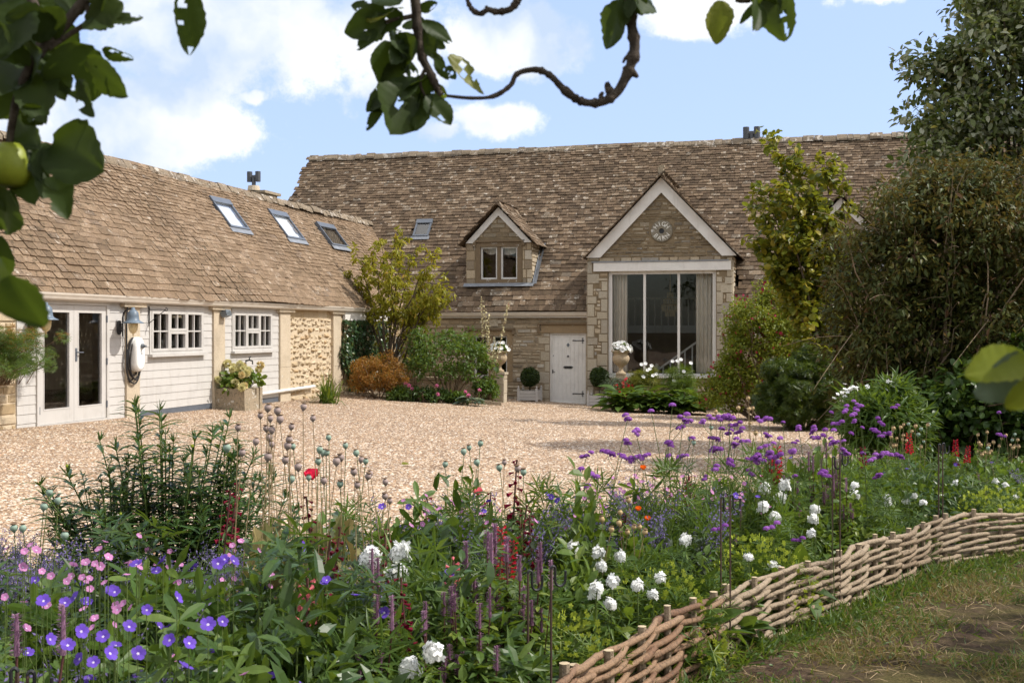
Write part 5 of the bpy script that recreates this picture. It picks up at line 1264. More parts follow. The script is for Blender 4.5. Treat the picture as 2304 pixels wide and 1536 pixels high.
# ------------------------------------------------------------------ the planting on the far side of the yard
px_shrub('spindle_bush', 'bright green bush hung with crimson fruits beside the tall window', 'shrub', 1722, 27.6, 235, 636, 925, 'lf_spindle', T_OVAL, .075, 260, .23, 95, 160, low=-.9, inner=.45, stems=30, srad=.03, flower=('p_berry', T_STAR5, .04, 2), extra=((40, (.55, .5, .6), (-1.05, -.2, .75)),))
px_shrub('choisya_bush', 'low glossy dark green bush in front of the crimson-fruited bush', 'shrub', 1805, 23.6, 215, 785, 985, 'lf_choisya', T_LUPIN, .085, 280, .17, 42, 161, low=-.95, inner=.5, stems=20)
def hazel():
    Y = 24.5; b = ground_at(1880, Y); root = thing('hazel_tree', 'slender yellow-green hazel reaching up in front of the slate roof', 'tree', b); g = np.random.default_rng(63); m = MB(); S = []
    for hx, hy in ((1735, 310), (1785, 340), (1760, 400), (1715, 425), (1725, 470), (1850, 345), (1800, 420), (1840, 400), (1720, 520), (1750, 545), (1800, 500), (1860, 480), (1770, 600), (1740, 590), (1830, 560), (1790, 660), (1850, 640), (1810, 720), (1890, 420), (1720, 560), (1760, 480), (1870, 560)):
        tip = np.array(at(hx, hy, Y + g.uniform(-1, .8))) - np.array(b); p0 = np.array((g.normal() * .1, g.normal() * .1, -.05)); mid = p0 * .45 + tip * .55 + np.array((.35, 0, .1)) * g.uniform(.5, 1.2)
        pts = [p0] + [((1 - t) ** 2) * p0 + 2 * t * (1 - t) * mid + t * t * tip + g.normal(size=3) * .03 for t in (.2, .4, .55, .7, .85, 1)]
        m.tube(pts, np.array((.05, .042, .032, .024, .017, .011, .004)), 5, 0, False)
        for j in range(3, 7):
            for q in range(5):
                d = unit(pts[j] - pts[j - 1] + g.normal(size=3) * .8); o = pts[j] + (pts[j - 1] - pts[j]) * g.random(); L = g.uniform(.2, .55); m.tube([o, o + d * L], (.006, .002), 3, 0, False)
                for t in np.linspace(.2, 1, 8): S.append((o + d * L * t, d))
    m.build('trunk', M['bark'], root); P = np.array([a for a, _ in S]); D = np.array([d for _, d in S]); P = np.repeat(P, 3, 0) + g.normal(size=(len(P) * 3, 3)) * .06; D = np.repeat(D, 3, 0) * .6 + g.normal(size=P.shape) * .6 + np.array((0, 0, -.3))
    m = MB(); scatter(m, T_ROUND, P, D, UPV + g.normal(size=P.shape) * .6, .14 * g.uniform(.55, 1.25, len(P))); m.build('crown', M['lf_hazel'], root)
hazel()
plain('twig_pale', (.28, .21, .14), .85, .1, .3, 30, .5)
def big_bush(name, label, cat, px, Y, blobs, mat, t, size, per, seed, stems, bark='twig', srad=.03, ncl_k=1., cr=.34, base_px=None, arching=0):
    b = ground_at(base_px or px, Y); g = np.random.default_rng(seed); root = thing(name, label, cat, b); m = MB(); allc = []
    for (bx, by, rx, ry, dep, n) in blobs:
        c = np.array(at(bx, by, Y)) - np.array(b); k = m_per_px(Y); cs = clumps(g, int(n * ncl_k), (rx * k, dep, ry * k), 0, -.95, .45) + c; cs = cs[cs[:, 2] > .1]; allc.append(cs)
    cs = np.concatenate(allc); far_ = [c + unit(c - cs.mean(0)) * g.uniform(.1, .35) for c in cs[g.permutation(len(cs))[:len(cs) // 7]]]; cs = np.concatenate([cs, far_])
    for c in cs: leaf_clump(m, g, c, cr * g.uniform(.6, 1.3), int(per * g.uniform(.6, 1.3)), t, size)
    m.build('crown', M[mat], root); m = MB()
    for c in cs[g.permutation(len(cs))[:stems]]:
        b0 = np.array((g.normal() * .15, g.normal() * .15, -.05)); q = b0 * .5 + c * .5 + g.normal(size=3) * .25 + np.array((0, 0, .3)); pts = [((1 - t) ** 2) * b0 + 2 * t * (1 - t) * q + t * t * c + g.normal(size=3) * .03 for t in np.linspace(0, 1, 8)]
        m.tube(pts + [c + unit(c - q) * .35 + g.normal(size=3) * .08], np.append(np.linspace(1, .25, 8), .08) * srad, 5, 0, False)
    m.build('trunk', M[bark], root)
    if arching:
        m = MB(); mid = cs.mean(0)
        for c in cs[g.permutation(len(cs))[:arching]]:
            d = unit(c - mid + g.normal(size=3) * .5); side = g.normal(size=3) * .25; o = c - d * .4; L = g.uniform(.5, 1.15)
            if c[1] > mid[1] + .3: continue
            m.tube([o + (d + np.array((side[0], side[1], .35))) * L * t + np.array((side[0] * .8, -.15, -.5)) * L * t * t for t in np.linspace(0, 1, 7)], np.linspace(.010, .002, 7), 4, 0, False)
        m.build('twigs', M['twig_pale'], root)
    return root
big_bush('silver_tree', 'tall pale-leaved tree rising above the dark bushes', 'tree', 2240, 18.5, [(2150, 300, 95, 120, .8, 60), (2210, 120, 90, 150, 1., 70), (2290, 20, 100, 140, 1.2, 80), (2290, 300, 130, 200, 1.4, 120), (2120, 160, 60, 40, .4, 14), (2230, -30, 60, 60, .5, 18), (2420, 120, 150, 250, 1.5, 110), (2200, 480, 130, 110, 1., 60), (2110, 400, 80, 110, .8, 40), (2130, 480, 100, 80, .8, 36)], 'lf_silver', T_OVAL, .13, 38, 170, 46, 'bark', .06, 1., .30)
big_bush('purple_bush', 'large bronze-purple bush with arching twigs filling the side of the yard', 'shrub', 2080, 15.6, [(1985, 620, 115, 160, .9, 90), (2080, 560, 150, 160, 1., 130), (2200, 560, 130, 180, 1.1, 110), (1985, 800, 100, 110, .8, 60), (2060, 780, 160, 130, 1., 110), (2230, 760, 140, 150, 1.2, 90), (2330, 600, 140, 220, 1.4, 100), (1995, 910, 90, 80, .7, 60), (2100, 900, 150, 90, .8, 90), (2140, 440, 90, 70, .7, 34)], 'lf_purple', T_LEAF, .092, 68, 171, 130, 'twig_pale', .022, 1., .27, None, 110)
big_bush('dark_shrub', 'dark heart-leaved shrub under the bronze bush, with leaning pale stems', 'shrub', 2200, 14.4, [(2130, 930, 90, 80, .6, 50), (2230, 910, 110, 100, .8, 70), (2330, 880, 90, 130, .8, 60), (2050, 950, 60, 60, .5, 24)], 'lf_dark', T_ROUND, .10, 34, 172, 30, 'twig', .035, 1., .25)
px_shrub('daisy_plant', 'tall lance-leaved plant with clusters of small white daisies, before the dark bushes', 'plant', 1995, 13.0, 200, 872, 1030, 'lf_mid', T_LANCE, .17, 120, .16, 70, 173, low=-.6, stems=30, srad=.006, bark='stem_green', inner=.3, droop=-.2, flower=None)
for i, (px, py) in enumerate(((1893, 886), (1912, 878), (1922, 872), (1930, 869), (2002, 869), (2040, 889), (2036, 886), (1980, 914), (2044, 895), (1900, 890), (1995, 915), (2007, 874))):
    p = at(px, py, 12.9); root = thing('white_daisy', 'cluster of small white daisies topping the lance-leaved plant', 'flower', (p.x, p.y, gz(p.x, p.y)), 0, 'white daisies of the lance-leaved plant'); h = p.z - root.location.z; g = np.random.default_rng(i)
    m = MB(); m.tube(bend_pts(h, 0, 0), .006, 4); m.build('stem', M['stem_green'], root); m = MB(); q = g.normal(size=(5, 3)) * .035 + np.array((0, 0, h)); scatter(m, T_STAR5, q, g.normal(size=(5, 3)) * np.array((1, 1, .2)), UPV + g.normal(size=(5, 3)) * .5 + np.array((0, -.7, 0)), .026); m.build('flower_head', M['p_white'], root)
# unseen trees around the viewpoint, added for window reflections and to shade the grass
def yard_tree(x, y, h, r, seed, label):
    b = Vector((x, y, gz(x, y))); g = np.random.default_rng(seed); root = thing('unseen_tree', label, 'tree', b, 0, 'unseen trees around the viewpoint'); cs = clumps(g, 120, (r, r, h * .36), h * .62, -.9, .4); m = MB()
    for c in cs: leaf_clump(m, g, c, r * .26, 42, T_SIMPLE, .34)
    m.build('crown', M['lf_far'], root); m = MB(); m.tube([(0, 0, -.2), (.05, 0, h * .3), (0, .1, h * .7)], (.22, .17, .07), 8)
    for c in cs[:14]: m.tube([(0, 0, h * .35), c * .5 + np.array((0, 0, h * .25)), c], (.07, .05, .02), 5)
    m.build('trunk', M['bark'], root)
for i, (x, y, h, r) in enumerate(((-12, -24, 9, 5.), (-5, -28, 10, 5.), (2, -27, 11, 5.2), (9, -25, 10, 5.), (16, -21, 9, 4.5), (9.6, 4.3, 8, 2.7), (27, 20, 9, 4))):
    yard_tree(x, y, h, r, 300 + i, 'broad leafy tree added out of view around the edge of the garden')
# ------------------------------------------------------------------ woven willow edging, one hurdle panel after another
def hurdle(A, B, hA, hB, label, seed, rows=13, mat='willow'):
    A, B = Vector(A), Vector(B); L = (B - A).length; rg = random.Random(seed); root = thing('willow_hurdle', label, 'hurdle', (A.x, A.y, gz(A.x, A.y)), math.atan2(B.y - A.y, B.x - A.x), 'woven willow hurdles round the flower bed')
    dzz = gz(B.x, B.y) - gz(A.x, A.y); n = max(4, int(L / .30)); xs = [.03 + (L - .06) * i / n for i in range(n + 1)]
    gx = lambda x: dzz * x / L; hx = lambda x: hA + (hB - hA) * x / L + .02 * math.sin(x * 5 + seed)
    for i, x in enumerate(xs):
        m = MB(); r = rg.uniform(.017, .023); top = gx(x) + hx(x) + rg.uniform(-.01, .025) * (1.3 if i in (0, n) else 1); lx = rg.uniform(-.02, .02)
        m.tube([(x, 0, gx(x) - .15), (x + lx * .5, 0, gx(x) + .15), (x + lx, 0, top)], (r * 1.05, r, r * .95), 8); m.lathe([(r * .93, 0), (0, .003)], (x + lx, 0, top + .001), 8, 1); m.build('stake', [M['willow'], M['cut_end']], root)
    for j in range(rows):
        z = .035 + (1 - .06) * j / (rows - 1); ph = j % 2; m = MB()
        # each course: two or three rods that pass before and behind the stakes
        x0 = -.05 - rg.uniform(0, .05)
        while x0 < L - .1:
            x1 = min(L + rg.uniform(.03, .08), x0 + rg.uniform(.75, 1.35)); r = rg.uniform(.0128, .0165) * (1.08 if j > rows - 3 else 1); P = []
            for x in np.arange(x0, x1, .05):
                k = (x - xs[0]) / (xs[1] - xs[0]); o = .029 * math.cos(math.pi * (k + ph)); w = rg.uniform(-.003, .003)
                zz = gx(x) + (hx(x) - .015) * z + 0.008 * math.sin(x * 6 + j * 2.1) + .008 * math.sin(math.pi * (k + ph) + 1) + w + .02 * (x - x0 - .5) * (.5 if j > 1 else 0)
                P.append((x, -o, max(zz, gx(x) + .012)))
            if len(P) > 3:
                tp = np.linspace(1.1, .78, len(P)) * r; tp *= np.array([1 + .06 * math.sin(q * 2.3 + j) + (.28 if rg.random() < .09 else 0) for q in range(len(P))]); m.tube(P, tp, 7, 0, True, 1)
            x0 = x1 - rg.uniform(.06, .16)
        m.build('woven_rods', [M[mat], M['cut_end']], root, True)
    return root
FP = [Vector((x, y, 0)) for x, y in FENCE]
HL = ['willow hurdle in front of the violet geraniums', 'willow hurdle below the white phlox at the bottom edge', 'reddish willow hurdle rising between the two nearer pairs of crook rods', 'brown willow hurdle between the second and third pairs of crook rods', 'pale willow hurdle between the third pair of crook rods and the bend', 'pale willow hurdle running straight beyond the bend']
for i in range(len(FP) - 1):
    a, b = FP[i], FP[i + 1]; d = (b - a).normalized() * .03
    hurdle(a + d, b - d, .36 if i > 0 else .3, .36, HL[i], 20 + i, 13, 'willow_red' if i < 3 else 'willow')
d = (FP[-1] - FP[-2]).normalized(); hurdle(FP[-1] + d * .02, FP[-1] + d * 1.9, .36, .34, 'far willow hurdle at the end of the row by the grass', 33)
# steel crook rods standing in pairs along the edging
def crook(px, pyt, pyb, Y, face, label):
    t = at(px, pyt, Y); b0 = at(px, pyb, Y); g0 = gz(t.x, t.y); h = t.z - g0; m = MB(); f = face
    pts = [(0, 0, -.1), (0, 0, h * .5), (0, 0, h - .012)]; m.tube(pts, .0045, 6, 1)
    q = [(0, 0, h - .012)] + [(f * (.008 - .008 * math.cos(a)), 0, h - .012 + .010 * math.sin(a)) for a in np.linspace(.3, 3.0, 6)] + [(f * .016, 0, h - .05)] + [(f * (.036 - .020 * math.cos(a)), 0, h - .056 - .022 * math.sin(a)) for a in np.linspace(.2, 3.0, 8)] + [(f * .057, 0, h - .022)]
    m.tube(q, .005, 6)
    o = m.build('crook_rod', [M['iron'], M['rust_iron']]); o.location = (t.x, t.y, g0); o.rotation_euler = (0, 0, .3); return tag(o, label, 'plant support', 'steel crook rods along the willow edging')
for a in ((1188, 1282, 1536, 4.35, 1, 'nearer rusty crook rod of the pair at the bottom, left one'), (1240, 1272, 1536, 4.3, 1, 'nearer rusty crook rod of the pair at the bottom, right one'),
          (1622, 1116, 1340, 5.95, 1, 'crook rod of the second pair by the willow posts, left one'), (1643, 1112, 1340, 5.9, 1, 'crook rod of the second pair by the willow posts, right one'),
          (1873, 1026, 1230, 7.0, 1, 'crook rod of the third pair before the verbena, left one'), (1890, 1018, 1230, 7.0, 1, 'crook rod of the third pair before the verbena, right one'),
          (2112, 998, 1155, 8.55, 1, 'far crook rod at the bend of the edging, taller one'), (2121, 996, 1155, 8.5, 1, 'far crook rod at the bend of the edging, shorter one'),
          (40, 1500, 1536, 2.9, -1, 'crook rod at the bottom corner of the bed, straight one'), (62, 1508, 1536, 2.9, 1, 'crook rod at the bottom corner of the bed, hooked one')): crook(*a)

# ------------------------------------------------------------------ flower bed: one plant of each kind, then copies set out over the soil
def proto(name, cat): return thing(name, '', cat, (0, 0, 0))
def mound(g, n, r, h, t, size, m, up=.5, hollow=.35, mat=0):
    u = balls(g, n); u[:, 2] = abs(u[:, 2]); q = (hollow + (1 - hollow) * g.random(n) ** .6)[:, None]; lump = 1 + .22 * np.sin(u[:, 0:1] * 6 + 1.3) * np.cos(u[:, 1:2] * 5)
    P = u * q * lump * np.array((r, r, h)); D = u * np.array((1, 1, .5)) + g.normal(size=(n, 3)) * .5; scatter(m, t, P, D, UPV * up + u * .6 + g.normal(size=(n, 3)) * .35, size * g.uniform(.6, 1.25, n), mat)
def stems_to(m, pts, r=.003): 
    for p in pts: m.tube([(p[0] * .25, p[1] * .25, 0), (p[0] * .7, p[1] * .7, p[2] * .55), tuple(p)], (r * 1.3, r, r * .7), 4, 0, False)
def flower_mesh(nm, t, mat, size, tilt=0):
    m = MB(); scatter(m, t, [(0, 0, 0)], [(1, 0, 0)], [(0, 0, 1)], size); scatter(m, T_STAR5, [(0, 0, size * .09)], [(1, .3, 0)], [(0, 0, 1)], size * .20, 1); return m.mesh(nm, [M[mat], M['p_eye']])
petal('p_eye', (.66, .58, .74), .1, .2)
def add_copies(root, me, nm, pts, dirs, g, s=(.85, 1.15)):
    for p, d in zip(pts, dirs):
        o = bpy.data.objects.new(nm, me); COL.objects.link(o); o.parent = root; o.location = p; q = Vector(d).to_track_quat('Z', 'Y'); o.rotation_euler = q.to_euler(); o.scale = (g.uniform(*s),) * 3
P_ = {}
def P_geranium(k, fm, n, seed):
    g = np.random.default_rng(seed); root = proto('geranium', 'geranium'); m = MB(); mound(g, 380, .32, .46, T_PALM, .075, m); pts = np.stack([g.normal(size=n) * .17, g.normal(size=n) * .17, g.uniform(.36, .54, n)], 1); m.build('foliage', M['lf_mid'], root)
    m = MB(); stems_to(m, pts, .002); m.build('stems', M['stem_green'], root); me = flower_mesh('flower', T_GERFL, fm, 0.0185 if fm == 'p_violet' else .0125); add_copies(root, me, 'flower', pts, [(g.normal() * .6, -.6 + g.normal() * .5, .7) for _ in pts], g); P_[k] = root
P_geranium('ger_v', 'p_violet', 6, 1); P_geranium('ger_v2', 'p_violet', 3, 2); P_geranium('ger_p', 'p_pink', 9, 3)
def P_nepeta(k, seed):
    g = np.random.default_rng(seed); root = proto('catmint', 'catmint'); lf, st, fl = MB(), MB(), MB()
    for i in range(46):
        a = g.random() * 6.28; l = g.uniform(.3, .6); tip = np.array((math.cos(a) * l * .55, math.sin(a) * l * .55, l * .85)); pts = [tip * np.array((t ** 1.5, t ** 1.5, t)) for t in np.linspace(0, 1, 6)]; st.tube(pts, (.003, .0028, .0025, .002, .0018, .001), 3, 0, False)
        n = 22; t = g.uniform(.1, .8, n); Pp = np.stack([tip[0] * t ** 1.5, tip[1] * t ** 1.5, tip[2] * t], 1); scatter(lf, T_OVAL, Pp, balls(g, n) + np.array((0, 0, .2)), UPV + g.normal(size=(n, 3)) * .3, .034 * g.uniform(.6, 1.2, n))
        n = 26; t = g.uniform(.72, 1.02, n); Pp = np.stack([tip[0] * t ** 1.5, tip[1] * t ** 1.5, tip[2] * t], 1); d = balls(g, n); scatter(fl, T_SIMPLE, Pp + d * .006, d, g.normal(size=(n, 3)), .014)
    lf.build('foliage', M['lf_grey'], root); st.build('stems', M['stem_green'], root); fl.build('flowers', M['p_nepeta'], root); P_[k] = root
P_nepeta('nep', 4); P_nepeta('nep2', 5)
def P_lupin(k, seed, mat='lf_dark', t=T_LUPIN, size=.095, n=230, r=.32, h=.5, nm='lupin', cat='perennial'):
    g = np.random.default_rng(seed); root = proto(nm, cat); m = MB(); mound(g, n, r, h, t, size, m, .8); m.build('foliage', M[mat], root); m = MB(); u = balls(g, 14); u[:, 2] = abs(u[:, 2]); stems_to(m, u * np.array((r, r, h)) * .8, .0035); m.build('stems', M['stem_green'], root); P_[k] = root
P_lupin('lup', 6); P_lupin('lup2', 7, 'lf_mid'); P_lupin('broad', 8, 'lf_mid', T_BIG, .27, 30, .16, .3, 'broad_leaved_perennial'); P_lupin('leafy', 9, 'lf_mid', T_OVAL, .058, 560, .30, .5, 'leafy_perennial'); P_lupin('leafy2', 10, 'lf_dark', T_LEAF, .075, 460, .30, .5, 'leafy_perennial'); P_lupin('gland', 13, 'lf_lime', T_OVAL, .065, 380, .30, .42, 'pale_leafy_perennial'); P_lupin('feather', 15, 'lf_mid', T_FINE, .085, 380, .30, .45, 'ferny_perennial')
def P_alch(k, seed):
    g = np.random.default_rng(seed); root = proto('lady_mantle', 'perennial'); m = MB(); mound(g, 420, .30, .33, T_FINE, .06, m); m.build('foliage', M['lf_lime'], root); m = MB(); u = balls(g, 420); u[:, 2] = abs(u[:, 2]); P = u * np.array((.3, .3, .38)) * g.uniform(.8, 1.1, 420)[:, None]; scatter(m, T_STAR5, P, u, g.normal(size=u.shape), .012); m.build('flowers', M['p_lime'], root); P_[k] = root
P_alch('alch', 11)
def spike(m, g, base, h, r, n, t, size, mat=0, down=0.):
    u = g.random(n) * 6.283; z = g.random(n) ** .9; rr = r * np.clip(1.15 - .55 * z, .2, 1); P = base + np.stack([rr * np.cos(u), rr * np.sin(u), z * h], 1); D = np.stack([np.cos(u), np.sin(u), np.full(n, .5 - down)], 1); scatter(m, t, P, D, np.stack([-np.sin(u) * .2, np.cos(u) * .2, np.ones(n)], 1), size * g.uniform(.7, 1.2, n), mat)
def P_agast(k, ns, seed, H=.75):
    g = np.random.default_rng(seed); root = proto('hyssop', 'giant hyssop'); lf, st = MB(), MB()
    for i in range(ns):
        a = g.random() * 6.28; d = g.uniform(.02, .16); h = H * g.uniform(.6, 1.0); tip = np.array((math.cos(a) * d, math.sin(a) * d, h)); pts = [tip * np.array((t ** .7, t ** .7, t)) for t in np.linspace(0, 1, 6)]; st.tube(pts, .0035, 4, 0, False)
        n = 46; t = g.uniform(.1, .96, n); Pp = np.stack([tip[0] * t ** .7, tip[1] * t ** .7, tip[2] * t], 1); dd = balls(g, n) * np.array((1, 1, .25)); scatter(lf, T_OVAL, Pp, dd, UPV + g.normal(size=(n, 3)) * .2, .088 * g.uniform(.5, 1.2, n) * (1.15 - .55 * t))
        sp = MB(); l = g.uniform(.07, .135); sp.tube([tip, tip + UPV * l], (.008, .004), 6); spike(sp, g, tip, l, .0095, 150, T_SIMPLE, .011); sp.build('flower_spike', M['p_agast'], root)
    lf.build('foliage', M['lf_lime'], root); st.build('stems', M['stem_wine'], root); P_[k] = root
P_agast('aga', 9, 21); P_agast('aga2', 5, 22)
def P_phlox(k, nh, seed, H=.62):
    g = np.random.default_rng(seed); root = proto('white_phlox', 'phlox'); lf, st = MB(), MB()
    for i in range(nh):
        a = g.random() * 6.28; d = g.uniform(.0, .11); h = H * g.uniform(.8, 1.05); tip = np.array((math.cos(a) * d, math.sin(a) * d - .02, h)); st.tube([(0, 0, 0), tip * np.array((.5, .5, .5)), tip], .004, 5, 0, False); n = 26; t = g.uniform(.15, .92, n); dd = balls(g, n) * np.array((1, 1, .3)); scatter(lf, T_LANCE, tip * t[:, None], dd, UPV + g.normal(size=(n, 3)) * .2, .10 * g.uniform(.6, 1.1, n))
        hd = MB(); n = 40; u = balls(g, n); u[:, 2] = abs(u[:, 2]) * 1.1 - .25; lob = 1 + .28 * np.sin(np.arctan2(u[:, 1], u[:, 0]) * 3 + i) * (1 - u[:, 2]); c = tip + u * np.array((.034, .034, .047)) * (lob * g.uniform(.6, 1.12, n))[:, None]; D = np.cross(u, g.normal(size=u.shape)); scatter(hd, T_STAR5, c, D, u + g.normal(size=u.shape) * .35, .0205 * g.uniform(.75, 1.15, n)); hd.build('flower_head', M['p_white'], root)
    lf.build('foliage', M['lf_mid'], root); st.build('stems', M['stem_green'], root); P_[k] = root
P_phlox('phl', 1, 31); P_phlox('phl2', 2, 32); P_phlox('phl3', 3, 33)
T_BELL = (lambda: (lambda m: (m.V[0], np.array(m.F[0][0])))(type('q', (), {})) if False else None)()
def bell():
    k = 7; a = np.arange(k) / k * 6.2832; pr = [(.05, 0), (.13, .2), (.17, .55), (.24, .82), (.36, 1.)]
    V = np.concatenate([np.stack([r * np.cos(a), np.full(k, y), r * np.sin(a)], 1) for r, y in pr]); Q = np.array([(i * k + j, i * k + (j + 1) % k, (i + 1) * k + (j + 1) % k, (i + 1) * k + j) for i in range(4) for j in range(k)]); return V, Q
T_BELL = bell()
def P_pens(k, fm, seed, H=.75, n=16, dense=False):
    g = np.random.default_rng(seed); root = proto('snapdragon' if dense else 'penstemon', 'snapdragon' if dense else 'penstemon'); lf, st, fl = MB(), MB(), MB(); tip = np.array((.05, -.03, H)); st.tube([(0, 0, 0), tip * np.array((.3, .3, .5)), tip], .004, 5, 0, False)
    q = 34; t = g.uniform(.08, .75, q); scatter(lf, T_LANCE, np.stack([tip[0] * t ** 2, tip[1] * t ** 2, tip[2] * t], 1), balls(g, q) * np.array((1, 1, .4)), UPV + g.normal(size=(q, 3)) * .2, .085 * g.uniform(.6, 1.2, q))
    z = np.linspace(.66 if not dense else .74, 1.0, n); u = np.arange(n) * 2.4; P = np.stack([tip[0] * z ** 2, tip[1] * z ** 2, tip[2] * z], 1); D = np.stack([np.cos(u), np.sin(u), np.full(n, .25 if dense else -.35)], 1); scatter(fl, T_BELL, P + D * .008, D, UPV + g.normal(size=(n, 3)) * .1, (.026 if dense else .034) * np.linspace(1.1, .55, n))
    lf.build('foliage', M['lf_mid'], root); st.build('stem', M['stem_wine'], root); fl.build('flowers', M[fm], root); P_[k] = root
P_pens('pen', 'p_wine', 41); P_pens('pen2', 'p_wine', 42, .7, 12); P_pens('snap', 'p_red', 43, .65, 34, True); P_pens('snapw', 'p_wine', 44, .6, 26, True); P_pens('coral', 'p_coral', 45, .5, 14, True)
T_LANCE2 = tpl([(0, .02), (.25, .075), (.6, .065), (1, 0)], .3, .42)
leafmat('lf_helian', [(0, (.030, .070, .022)), (.6, (.055, .115, .032)), (1, (.10, .165, .05))], .25, .35)
def P_helian(seed):
    g = np.random.default_rng(seed); root = proto('perennial_sunflower', 'perennial sunflower'); lf, st, bd = MB(), MB(), MB()
    for i in range(44):
        a = g.random() * 6.28; d = .72 * g.random() ** .6; h = 1.05 * g.uniform(.72, 1.05) * (1 - .30 * (d / .6) ** 2); tip = np.array((math.cos(a) * d, math.sin(a) * d * .8, h)); pts = [tip * np.array((.3 + .7 * t if t else .3, .3 + .7 * t, t)) for t in np.linspace(0, 1, 6)]; st.tube(pts, (.006, .0055, .005, .0045, .004, .003), 4, 0, False)
        n = 34; t = np.sort(g.uniform(.1, 1, n)); Pp = np.stack([tip[0] * (.3 + .7 * t), tip[1] * (.3 + .7 * t), tip[2] * t], 1); an = np.arange(n) * 2.4 + g.normal(size=n) * .3; D = np.stack([np.cos(an), np.sin(an), .12 + .5 * t], 1); scatter(lf, T_LANCE2, Pp, D, UPV * 1.0 + D * .1, .20 * g.uniform(.7, 1.15, n) * np.clip(1.35 - .5 * t, .6, 1)); n = 7; scatter(lf, T_LANCE, np.repeat([tip], n, 0), balls(g, n) + UPV * 1.3, balls(g, n), .06)
        if i % 9 == 0: bd.lathe([(0, 0), (.01, .005), (.009, .015), (0, .018)], tip + UPV * .03, 7)
    lf.build('foliage', M['lf_helian'], root); st.build('stems', M['stem_green'], root); bd.build('buds', M['p_lime'], root); P_['hel'] = root
P_helian(51)
T_LOBE = tpl([(0, .05), (.18, .3), (.3, .16), (.48, .36), (.6, .2), (.78, .28), (.88, .12), (1, 0)], .5, .35)
g = np.random.default_rng(52); root = proto('poppy_foliage', 'poppy leaves'); m = MB(); mound(g, 90, .15, .42, T_LOBE, .06, m, .3); m.build('leaves', M['lf_glauc'], root); m = MB(); mound(g, 90, .15, .40, T_LOBE, .06, m, .1); m.build('withered_leaves', M['lf_dry'], root); P_['popl'] = root
# where things stand, for telling like plants apart
MARK = [(-2.1, 6.4, 'by the lance-leaved bush'), (-1.2, 6.2, 'among the poppy heads'), (-1.0, 5.6, 'near the red poppy'), (-.15, 6.0, 'near the tall wine-red penstemon'), (.75, 6.6, 'beside the orange poppies'), (.0, 4.5, 'near the lowest pair of crook rods'), (-.25, 4.3, 'beside the hyssop spikes'),
        (-.9, 4.1, 'in the dark lupin leaves'), (-1.3, 3.3, 'in the bottom corner of the bed'), (-2.2, 5.2, 'in the catmint by the gravel'), (-.6, 3.9, 'in front of the white phlox'), (1.0, 6.2, 'by the second pair of crook rods'), (1.9, 7.4, 'behind the third pair of crook rods'), (1.6, 8.3, 'among the verbena'), (3.0, 9, 'at the bend of the willow edging'), (2.6, 9.8, 'behind the verbena heads'), (4, 11, 'before the lance-leaved daisy plant'), (5, 11.5, 'under the dark bushes'), (.3, 7.2, 'at the gravel edge behind the penstemon'), (4.4, 9.7, 'behind the straight willow hurdle')]
def mark(x, y): return min(MARK, key=lambda q: (q[0] - x) ** 2 + (q[1] - y) ** 2)[2]
DESC = {'ger_v': 'violet-blue geranium mound', 'ger_v2': 'sparse violet geranium', 'ger_p': 'pink-flowered geranium mound', 'nep': 'hazy lilac catmint', 'nep2': 'grey-green catmint', 'lup': 'dark hand-leaved lupin clump', 'lup2': 'mid-green hand-leaved lupin clump', 'broad': 'broad ribbed leaves rosette', 'leafy': 'bushy mid-green perennial', 'leafy2': 'bushy dark perennial', 'gland': 'pale yellow-green leafy perennial', 'feather': 'ferny green perennial', 'alch': 'frothy lime-green mound',
        'aga': 'many-spiked purple hyssop', 'aga2': 'few-spiked purple hyssop', 'phl': 'single white phlox head', 'phl2': 'twin white phlox heads', 'phl3': 'white phlox with three heads', 'pen': 'wine-red penstemon', 'pen2': 'dark wine-red penstemon', 'snap': 'bright red snapdragon spire', 'snapw': 'wine-red snapdragon spire', 'coral': 'coral snapdragon', 'hel': 'big dark lance-leaved bush not yet in flower', 'popl': 'withered and blue-green poppy leaves'}
HT = {'ger_v': .54, 'ger_v2': .54, 'ger_p': .54, 'nep': .52, 'nep2': .52, 'lup': .5, 'lup2': .5, 'broad': .42, 'leafy': .5, 'leafy2': .5, 'gland': .42, 'feather': .45, 'alch': .38, 'aga': .86, 'aga2': .86, 'phl': .66, 'phl2': .66, 'phl3': .66, 'pen': .76, 'pen2': .71, 'snap': .66, 'snapw': .61, 'coral': .51, 'hel': 1.1, 'popl': .5}
GRP = {'ger_v': 'violet geraniums', 'ger_v2': 'violet geraniums', 'ger_p': 'pink geraniums', 'nep': 'catmint', 'nep2': 'catmint', 'lup': 'lupin clumps', 'lup2': 'lupin clumps', 'broad': 'broad leaved rosettes', 'leafy': 'bushy perennials', 'leafy2': 'bushy perennials', 'gland': 'pale perennials', 'feather': 'ferny perennials', 'alch': 'lime-green mounds', 'aga': 'purple hyssop', 'aga2': 'purple hyssop', 'phl': 'white phlox', 'phl2': 'white phlox', 'phl3': 'white phlox', 'pen': 'wine-red penstemons', 'pen2': 'wine-red penstemons', 'snap': 'snapdragons', 'snapw': 'snapdragons', 'coral': 'snapdragons', 'hel': 'perennial sunflowers', 'popl': 'poppy leaves'}
PL = random.Random(9)
def put(k, x, y, h=None, rot=None, wid=None):
    s = (h or HT[k]) / HT[k]; w = wid or max(.75, min(1.25, s))
    o = dup(P_[k], (x, y, gz(x, y) + .03), PL.uniform(0, 6.28) if rot is None else rot, (w, w, s), DESC[k] + ' ' + mark(x, y), (GRP[k] + ' of the flower bed') if GRP[k] else None)
    return o
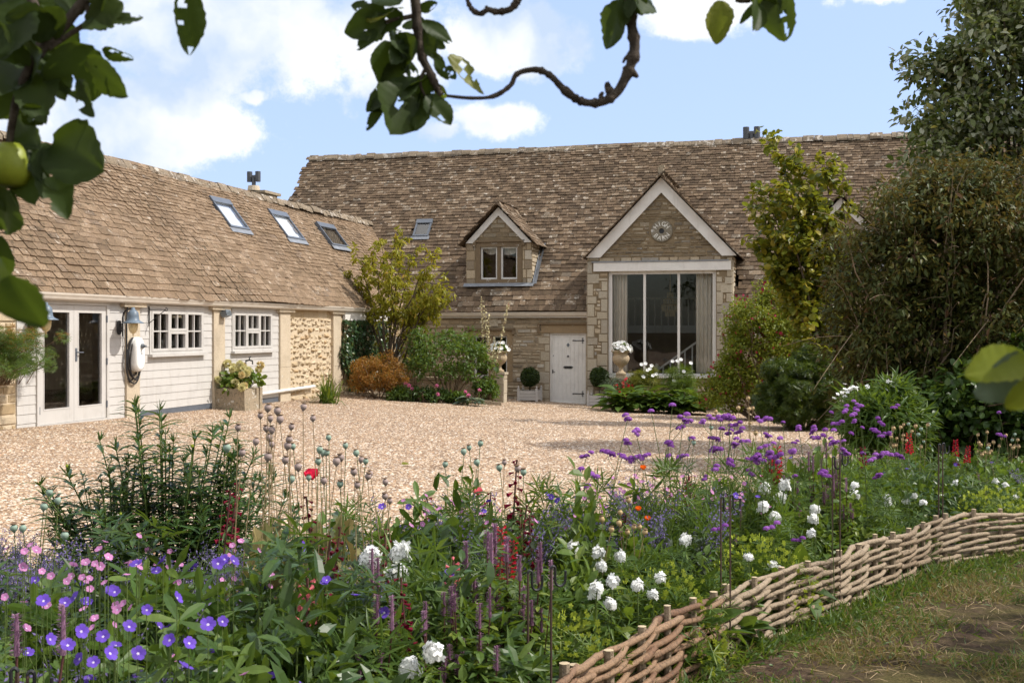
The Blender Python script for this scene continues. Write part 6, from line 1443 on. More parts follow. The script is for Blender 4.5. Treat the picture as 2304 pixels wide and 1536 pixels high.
def put_px(k, px, py, Y, **kw):
    p = at(px, py, Y)
    if p.y < fence_y(p.x) + .15: Y = fence_y(p.x) + .3; p = at(px, py, Y)
    return put(k, p.x, p.y, max(.2, p.z - gz(p.x, p.y) - .03), **kw)
# skyline of the planting as the photograph has it
OUT = ([0, 100, 180, 560, 600, 700, 850, 1000, 1100, 1250, 1400, 1550, 1700, 1850, 2000, 2150, 2304, 2500], [1195, 1215, 1235, 1200, 1175, 1165, 1130, 1085, 1085, 1085, 1075, 1065, 1035, 1020, 1015, 1020, 1035, 1040])
def kinds(px, y, x):
    if px < 420 and y < 4.2: return ['ger_v', 'ger_p', 'ger_v2', 'ger_v2', 'nep2', 'ger_v2']
    if px < 560 and y < 4.6: return ['ger_v', 'ger_v', 'lup', 'ger_v2']
    if px < 620: return ['nep', 'nep2', 'nep', 'ger_p', 'nep2'] if y > 4.8 else ['nep', 'nep2', 'ger_p', 'ger_v']
    if px < 1000 and y < 4.9: return ['lup', 'lup', 'leafy2', 'lup2', 'feather']
    if px < 860: return ['nep2', 'feather', 'leafy', 'ger_v2', 'leafy2']
    if y < 5.2 and px > 1150: return ['alch', 'feather', 'alch', 'leafy', 'lup2', 'feather']
    if px < 1230 and y < 5.6: return ['leafy2', 'lup2', 'leafy', 'leafy2', 'feather']
    if px < 1230: return ['leafy', 'ger_v2', 'nep2', 'feather', 'ger_p', 'leafy2']
    if px < 1640 and y > 6.4: return ['nep2', 'ger_p', 'nep', 'nep2', 'feather', 'nep2']
    if y - fence_y(x) < .6: return ['alch', 'alch', 'feather', 'leafy', 'gland', 'feather']
    if y - fence_y(x) < 1.5: return ['gland', 'leafy', 'lup2', 'feather', 'leafy2', 'nep2']
    return ['leafy', 'lup2', 'leafy2', 'nep2', 'feather', 'leafy', 'ger_v2', 'gland']
y = 2.9; cnt = 0
while y < 15.5:
    st = .25 + .027 * (y - 3); x = -5.0
    while x < 8:
        xx, yy = x + PL.uniform(-.4, .4) * st, y + PL.uniform(-.4, .4) * st; px = CX + F * xx / yy; x += st
        if not (fence_y(xx) + .36 < yy < bed_far(xx) - .12) or px < -90 or px > 2420: continue
        top = np.interp(px, *OUT); hmax = (Z0 - (top - HZ) / F * yy) - gz(xx, yy) - .03
        h = min(hmax, PL.uniform(.52, .78) if yy < 4.6 else PL.uniform(.40, .62))
        if 170 < px < 560 and yy > 6.1: continue
        if yy > bed_far(xx) - 1.3: h = min(hmax * PL.uniform(.78, 1.), .82)
        if yy - fence_y(xx) < .75: h = min(h, .46)
        if h < .12: continue
        put(PL.choice(kinds(px, yy, xx)), xx, yy, h); cnt += 1
    y += st * .9
# named plants, each at its own place
put_px('hel', 375, 885, 6.55, rot=.4, wid=1.0); put_px('hel', 270, 1010, 6.5, rot=2.2, wid=.75); put_px('hel', 500, 985, 6.6, rot=4., wid=.7)
for a in ((862, 1232, 4.5, 'phl3'), (942, 1405, 3.75, 'phl2'), (236, 1500, 2.95, 'phl2'), (1742, 1085, 7.5, 'phl3'), (1735, 1105, 7.3, 'phl2'), (1840, 1118, 7.6, 'phl2'), (1930, 1068, 8.8, 'phl2'), (1990, 1096, 8.8, 'phl2'), (2050, 1096, 9.2, 'phl2'), (2072, 1120, 8.9, 'phl'), (2150, 1078, 9.9, 'phl'), (2252, 1080, 9.9, 'phl3'), (2280, 1110, 9.6, 'phl'),
          (1738, 1245, 6.5, 'phl2'), (1692, 1240, 6.5, 'phl'), (1828, 1188, 7., 'phl'), (1355, 1292, 5.2, 'phl2'), (1335, 1300, 5.1, 'phl'), (1370, 1288, 5.2, 'phl'), (1488, 1285, 5.6, 'phl'), (1440, 1300, 5.3, 'phl'), (1468, 1325, 5.3, 'phl'), (1285, 1210, 5.9, 'phl'), (1336, 1222, 5.8, 'phl'), (1405, 1232, 5.8, 'phl'), (1362, 1255, 5.7, 'phl'), (1540, 1195, 6.2, 'phl')): put_px(a[3], *a[:3])
for a in ((1068, 1145, 4.55, 'aga'), (1160, 1180, 4.6, 'aga'), (1010, 1310, 4.25, 'aga2'), (1060, 1290, 4.1, 'aga'), (870, 1225, 4.2, 'aga2'), (1195, 1235, 4.6, 'aga2'), (830, 1310, 3.9, 'aga2'), (970, 1350, 4.0, 'aga2'), (24, 1345, 3.0, 'aga2'), (1862, 980, 8.6, 'aga2'), (1840, 1010, 8.2, 'aga2'), (1790, 1050, 7.9, 'aga'), (1880, 1020, 8.4, 'aga2'), (1912, 1060, 7.9, 'aga2'), (2205, 1060, 9.7, 'aga2'), (1640, 1130, 7.2, 'aga2')): put_px(a[3], *a[:3])
for a in ((1146, 1025, 6.2, 'pen'), (720, 1110, 5.4, 'pen'), (712, 1200, 4.9, 'pen2'), (505, 1082, 6.0, 'pen2'), (492, 1100, 5.9, 'pen2'), (985, 1105, 6.1, 'pen'), (1080, 1105, 6.3, 'pen2'), (930, 1335, 4.1, 'pen'), (900, 1300, 4.1, 'pen2'), (878, 1188, 5.2, 'pen'), (1120, 1185, 5.3, 'snap'), (1128, 1215, 5.2, 'snap'), (1205, 1150, 5.9, 'pen2'), (1160, 1130, 6., 'pen2'), (690, 1300, 3.9, 'coral'), (1010, 1262, 4.6, 'coral'),
          (1530, 1065, 7.9, 'snapw'), (1510, 1090, 7.8, 'snapw'), (1548, 1080, 7.7, 'snapw'), (1745, 1003, 8.4, 'snap'), (1752, 1020, 8.3, 'snap'), (1715, 1025, 8.5, 'snapw'), (1735, 1040, 8.2, 'snapw'), (1940, 1005, 10.2, 'snapw'), (2048, 972, 11.2, 'snap'), (2148, 988, 11.4, 'snap'), (2170, 1002, 11.2, 'snap'), (2160, 1015, 11., 'snapw'), (1405, 1150, 6.7, 'snapw'), (1100, 1240, 5., 'pen2'), (735, 1180, 5.2, 'pen2')): put_px(a[3], *a[:3])
for a in ((590, 1150, 4.9), (640, 1140, 5.1), (560, 1180, 4.8), (620, 1230, 4.5), (780, 1130, 5.6), (800, 1180, 5.3), (760, 1170, 5.4), (590, 1240, 4.6), (700, 1150, 5.6)): put_px('popl', *a)
for a in ((1560, 1300, 5.75), (1600, 1320, 5.8), (1520, 1330, 5.5), (1760, 1230, 6.9), (1725, 1250, 6.8)): put_px('broad', *a)

# poppy seed heads, verbena and single poppies: a stem with its head on top
def stem_mesh(b, seed, r=.0022, leaf=None):
    m = MB(); rg = random.Random(seed); m.tube([(b * t * t, .3 * b * math.sin(t * 3), t) for t in np.linspace(0, 1, 8)], 1., 5, 0, False)
    me = m.mesh('stem', M['stem_green'])
    return me
def stem_obj(root, mat, h, bx, by, r, hair=None):
    m = MB(); m.tube([(bx * t * t, by * t * t, h * t) for t in np.linspace(0, 1, 7)], np.linspace(r * 1.25, r * .8, 7), 5, 0, False); return m.build('stem', M[mat], root)
PODS = {}
for k, mt in (('green', 'pod_green'), ('mauve', 'pod_mauve'), ('tan', 'pod_tan')):
    m = MB(); m.lathe([(0, -.006), (.004, -.005), (.0055, -.001), (.011, .003), (.0148, .011), (.0150, .017), (.012, .024), (.007, .0275), (.006, .028)], (0, 0, 0), 14); m.lathe([(.003, .029), (.012, .030), (.0125, .0325), (.004, .0335), (0, .034)], (0, 0, 0), 12, 1); PODS[k] = m.mesh('seed_head', [M[mt], M['crown_dark']], True)
def pod(px, py, Y, k, s=1.):
    p = at(px, py, Y); g0 = gz(p.x, p.y); bx, by = PL.uniform(-.08, .08), PL.uniform(-.06, .04); x, y = p.x - bx, p.y - by; h = p.z - g0
    nm = {'green': 'blue-green', 'mauve': 'mauve-brown', 'tan': 'dry tan'}[k]
    root = thing('poppy_seed_head', f'{nm} poppy seed head on a bare stem ' + mark(x, y), 'poppy seed head', (x, y, g0), 0, nm + ' poppy seed heads'); stem_obj(root, 'stem_green' if k == 'green' else 'stem_tan', h, bx, by, .0021)
    o = bpy.data.objects.new('seed_head', PODS[k]); COL.objects.link(o); o.parent = root; o.location = (bx, by, h); o.rotation_euler = (PL.uniform(-.25, .25), PL.uniform(-.25, .25), 0); o.scale = (s,) * 3
for px, py, Y, k in ((602, 925, 5.0, 'mauve'), (624, 932, 5.1, 'mauve'), (682, 922, 5.3, 'mauve'), (704, 947, 5.3, 'mauve'), (586, 941, 5.2, 'mauve'), (608, 948, 5.2, 'mauve'), (630, 951, 5., 'mauve'), (655, 966, 5.0, 'mauve'), (600, 970, 5.3, 'mauve'), (612, 974, 5., 'mauve'), (535, 968, 4.9, 'mauve'), (575, 1000, 4.8, 'mauve'), (650, 995, 4.9, 'mauve'), (646, 1010, 4.9, 'mauve'), (612, 1005, 5.1, 'mauve'), (605, 992, 5.4, 'mauve'), (545, 1025, 4.7, 'mauve'), (512, 1015, 4.8, 'green'), (602, 1036, 4.8, 'mauve'), (641, 1042, 4.9, 'mauve'), (671, 1058, 5.2, 'mauve'), (660, 1010, 5.4, 'green'),
                     (740, 990, 5.4, 'green'), (778, 1008, 5.3, 'green'), (718, 1018, 5.2, 'green'), (734, 1024, 5.3, 'green'), (726, 1025, 5.4, 'green'), (716, 1044, 4.9, 'green'), (803, 1025, 5.3, 'green'), (822, 1043, 5.3, 'green'), (757, 1046, 5.1, 'mauve'), (768, 1036, 5.4, 'mauve'), (812, 1040, 5.5, 'mauve'), (797, 1068, 5.1, 'mauve'), (827, 1078, 5.2, 'mauve'), (834, 1071, 5.4, 'mauve'), (803, 1097, 5.1, 'mauve'), (729, 1088, 5., 'mauve'), (765, 1095, 5.1, 'green'), (868, 1090, 5.4, 'mauve'), (877, 1132, 5.2, 'mauve'), (867, 1122, 5.3, 'mauve'),
                     (654, 1085, 5.0, 'green'), (695, 1080, 5.3, 'green'), (1044, 1022, 6.2, 'green'), (1056, 1012, 6.3, 'green'), (1080, 1003, 6.4, 'green'), (1074, 1046, 6.1, 'green'), (1001, 1050, 6.2, 'green'), (1125, 1058, 6., 'green'), (1166, 1060, 6.0, 'mauve'), (1178, 1068, 5.9, 'green'), (1135, 1045, 6.1, 'mauve'),
                     (110, 1114, 4.7, 'green'), (131, 1132, 4.6, 'green'), (98, 1147, 4.7, 'green'), (32, 1195, 4.6, 'green'), (52, 1195, 4.6, 'green'), (145, 1212, 4.5, 'green'),
                     (1415, 1130, 6.2, 'tan'), (1396, 1158, 6.1, 'tan'), (1394, 1182, 6., 'tan'), (1355, 1174, 6.1, 'tan'), (1425, 1190, 6., 'tan'), (1440, 1190, 6.1, 'tan'), (1450, 1202, 5.9, 'tan'), (1375, 1196, 5.9, 'tan'), (1412, 1202, 6.1, 'tan'),
                     (1684, 900, 8.2, 'tan'), (1662, 922, 8.1, 'tan'), (1694, 922, 8.3, 'tan'), (1686, 924, 8.1, 'tan'), (1611, 930, 8.1, 'tan'), (1700, 978, 8., 'tan'), (1686, 955, 8.2, 'tan'), (1621, 948, 8.2, 'green'), (1600, 966, 8.1, 'green'), (1560, 1000, 7.9, 'green'), (1551, 990, 7.9, 'green')): pod(px, py, Y, k, PL.uniform(.85, 1.15))
for i in range(46):
    px = PL.choice((PL.uniform(1990, 2110), PL.uniform(2180, 2300), PL.uniform(2000, 2080))); pod(px, PL.uniform(955, 1010) + (20 if px > 2180 else 0), PL.uniform(10.5, 12.5), PL.choice(('tan', 'tan', 'green')), PL.uniform(.9, 1.3))
VH = []
for s in range(3):
    g = np.random.default_rng(70 + s); m = MB()
    for c in range((1, 3, 5)[s]):
        cx, cy, cz = (0, 0, 0) if c == 0 else (g.normal() * .022, g.normal() * .022, g.normal() * .008); n = 70; u = balls(g, n); u[:, 2] = abs(u[:, 2]); scatter(m, T_STAR5, np.array((cx, cy, cz)) + u * np.array((.014, .014, .010)), np.cross(u, balls(g, n)), u, .0048)
    VH.append(m.mesh('flower_head', M['p_verbena']))
def verbena(px, py, Y, n=3, side=.1):
    p = at(px, py, Y); g0 = gz(p.x, p.y); bx = PL.uniform(-.15, .15); x, y = p.x - bx, p.y; h = p.z - g0; root = thing('verbena', 'tall wiry verbena with flat purple heads ' + mark(x, y), 'verbena', (x, y, g0), 0, 'tall purple verbena'); stem_obj(root, 'stem_green', h, bx, 0, .0024)
    for i in range(n):
        if i == 0: q = Vector((bx, 0, h))
        else:
            t = PL.uniform(.72, .9); o = Vector((bx * t * t, 0, h * t)); a = PL.uniform(0, 6.28); q = o + Vector((math.cos(a) * side, math.sin(a) * side, PL.uniform(.5, 1.1) * side * 1.4)); m = MB(); m.tube([o, o * .4 + q * .6 + Vector((math.cos(a), math.sin(a), 0)) * side * .15, q], .0018, 4, 0, False); m.build('side_stem', M['stem_green'], root)
        f = bpy.data.objects.new('flower_head', PL.choice(VH)); COL.objects.link(f); f.parent = root; f.location = q; f.rotation_euler = (PL.uniform(-.4, .1), PL.uniform(-.3, .3), PL.uniform(0, 6)); f.scale = (PL.uniform(1.1, 1.55),) * 3
for a in ((1465, 925, 6.6, 2), (1513, 912, 6.7, 3), (1412, 943, 6.6, 1), (1536, 960, 6.8, 4), (1600, 942, 7.2, 2), (1628, 938, 7.3, 3), (1642, 944, 7.3, 1), (1624, 965, 7.2, 2), (1655, 956, 7.4, 2), (1708, 946, 7.6, 3), (1728, 943, 7.8, 1), (1762, 950, 7.8, 1), (1797, 966, 7.9, 3), (1727, 980, 7.4, 3), (1755, 986, 7.3, 3), (1722, 1004, 7.2, 3), (1783, 1018, 7.4, 3), (1870, 928, 8.4, 2), (1903, 922, 8.5, 3), (1932, 917, 8.6, 2), (1922, 950, 8.4, 2), (1940, 962, 8.3, 3), (1980, 950, 8.8, 1), (1876, 968, 8.2, 3), (1915, 975, 8.3, 2), (2014, 917, 9.0, 1), (2000, 978, 8.8, 2), (2017, 1022, 8.7, 2), (1965, 1032, 8.3, 2), (1996, 1022, 8.6, 2), (1430, 970, 6.7, 2), (1320, 1026, 6.9, 1), (1400, 1028, 6.9, 2), (1430, 1030, 6.8, 2), (1610, 1056, 7.4, 2), (1300, 1062, 6.7, 3), (2248, 928, 11.0, 1), (2252, 980, 11.2, 1), (1850, 1065, 6.9, 1), (1864, 1072, 6.9, 1), (1665, 972, 7.4, 2), (1640, 975, 7.4, 2), (1690, 1065, 7.6, 1), (1620, 1190, 6.1, 1), (1737, 1186, 6.7, 1), (1796, 1216, 6.9, 1), (1840, 985, 8., 2), (1655, 1000, 7.6, 1)): verbena(*a)
def single_poppy(px, py, Y, mat, size, label, name='poppy_flower', tp=T_POPPY):
    p = at(px, py, Y); g0 = gz(p.x, p.y); root = thing(name, label, 'poppy', (p.x, p.y, g0)); h = p.z - g0; stem_obj(root, 'stem_green', h, .0, .0, .0022); m = MB(); g = np.random.default_rng(int(px)); scatter(m, tp, [(0, 0, h)], [(1, .3, .12)], [(.12, -.25, 1)], size); scatter(m, tp, [(0, 0, h + .004)], [(.6, -1, .1)], [(.1, -.25, 1)], size * .8); m.build('petals', M[mat], root, True)
single_poppy(702, 1078, 5.4, 'p_poppy', .050, 'bright red poppy flower standing over the gravel edge'); single_poppy(1075, 1112, 6.2, 'p_coral', .038, 'coral pink poppy flower beside the wine-red penstemon')
for (px, py, lb) in ((1447, 1056, 'orange poppy highest against the gravel'), (1436, 1148, 'orange poppy in the pink geraniums'), (1457, 1170, 'small orange poppy below the larger one'), (1300, 1175, 'orange-red poppy in the green foliage')): single_poppy(px, py, 6.6, 'p_orange', .026, lb)
# geranium flowers that stand singly above the leaves
GV = flower_mesh('flower', T_GERFL, 'p_violet', .019); GP = flower_mesh('flower', T_GERFL, 'p_pink', .0135)
def bloom(px, py, Y, me, nm, s=1.):
    p = at(px, py, Y); g0 = gz(p.x, p.y); h = p.z - g0; root = thing(nm + '_geranium_flower', nm + ' geranium flower held above the leaves ' + mark(p.x, p.y), 'geranium flower', (p.x, p.y, g0), 0, f'single {nm} geranium flowers'); stem_obj(root, 'stem_green', h, 0, 0, .0016)
    o = bpy.data.objects.new('flower', me); COL.objects.link(o); o.parent = root; o.location = (0, 0, h); q = Vector((PL.gauss(.25, .55), -.6 + PL.gauss(0, .45), .7)).to_track_quat('Z', 'Y'); o.rotation_euler = q.to_euler(); o.scale = (s,) * 3
for px, py, Y in ((307, 1270, 3.5), (367, 1262, 3.5), (352, 1285, 3.5), (258, 1332, 3.25), (232, 1432, 2.95), (182, 1420, 2.95), (310, 1470, 2.9), (382, 1440, 2.95), (425, 1447, 2.95), (247, 1470, 2.9), (180, 1482, 2.85), (152, 1452, 2.9), (330, 1372, 3.2), (398, 1345, 3.25), (290, 1410, 3.1), (112, 1438, 2.95), (98, 1352, 3.2), (146, 1356, 3.2), (170, 1345, 3.25), (505, 1258, 3.7), (490, 1268, 3.6), (525, 1262, 3.7), (725, 1310, 3.9), (735, 1305, 3.9), (660, 1225, 4.8), (680, 1228, 4.8), (690, 1240, 4.7), (210, 1490, 2.85), (260, 1452, 2.95), (865, 1378, 4.0), (500, 1398, 3.15), (468, 1405, 3.1), (1240, 1118, 6.1), (1255, 1126, 6.1), (1230, 1112, 6.2), (920, 1140, 6.), (1100, 1128, 6.1), (1088, 1150, 6.), (1655, 1115, 7.), (1705, 1118, 7.2), (2040, 1055, 9.2), (2150, 1045, 9.8), (860, 1010 + 130, 5.8), (1010, 1290, 4.4), (800, 1340, 3.9)): bloom(px, py, Y, GV, 'violet', PL.uniform(.85, 1.2))
for i in range(34): bloom(PL.uniform(0, 300), PL.uniform(1215, 1420), PL.uniform(3.2, 4.), GP, 'pink', PL.uniform(.8, 1.2))
for i in range(22): bloom(PL.uniform(280, 640), PL.uniform(1200, 1330), PL.uniform(3.8, 4.6), GP, 'pink', PL.uniform(.8, 1.2))
for i in range(70): bloom(PL.uniform(1300, 1680), PL.uniform(1070, 1160), PL.uniform(6.6, 7.9), GP, 'pink', PL.uniform(.8, 1.3))
for i in range(22): bloom(PL.uniform(900, 1300), PL.uniform(1110, 1190), PL.uniform(5.6, 6.4), GP, 'pink', PL.uniform(.8, 1.2))
for k in list(P_): drop(P_[k])

# ------------------------------------------------------------------ dry grass, straw and weeds this side of the edging
def grass():
    g = np.random.default_rng(5); n = 420000; x = g.uniform(-1, 6.5, n); y = g.uniform(2.6, 10.5, n)
    f = np.interp(x, [q[0] for q in FENCE] + [10], [q[1] for q in FENCE] + [12.4]); px = CX + F * x / y
    d = f - y; patch = np.sin(x * 2.3 + 1) * np.cos(y * 1.9 + x) + .6 * np.sin(x * 5.1 - y * 3.3) + .5 * np.sin(y * 7 + x * 2) + g.normal(size=n) * .45
    keep = (d > .02) & (px > 1150) & (px < 2420) & (y > 3.6) & ((patch > -.25) & (g.random(n) < .6) | (d < .25) & (g.random(n) < .5)); x, y, d, patch = x[keep], y[keep], d[keep], patch[keep]; n = len(x)
    P = np.stack([x, y, gz(x, y) - .004], 1); D = g.normal(size=(n, 3)) * np.array((1, 1, .3)) + UPV * .55
    V, Q = tpl([(0, .055), (.5, .045), (1, 0)], .2, .5); S = g.uniform(.03, .085, n) * np.where(d < .3, 1.5, 1)
    green = (g.random(n) < np.where(d < .4, .85, .42 + .2 * np.sin(x * 3 + y * 2)))
    one = thing('fallen_leaf', 'single yellow fallen leaf on the gravel behind the poppy heads', 'leaf', tuple(pG(903, 1052) + Vector((0, 0, .05)))); m = MB(); scatter(m, T_ROUND, [(0, 0, 0)], [(1, .2, .1)], [(0, -.4, 1)], .10); m.build('blade', M['lf_yellow'], one)
    for nm, sel, mt in (('green_grass', green, 'lf_mid'), ('dry_grass', ~green, 'lf_dry')):
        m = MB(); scatter(m, (V, Q), P[sel], D[sel], balls(g, sel.sum()), S[sel]); tag(m.build(nm, M[mt]), 'patchy ' + ('green' if nm[0] == 'g' else 'straw-coloured') + ' grass in front of the willow edging', 'grass', None, 'stuff')
    m = MB(); n = 2600; x = g.uniform(.3, 6, n); y = g.uniform(3.2, 9.2, n); k = np.interp(x, [q[0] for q in FENCE], [q[1] for q in FENCE]) - y > .15
    for a, b in zip(x[k], y[k]):
        t = g.random() * 6.28; l = g.uniform(.04, .17); z = gz(a, b) + .012; m.tube([(a, b, z), (a + .5 * l * math.cos(t), b + .5 * l * math.sin(t), z + .012), (a + l * math.cos(t + .2), b + l * math.sin(t + .2), z)], .0016, 3, 0, False)
    tag(m.build('straw_litter', M['stem_tan']), 'scattered straws on the bare earth', 'straw', None, 'stuff')
    m = MB(); n = 520; x = g.uniform(-.5, 5, n); f = fence_y(x); y = f - g.random(n) ** 2 * .5 - .06; scatter(m, T_OVAL, np.stack([x, y, gz(x, y) + g.uniform(.01, .05, n)], 1), g.normal(size=(n, 3)) * np.array((1, 1, .4)) + UPV * .3, UPV + g.normal(size=(n, 3)) * .4, .034 * g.uniform(.6, 1.3, n)); tag(m.build('weeds', M['lf_mid']), 'low green weeds along the foot of the willow edging', 'weeds', None, 'stuff')
grass()

def loose_gravel():
    g = np.random.default_rng(77); n = 190000; Y = 6.3 + 27.5 * g.random(n) ** 1.35; px = g.uniform(-60, 1950, n); x = (px - CX) / F * Y
    k = (Y > bed_far(x) - .3) & (toLx(x, Y) > .15) & (ST * (x - C0) + CT * (Y - C1) < -.15); x, Y = x[k], Y[k]; n = len(x); P = np.stack([x, Y, gz(x, Y) + .022], 1)
    a = np.arange(6) / 6 * 6.2832; V0 = np.array([(0, 0, .5)] + [(math.cos(t), math.sin(t), -.1) for t in a]); Q3 = np.array([(0, 1 + i, 1 + (i + 1) % 6) for i in range(6)])
    r = g.uniform(.008, .021, n); th = g.random(n) * 6.28; V = V0[None] * (1 + .25 * g.normal(size=(n, 7, 1))) * np.stack([r * g.uniform(.8, 1.4, n), r, r * .8], 1)[:, None]; X = V[..., 0] * np.cos(th)[:, None] - V[..., 1] * np.sin(th)[:, None]; Yy = V[..., 0] * np.sin(th)[:, None] + V[..., 1] * np.cos(th)[:, None]
    V = np.stack([X, Yy, V[..., 2]], -1) + P[:, None]; m = MB(); o = (np.arange(n) * 7)[:, None, None]; m.V.append(V.reshape(-1, 3)); m.n = 7 * n; m.F += [((Q3[None] + o).reshape(-1, 3), 0)]
    tag(m.build('loose_gravel', M['pebble'], None, True), 'loose buff gravel stones over the yard', 'gravel', None, 'stuff')
toLx = lambda x, y: CT * (x - C0) - ST * (y - C1)
isle_stone('pebble', [(0, (.20, .12, .07)), (.2, (.42, .27, .165)), (.55, (.56, .41, .28)), (.8, (.70, .57, .44)), (.93, (.80, .73, .64)), (1, (.45, .23, .10))], dirt=.15, rough=.8)
loose_gravel()
# ------------------------------------------------------------------ the apple tree the viewer stands under, and a hazel twig at the side
def chewed_leaf(base, tip, wr, seed, chew=.0, fold=.18, curl=.25, face=None, wav=.05):
    g = np.random.default_rng(seed); base, tip = np.array(base), np.array(tip); L = np.linalg.norm(tip - base); D = (tip - base) / L
    N = np.array((0, -1., 0)) if face is None else np.array(face, float); N = N + g.normal(size=3) * .35; X = unit(np.cross(D, N)); Z = np.cross(X, D)
    nu, nv = 10, 16; V, Q = [], []; ph = g.uniform(0, 6, 4)
    for j in range(nv + 1):
        v = j / nv; w = wr * .5 * (math.sin(math.pi * min(1, (v * .94 + .03)) ** .82)) ** .75 * (1 + .05 * math.sin(v * 60 + ph[0])) * (1 if v < .97 else .4)
        for i in range(nu + 1):
            u = (i / nu * 2 - 1); x = u * w * (1 + .10 * math.sin(v * 7 + ph[1]) * u); z = fold * abs(x) - curl * v * v * .5 + wav * math.sin(u * 3 + v * 5 + ph[2]) * abs(u) * wr + .012 * math.sin(v * 40) * abs(u)
            V.append(base + L * (x * X + v * D + z * Z))
    hole = [(g.uniform(-1, 1), g.uniform(.15, 1), g.uniform(.06, .20)) for _ in range(int(chew * 10))]
    for j in range(nv):
        for i in range(nu):
            u, v = (i + .5) / nu * 2 - 1, (j + .5) / nv
            if any(math.hypot((u - a) * wr * .5, v - b) < r * .6 for a, b, r in hole): continue
            b = j * (nu + 1) + i; Q.append((b, b + 1, b + nu + 2, b + nu + 1))
    return np.array(V), np.array(Q)
def twig(m, pts, Y, r0, r1, mat=0, k=7, knob=.0, seed=1):
    rg = random.Random(seed); P = [np.array(at(px, py, Y + (dy[0] if dy else 0))) for px, py, *dy in pts]; Pn, t = [], np.linspace(0, len(P) - 1, (len(P) - 1) * 5 + 1)
    A = np.array(P); idx = np.arange(len(P))
    def cr(tt):
        i = min(int(tt), len(P) - 2); f = tt - i; p0, p1, p2, p3 = A[max(i - 1, 0)], A[i], A[i + 1], A[min(i + 2, len(P) - 1)]
        return .5 * (2 * p1 + (p2 - p0) * f + (2 * p0 - 5 * p1 + 4 * p2 - p3) * f * f + (3 * p1 - p0 - 3 * p2 + p3) * f ** 3)
    Pn = [cr(tt) for tt in t]; r = np.linspace(r0, r1, len(t)) * np.array([1 + (knob * rg.uniform(-.3, 1) if rg.random() < .5 else 0) for _ in t]); m.tube(Pn, r, k, mat)
    return Pn
tree = thing('apple_tree', 'apple tree whose bare twigs and chewed leaves hang into the top of the view', 'tree', (-1.75, .35, gz(-1.75, .35)))
ORG = np.array(tree.location)
def attach(m, name, mats, smooth=True):
    m.V = [v - ORG for v in m.V]; return m.build(name, mats, tree, smooth)
m = MB(); m.tube([(-1.75, .35, -.2 + ORG[2]), (-1.72, .4, 1.0), (-1.6, .6, 1.9), (-1.3, .95, 2.5), (-.6, 1.4, 2.75), (.2, 1.65, 2.78), (.9, 1.75, 2.72)], (.11, .10, .09, .06, .045, .035, .02), 10); m.tube([(-1.6, .6, 1.9), (-1.2, 1.1, 2.2), (-.75, 1.45, 2.45)], (.05, .035, .02), 8); attach(m, 'trunk', M['bark'])
m = MB()
twig(m, ((330, -420), (250, -180), (215, -40), (175, 20), (120, 85), (80, 130), (45, 200), (25, 290), (22, 325)), 1.45, .0085, .0045, 0, 7, .25, 1); twig(m, ((190, 0), (200, 45), (160, 75), (110, 110)), 1.45, .004, .003, 0); twig(m, ((70, -200), (60, -40), (95, 60), (80, 130)), 1.5, .008, .005, 0); attach(m, 'branch', M['bark_lichen'])
m = MB(); a_ = 1.62
twig(m, ((900, -330), (925, -100), (932, -20), (938, 40), (942, 90), (950, 130), (968, 165), (982, 195), (992, 215)), a_, .0085, .0045, 0, 7, .3, 2); twig(m, ((940, 35), (905, 42), (868, 50)), a_, .004, .003); twig(m, ((960, 150), (945, 185), (955, 215)), a_, .003, .002); attach(m, 'branch', M['bark_lichen'])
m = MB(); twig(m, ((1400, -330), (1412, -120), (1415, -20), (1420, 50), (1428, 105), (1418, 150), (1405, 180), (1388, 208), (1360, 228), (1325, 232), (1295, 222), (1265, 198), (1240, 172), (1212, 158), (1180, 160), (1160, 170), (1148, 193), (1110, 217), (1060, 221), (1005, 216)), a_, .0088, .0022, 0, 8, .45, 3); twig(m, ((1424, 118), (1408, 130), (1402, 142)), a_, .003, .0018); twig(m, ((1355, 228), (1352, 215), (1358, 208)), a_, .005, .002)
twig(m, ((1378, 212), (1366, 196), (1372, 190)), a_, .006, .004, 0, 6, .5); twig(m, ((1425, 165), (1436, 174)), a_, .006, .002); attach(m, 'branch', M['bark_lichen'])
m = MB(); twig(m, ((1200, -330), (1180, -100), (1170, -15), (1160, 8), (1146, 22), (1118, 27), (1098, 22), (1082, 31), (1066, 25), (1056, 12), (1051, -2)), a_, .006, .0028, 0, 7, .35, 5); twig(m, ((1098, 24), (1093, 14)), a_, .003, .002); attach(m, 'branch', M['bark_lichen'])
m = MB(); twig(m, ((1690, -330), (1680, -100), (1690, -10), (1672, 2), (1655, 0)), a_, .005, .003); twig(m, ((1690, -60), (1740, -20)), a_, .003, .002); twig(m, ((480, -330), (440, -120), (432, -30)), 1.45, .004, .002); attach(m, 'branch', M['bark'])
m = MB(); c = np.array(at(22, 372, 1.45)); r = .0285; m.lathe([(0, .018), (.008, .026), (.016, .0265), (.024, .018), (.0285, .003), (.027, -.012), (.020, -.024), (.010, -.0285), (.004, -.025), (0, -.024)], c, 24); m.tube([c + np.array((0, 0, .018)), c + np.array((.001, 0, .035)), np.array(at(24, 318, 1.45))], .0015, 5, 1)
plain('apple_skin', (.22, .26, .022), .45, .35, .2, 30); attach(m, 'apple', [M['apple_skin'], M['stem_tan']])
LV = []
def lv(x0, y0, x1, y1, w, chew=0., mat='lf_apple', Y=1.45, d1=0., **k): LV.append((x0, y0, x1, y1, w, chew, mat, Y, d1, k))
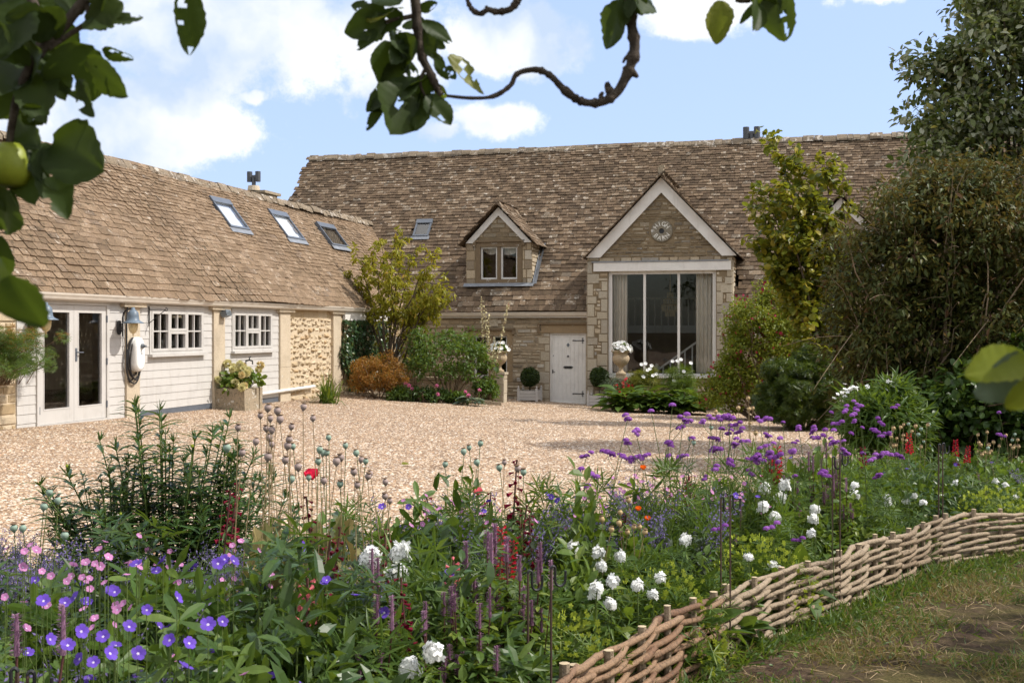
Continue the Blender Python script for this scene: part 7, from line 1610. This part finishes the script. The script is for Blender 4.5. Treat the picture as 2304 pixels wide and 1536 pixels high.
for a in ((150, 98, 205, 232, .78, .1), (60, 5, -10, 130, .75, 0), (130, 60, 10, 40, .6, 0), (115, 100, 60, 20, .6, 0), (185, 62, 322, 38, .34, .25), (195, 50, 275, 5, .7, .1), (180, 35, 130, -40, .6, 0), (215, 25, 250, -40, .6, 0), (232, 108, 300, 146, .4, .4), (195, 135, 288, 218, .5, .25), (175, 180, 212, 264, .55, .1), (112, 140, 148, 222, .55, .15), (70, 160, 95, 262, .55, .1), (30, 190, -20, 270, .7, 0), (55, 235, 98, 288, .6, .3), (35, 260, 85, 335, .5, 0), (25, 120, -30, 60, .7, 0), (45, 150, -10, 190, .6, 0), (95, 120, 40, 175, .6, .1), (118, 322, 236, 385, .72, .05), (92, 322, 152, 492, .38, .25), (62, 325, 128, 430, .4, .2), (15, 425, -10, 525, .8, 0), (45, 340, 62, 445, .5, 0), (0, 430, 40, 480, .6, 0), (-5, 530, 15, 625, .5, .2), (20, 80, 60, 150, .6, 0), (140, 20, 90, 90, .6, 0)): lv(*a)
for a in ((80, 30, 0, -30, .7, 0), (100, 60, 30, 100, .8, 0), (70, 90, -20, 120, .8, 0), (150, 70, 90, 10, .7, 0), (30, 60, -40, 20, .8, 0), (60, 120, 110, 200, .7, 0), (40, 170, 70, 250, .7, 0), (20, 210, -40, 300, .8, 0), (100, 40, 170, -20, .8, 0), (170, 60, 110, 120, .6, 0), (60, 60, 110, 130, .8, 0), (0, 150, 60, 200, .7, 0)): lv(*a, Y=1.56)
lv(20, 620, 92, 742, .7, 0, 'lf_apple', 1.05); lv(-20, 600, 40, 700, .7, 0, 'lf_apple', 1.05)
lv(428, -30, 425, 124, .38, .35)
for a in ((868, 48, 778, 72, .62, .1), (865, 30, 790, 12, .55, .2), (900, 25, 850, 75, .75, .1), (905, 5, 840, -25, .6, 0), (940, 20, 985, 8, .5, .3), (870, 60, 812, 92, .5, .3), (872, 92, 860, 190, .66, 0), (905, 62, 955, 55, .4, .1), (935, 85, 890, 150, .7, .1), (920, 92, 880, 145, .5, .1), (950, 50, 1020, 92, .42, .12), (960, 90, 1000, 105, .5, 0), (972, 120, 1008, 180, .36, .2), (1010, 125, 1098, 205, .34, .5), (940, 182, 820, 235, .45, .3), (915, 195, 882, 298, .85, .25), (945, 195, 905, 290, .8, .25), (955, 215, 935, 292, .6, .2), (962, 215, 1015, 280, .5, .15), (860, 235, 825, 295, .3, .1), (950, 178, 910, 200, .7, 0), (985, 190, 1000, 225, .5, .2), (930, 30, 960, 85, .35, 0), (1005, 150, 1025, 180, .6, .3), (935, 150, 850, 205, .6, .2), (900, 110, 930, 170, .6, .2), (925, 130, 880, 60, .5, .2), (965, 170, 930, 245, .7, .2), (880, 215, 835, 250, .6, .3), (890, 20, 830, 45, .7, .2), (945, 60, 985, 130, .4, .3), (850, 70, 800, 110, .5, .3)): lv(*a, Y=a_)
for a in ((1400, 2, 1366, 112, .6, .04), (1408, -5, 1402, 55, .42, 0), (1425, -8, 1412, 40, .5, 0), (1432, -20, 1445, 36, .6, .1), (1448, -25, 1442, 30, .55, .1), (1622, 2, 1614, 98, .56, .08), (1700, 8, 1668, 52, .25, 0), (1705, 5, 1710, 62, .5, .15), (1715, -25, 1722, 25, .8, 0), (1748, -22, 1756, 86, .62, .3), (1765, -25, 1775, 30, .55, .2)): lv(*a, Y=a_)
for i, (x0, y0, x1, y1, w, ch, mt, Y, d1, k) in enumerate(LV):
    rg = random.Random(i * 3 + 1); V, Q = chewed_leaf(at(x0, y0, Y + rg.uniform(-.03, .03)), at(x1, y1, Y + rg.uniform(-.04, .03)), w * rg.uniform(1.1, 1.3), i, ch, rg.uniform(.05, .3), rg.uniform(-.05, .4), (rg.uniform(-.5, .5), -1, rg.uniform(-.3, .5)))
    m = MB(); m.add(V, Q); attach(m, 'leaf', M['lf_apple' if i % 4 else 'lf_yellow' if i % 8 == 0 and i > 40 else 'lf_apple'])
g = np.random.default_rng(8); m = MB()
for c in clumps(g, 170, (2.9, 1.7, 1.0), 0, -.95, .35):
    c = c + np.array((-.9, -.75, 3.55))
    if c[2] > 1.95 + .34 * max(0, c[1] + .3): leaf_clump(m, g, c, .34, 42, T_OVAL, .085)
attach(m, 'crown', M['lf_apple'], False)  # unseen canopy added overhead to shade the hanging leaves
# hazel twig reaching in from the side
htw = thing('hazel_sapling', 'soft yellow-green toothed leaves of a sapling close to the viewer', 'sapling', (.62, .98, gz(.62, .98)))
OH = np.array(htw.location); m = MB(); m.tube([np.array((.62, .98, OH[2] - .1)), np.array((.60, 1.0, 1.2)), np.array((.56, 1.0, 1.5)), np.array(at(2420, 780, 1.)), np.array(at(2310, 812, 1.))], (.010, .008, .006, .004, .002), 6); m.tube([np.array(at(2420, 780, 1.)), np.array(at(2350, 850, 1.))], .002, 5); m.V = [v - OH for v in m.V]; m.build('stem', M['twig'], htw)
for i, (x0, y0, x1, y1, w, mt) in enumerate(((2312, 806, 2178, 836, .62, 'lf_yellowgreen'), (2330, 815, 2212, 890, .62, 'lf_glauc'), (2350, 850, 2272, 918, .7, 'lf_yellowgreen'), (2302, 812, 2268, 842, .8, 'lf_dry'), (2400, 790, 2330, 720, .7, 'lf_yellowgreen'))):
    V, Q = chewed_leaf(at(x0, y0, 1. + .02 * (i % 2)), at(x1, y1, .99), w, 200 + i, 0, .15, .25, (.2, -.8, .75)); m = MB(); m.add(V - OH, Q); m.build('leaf', M[mt], htw, True)
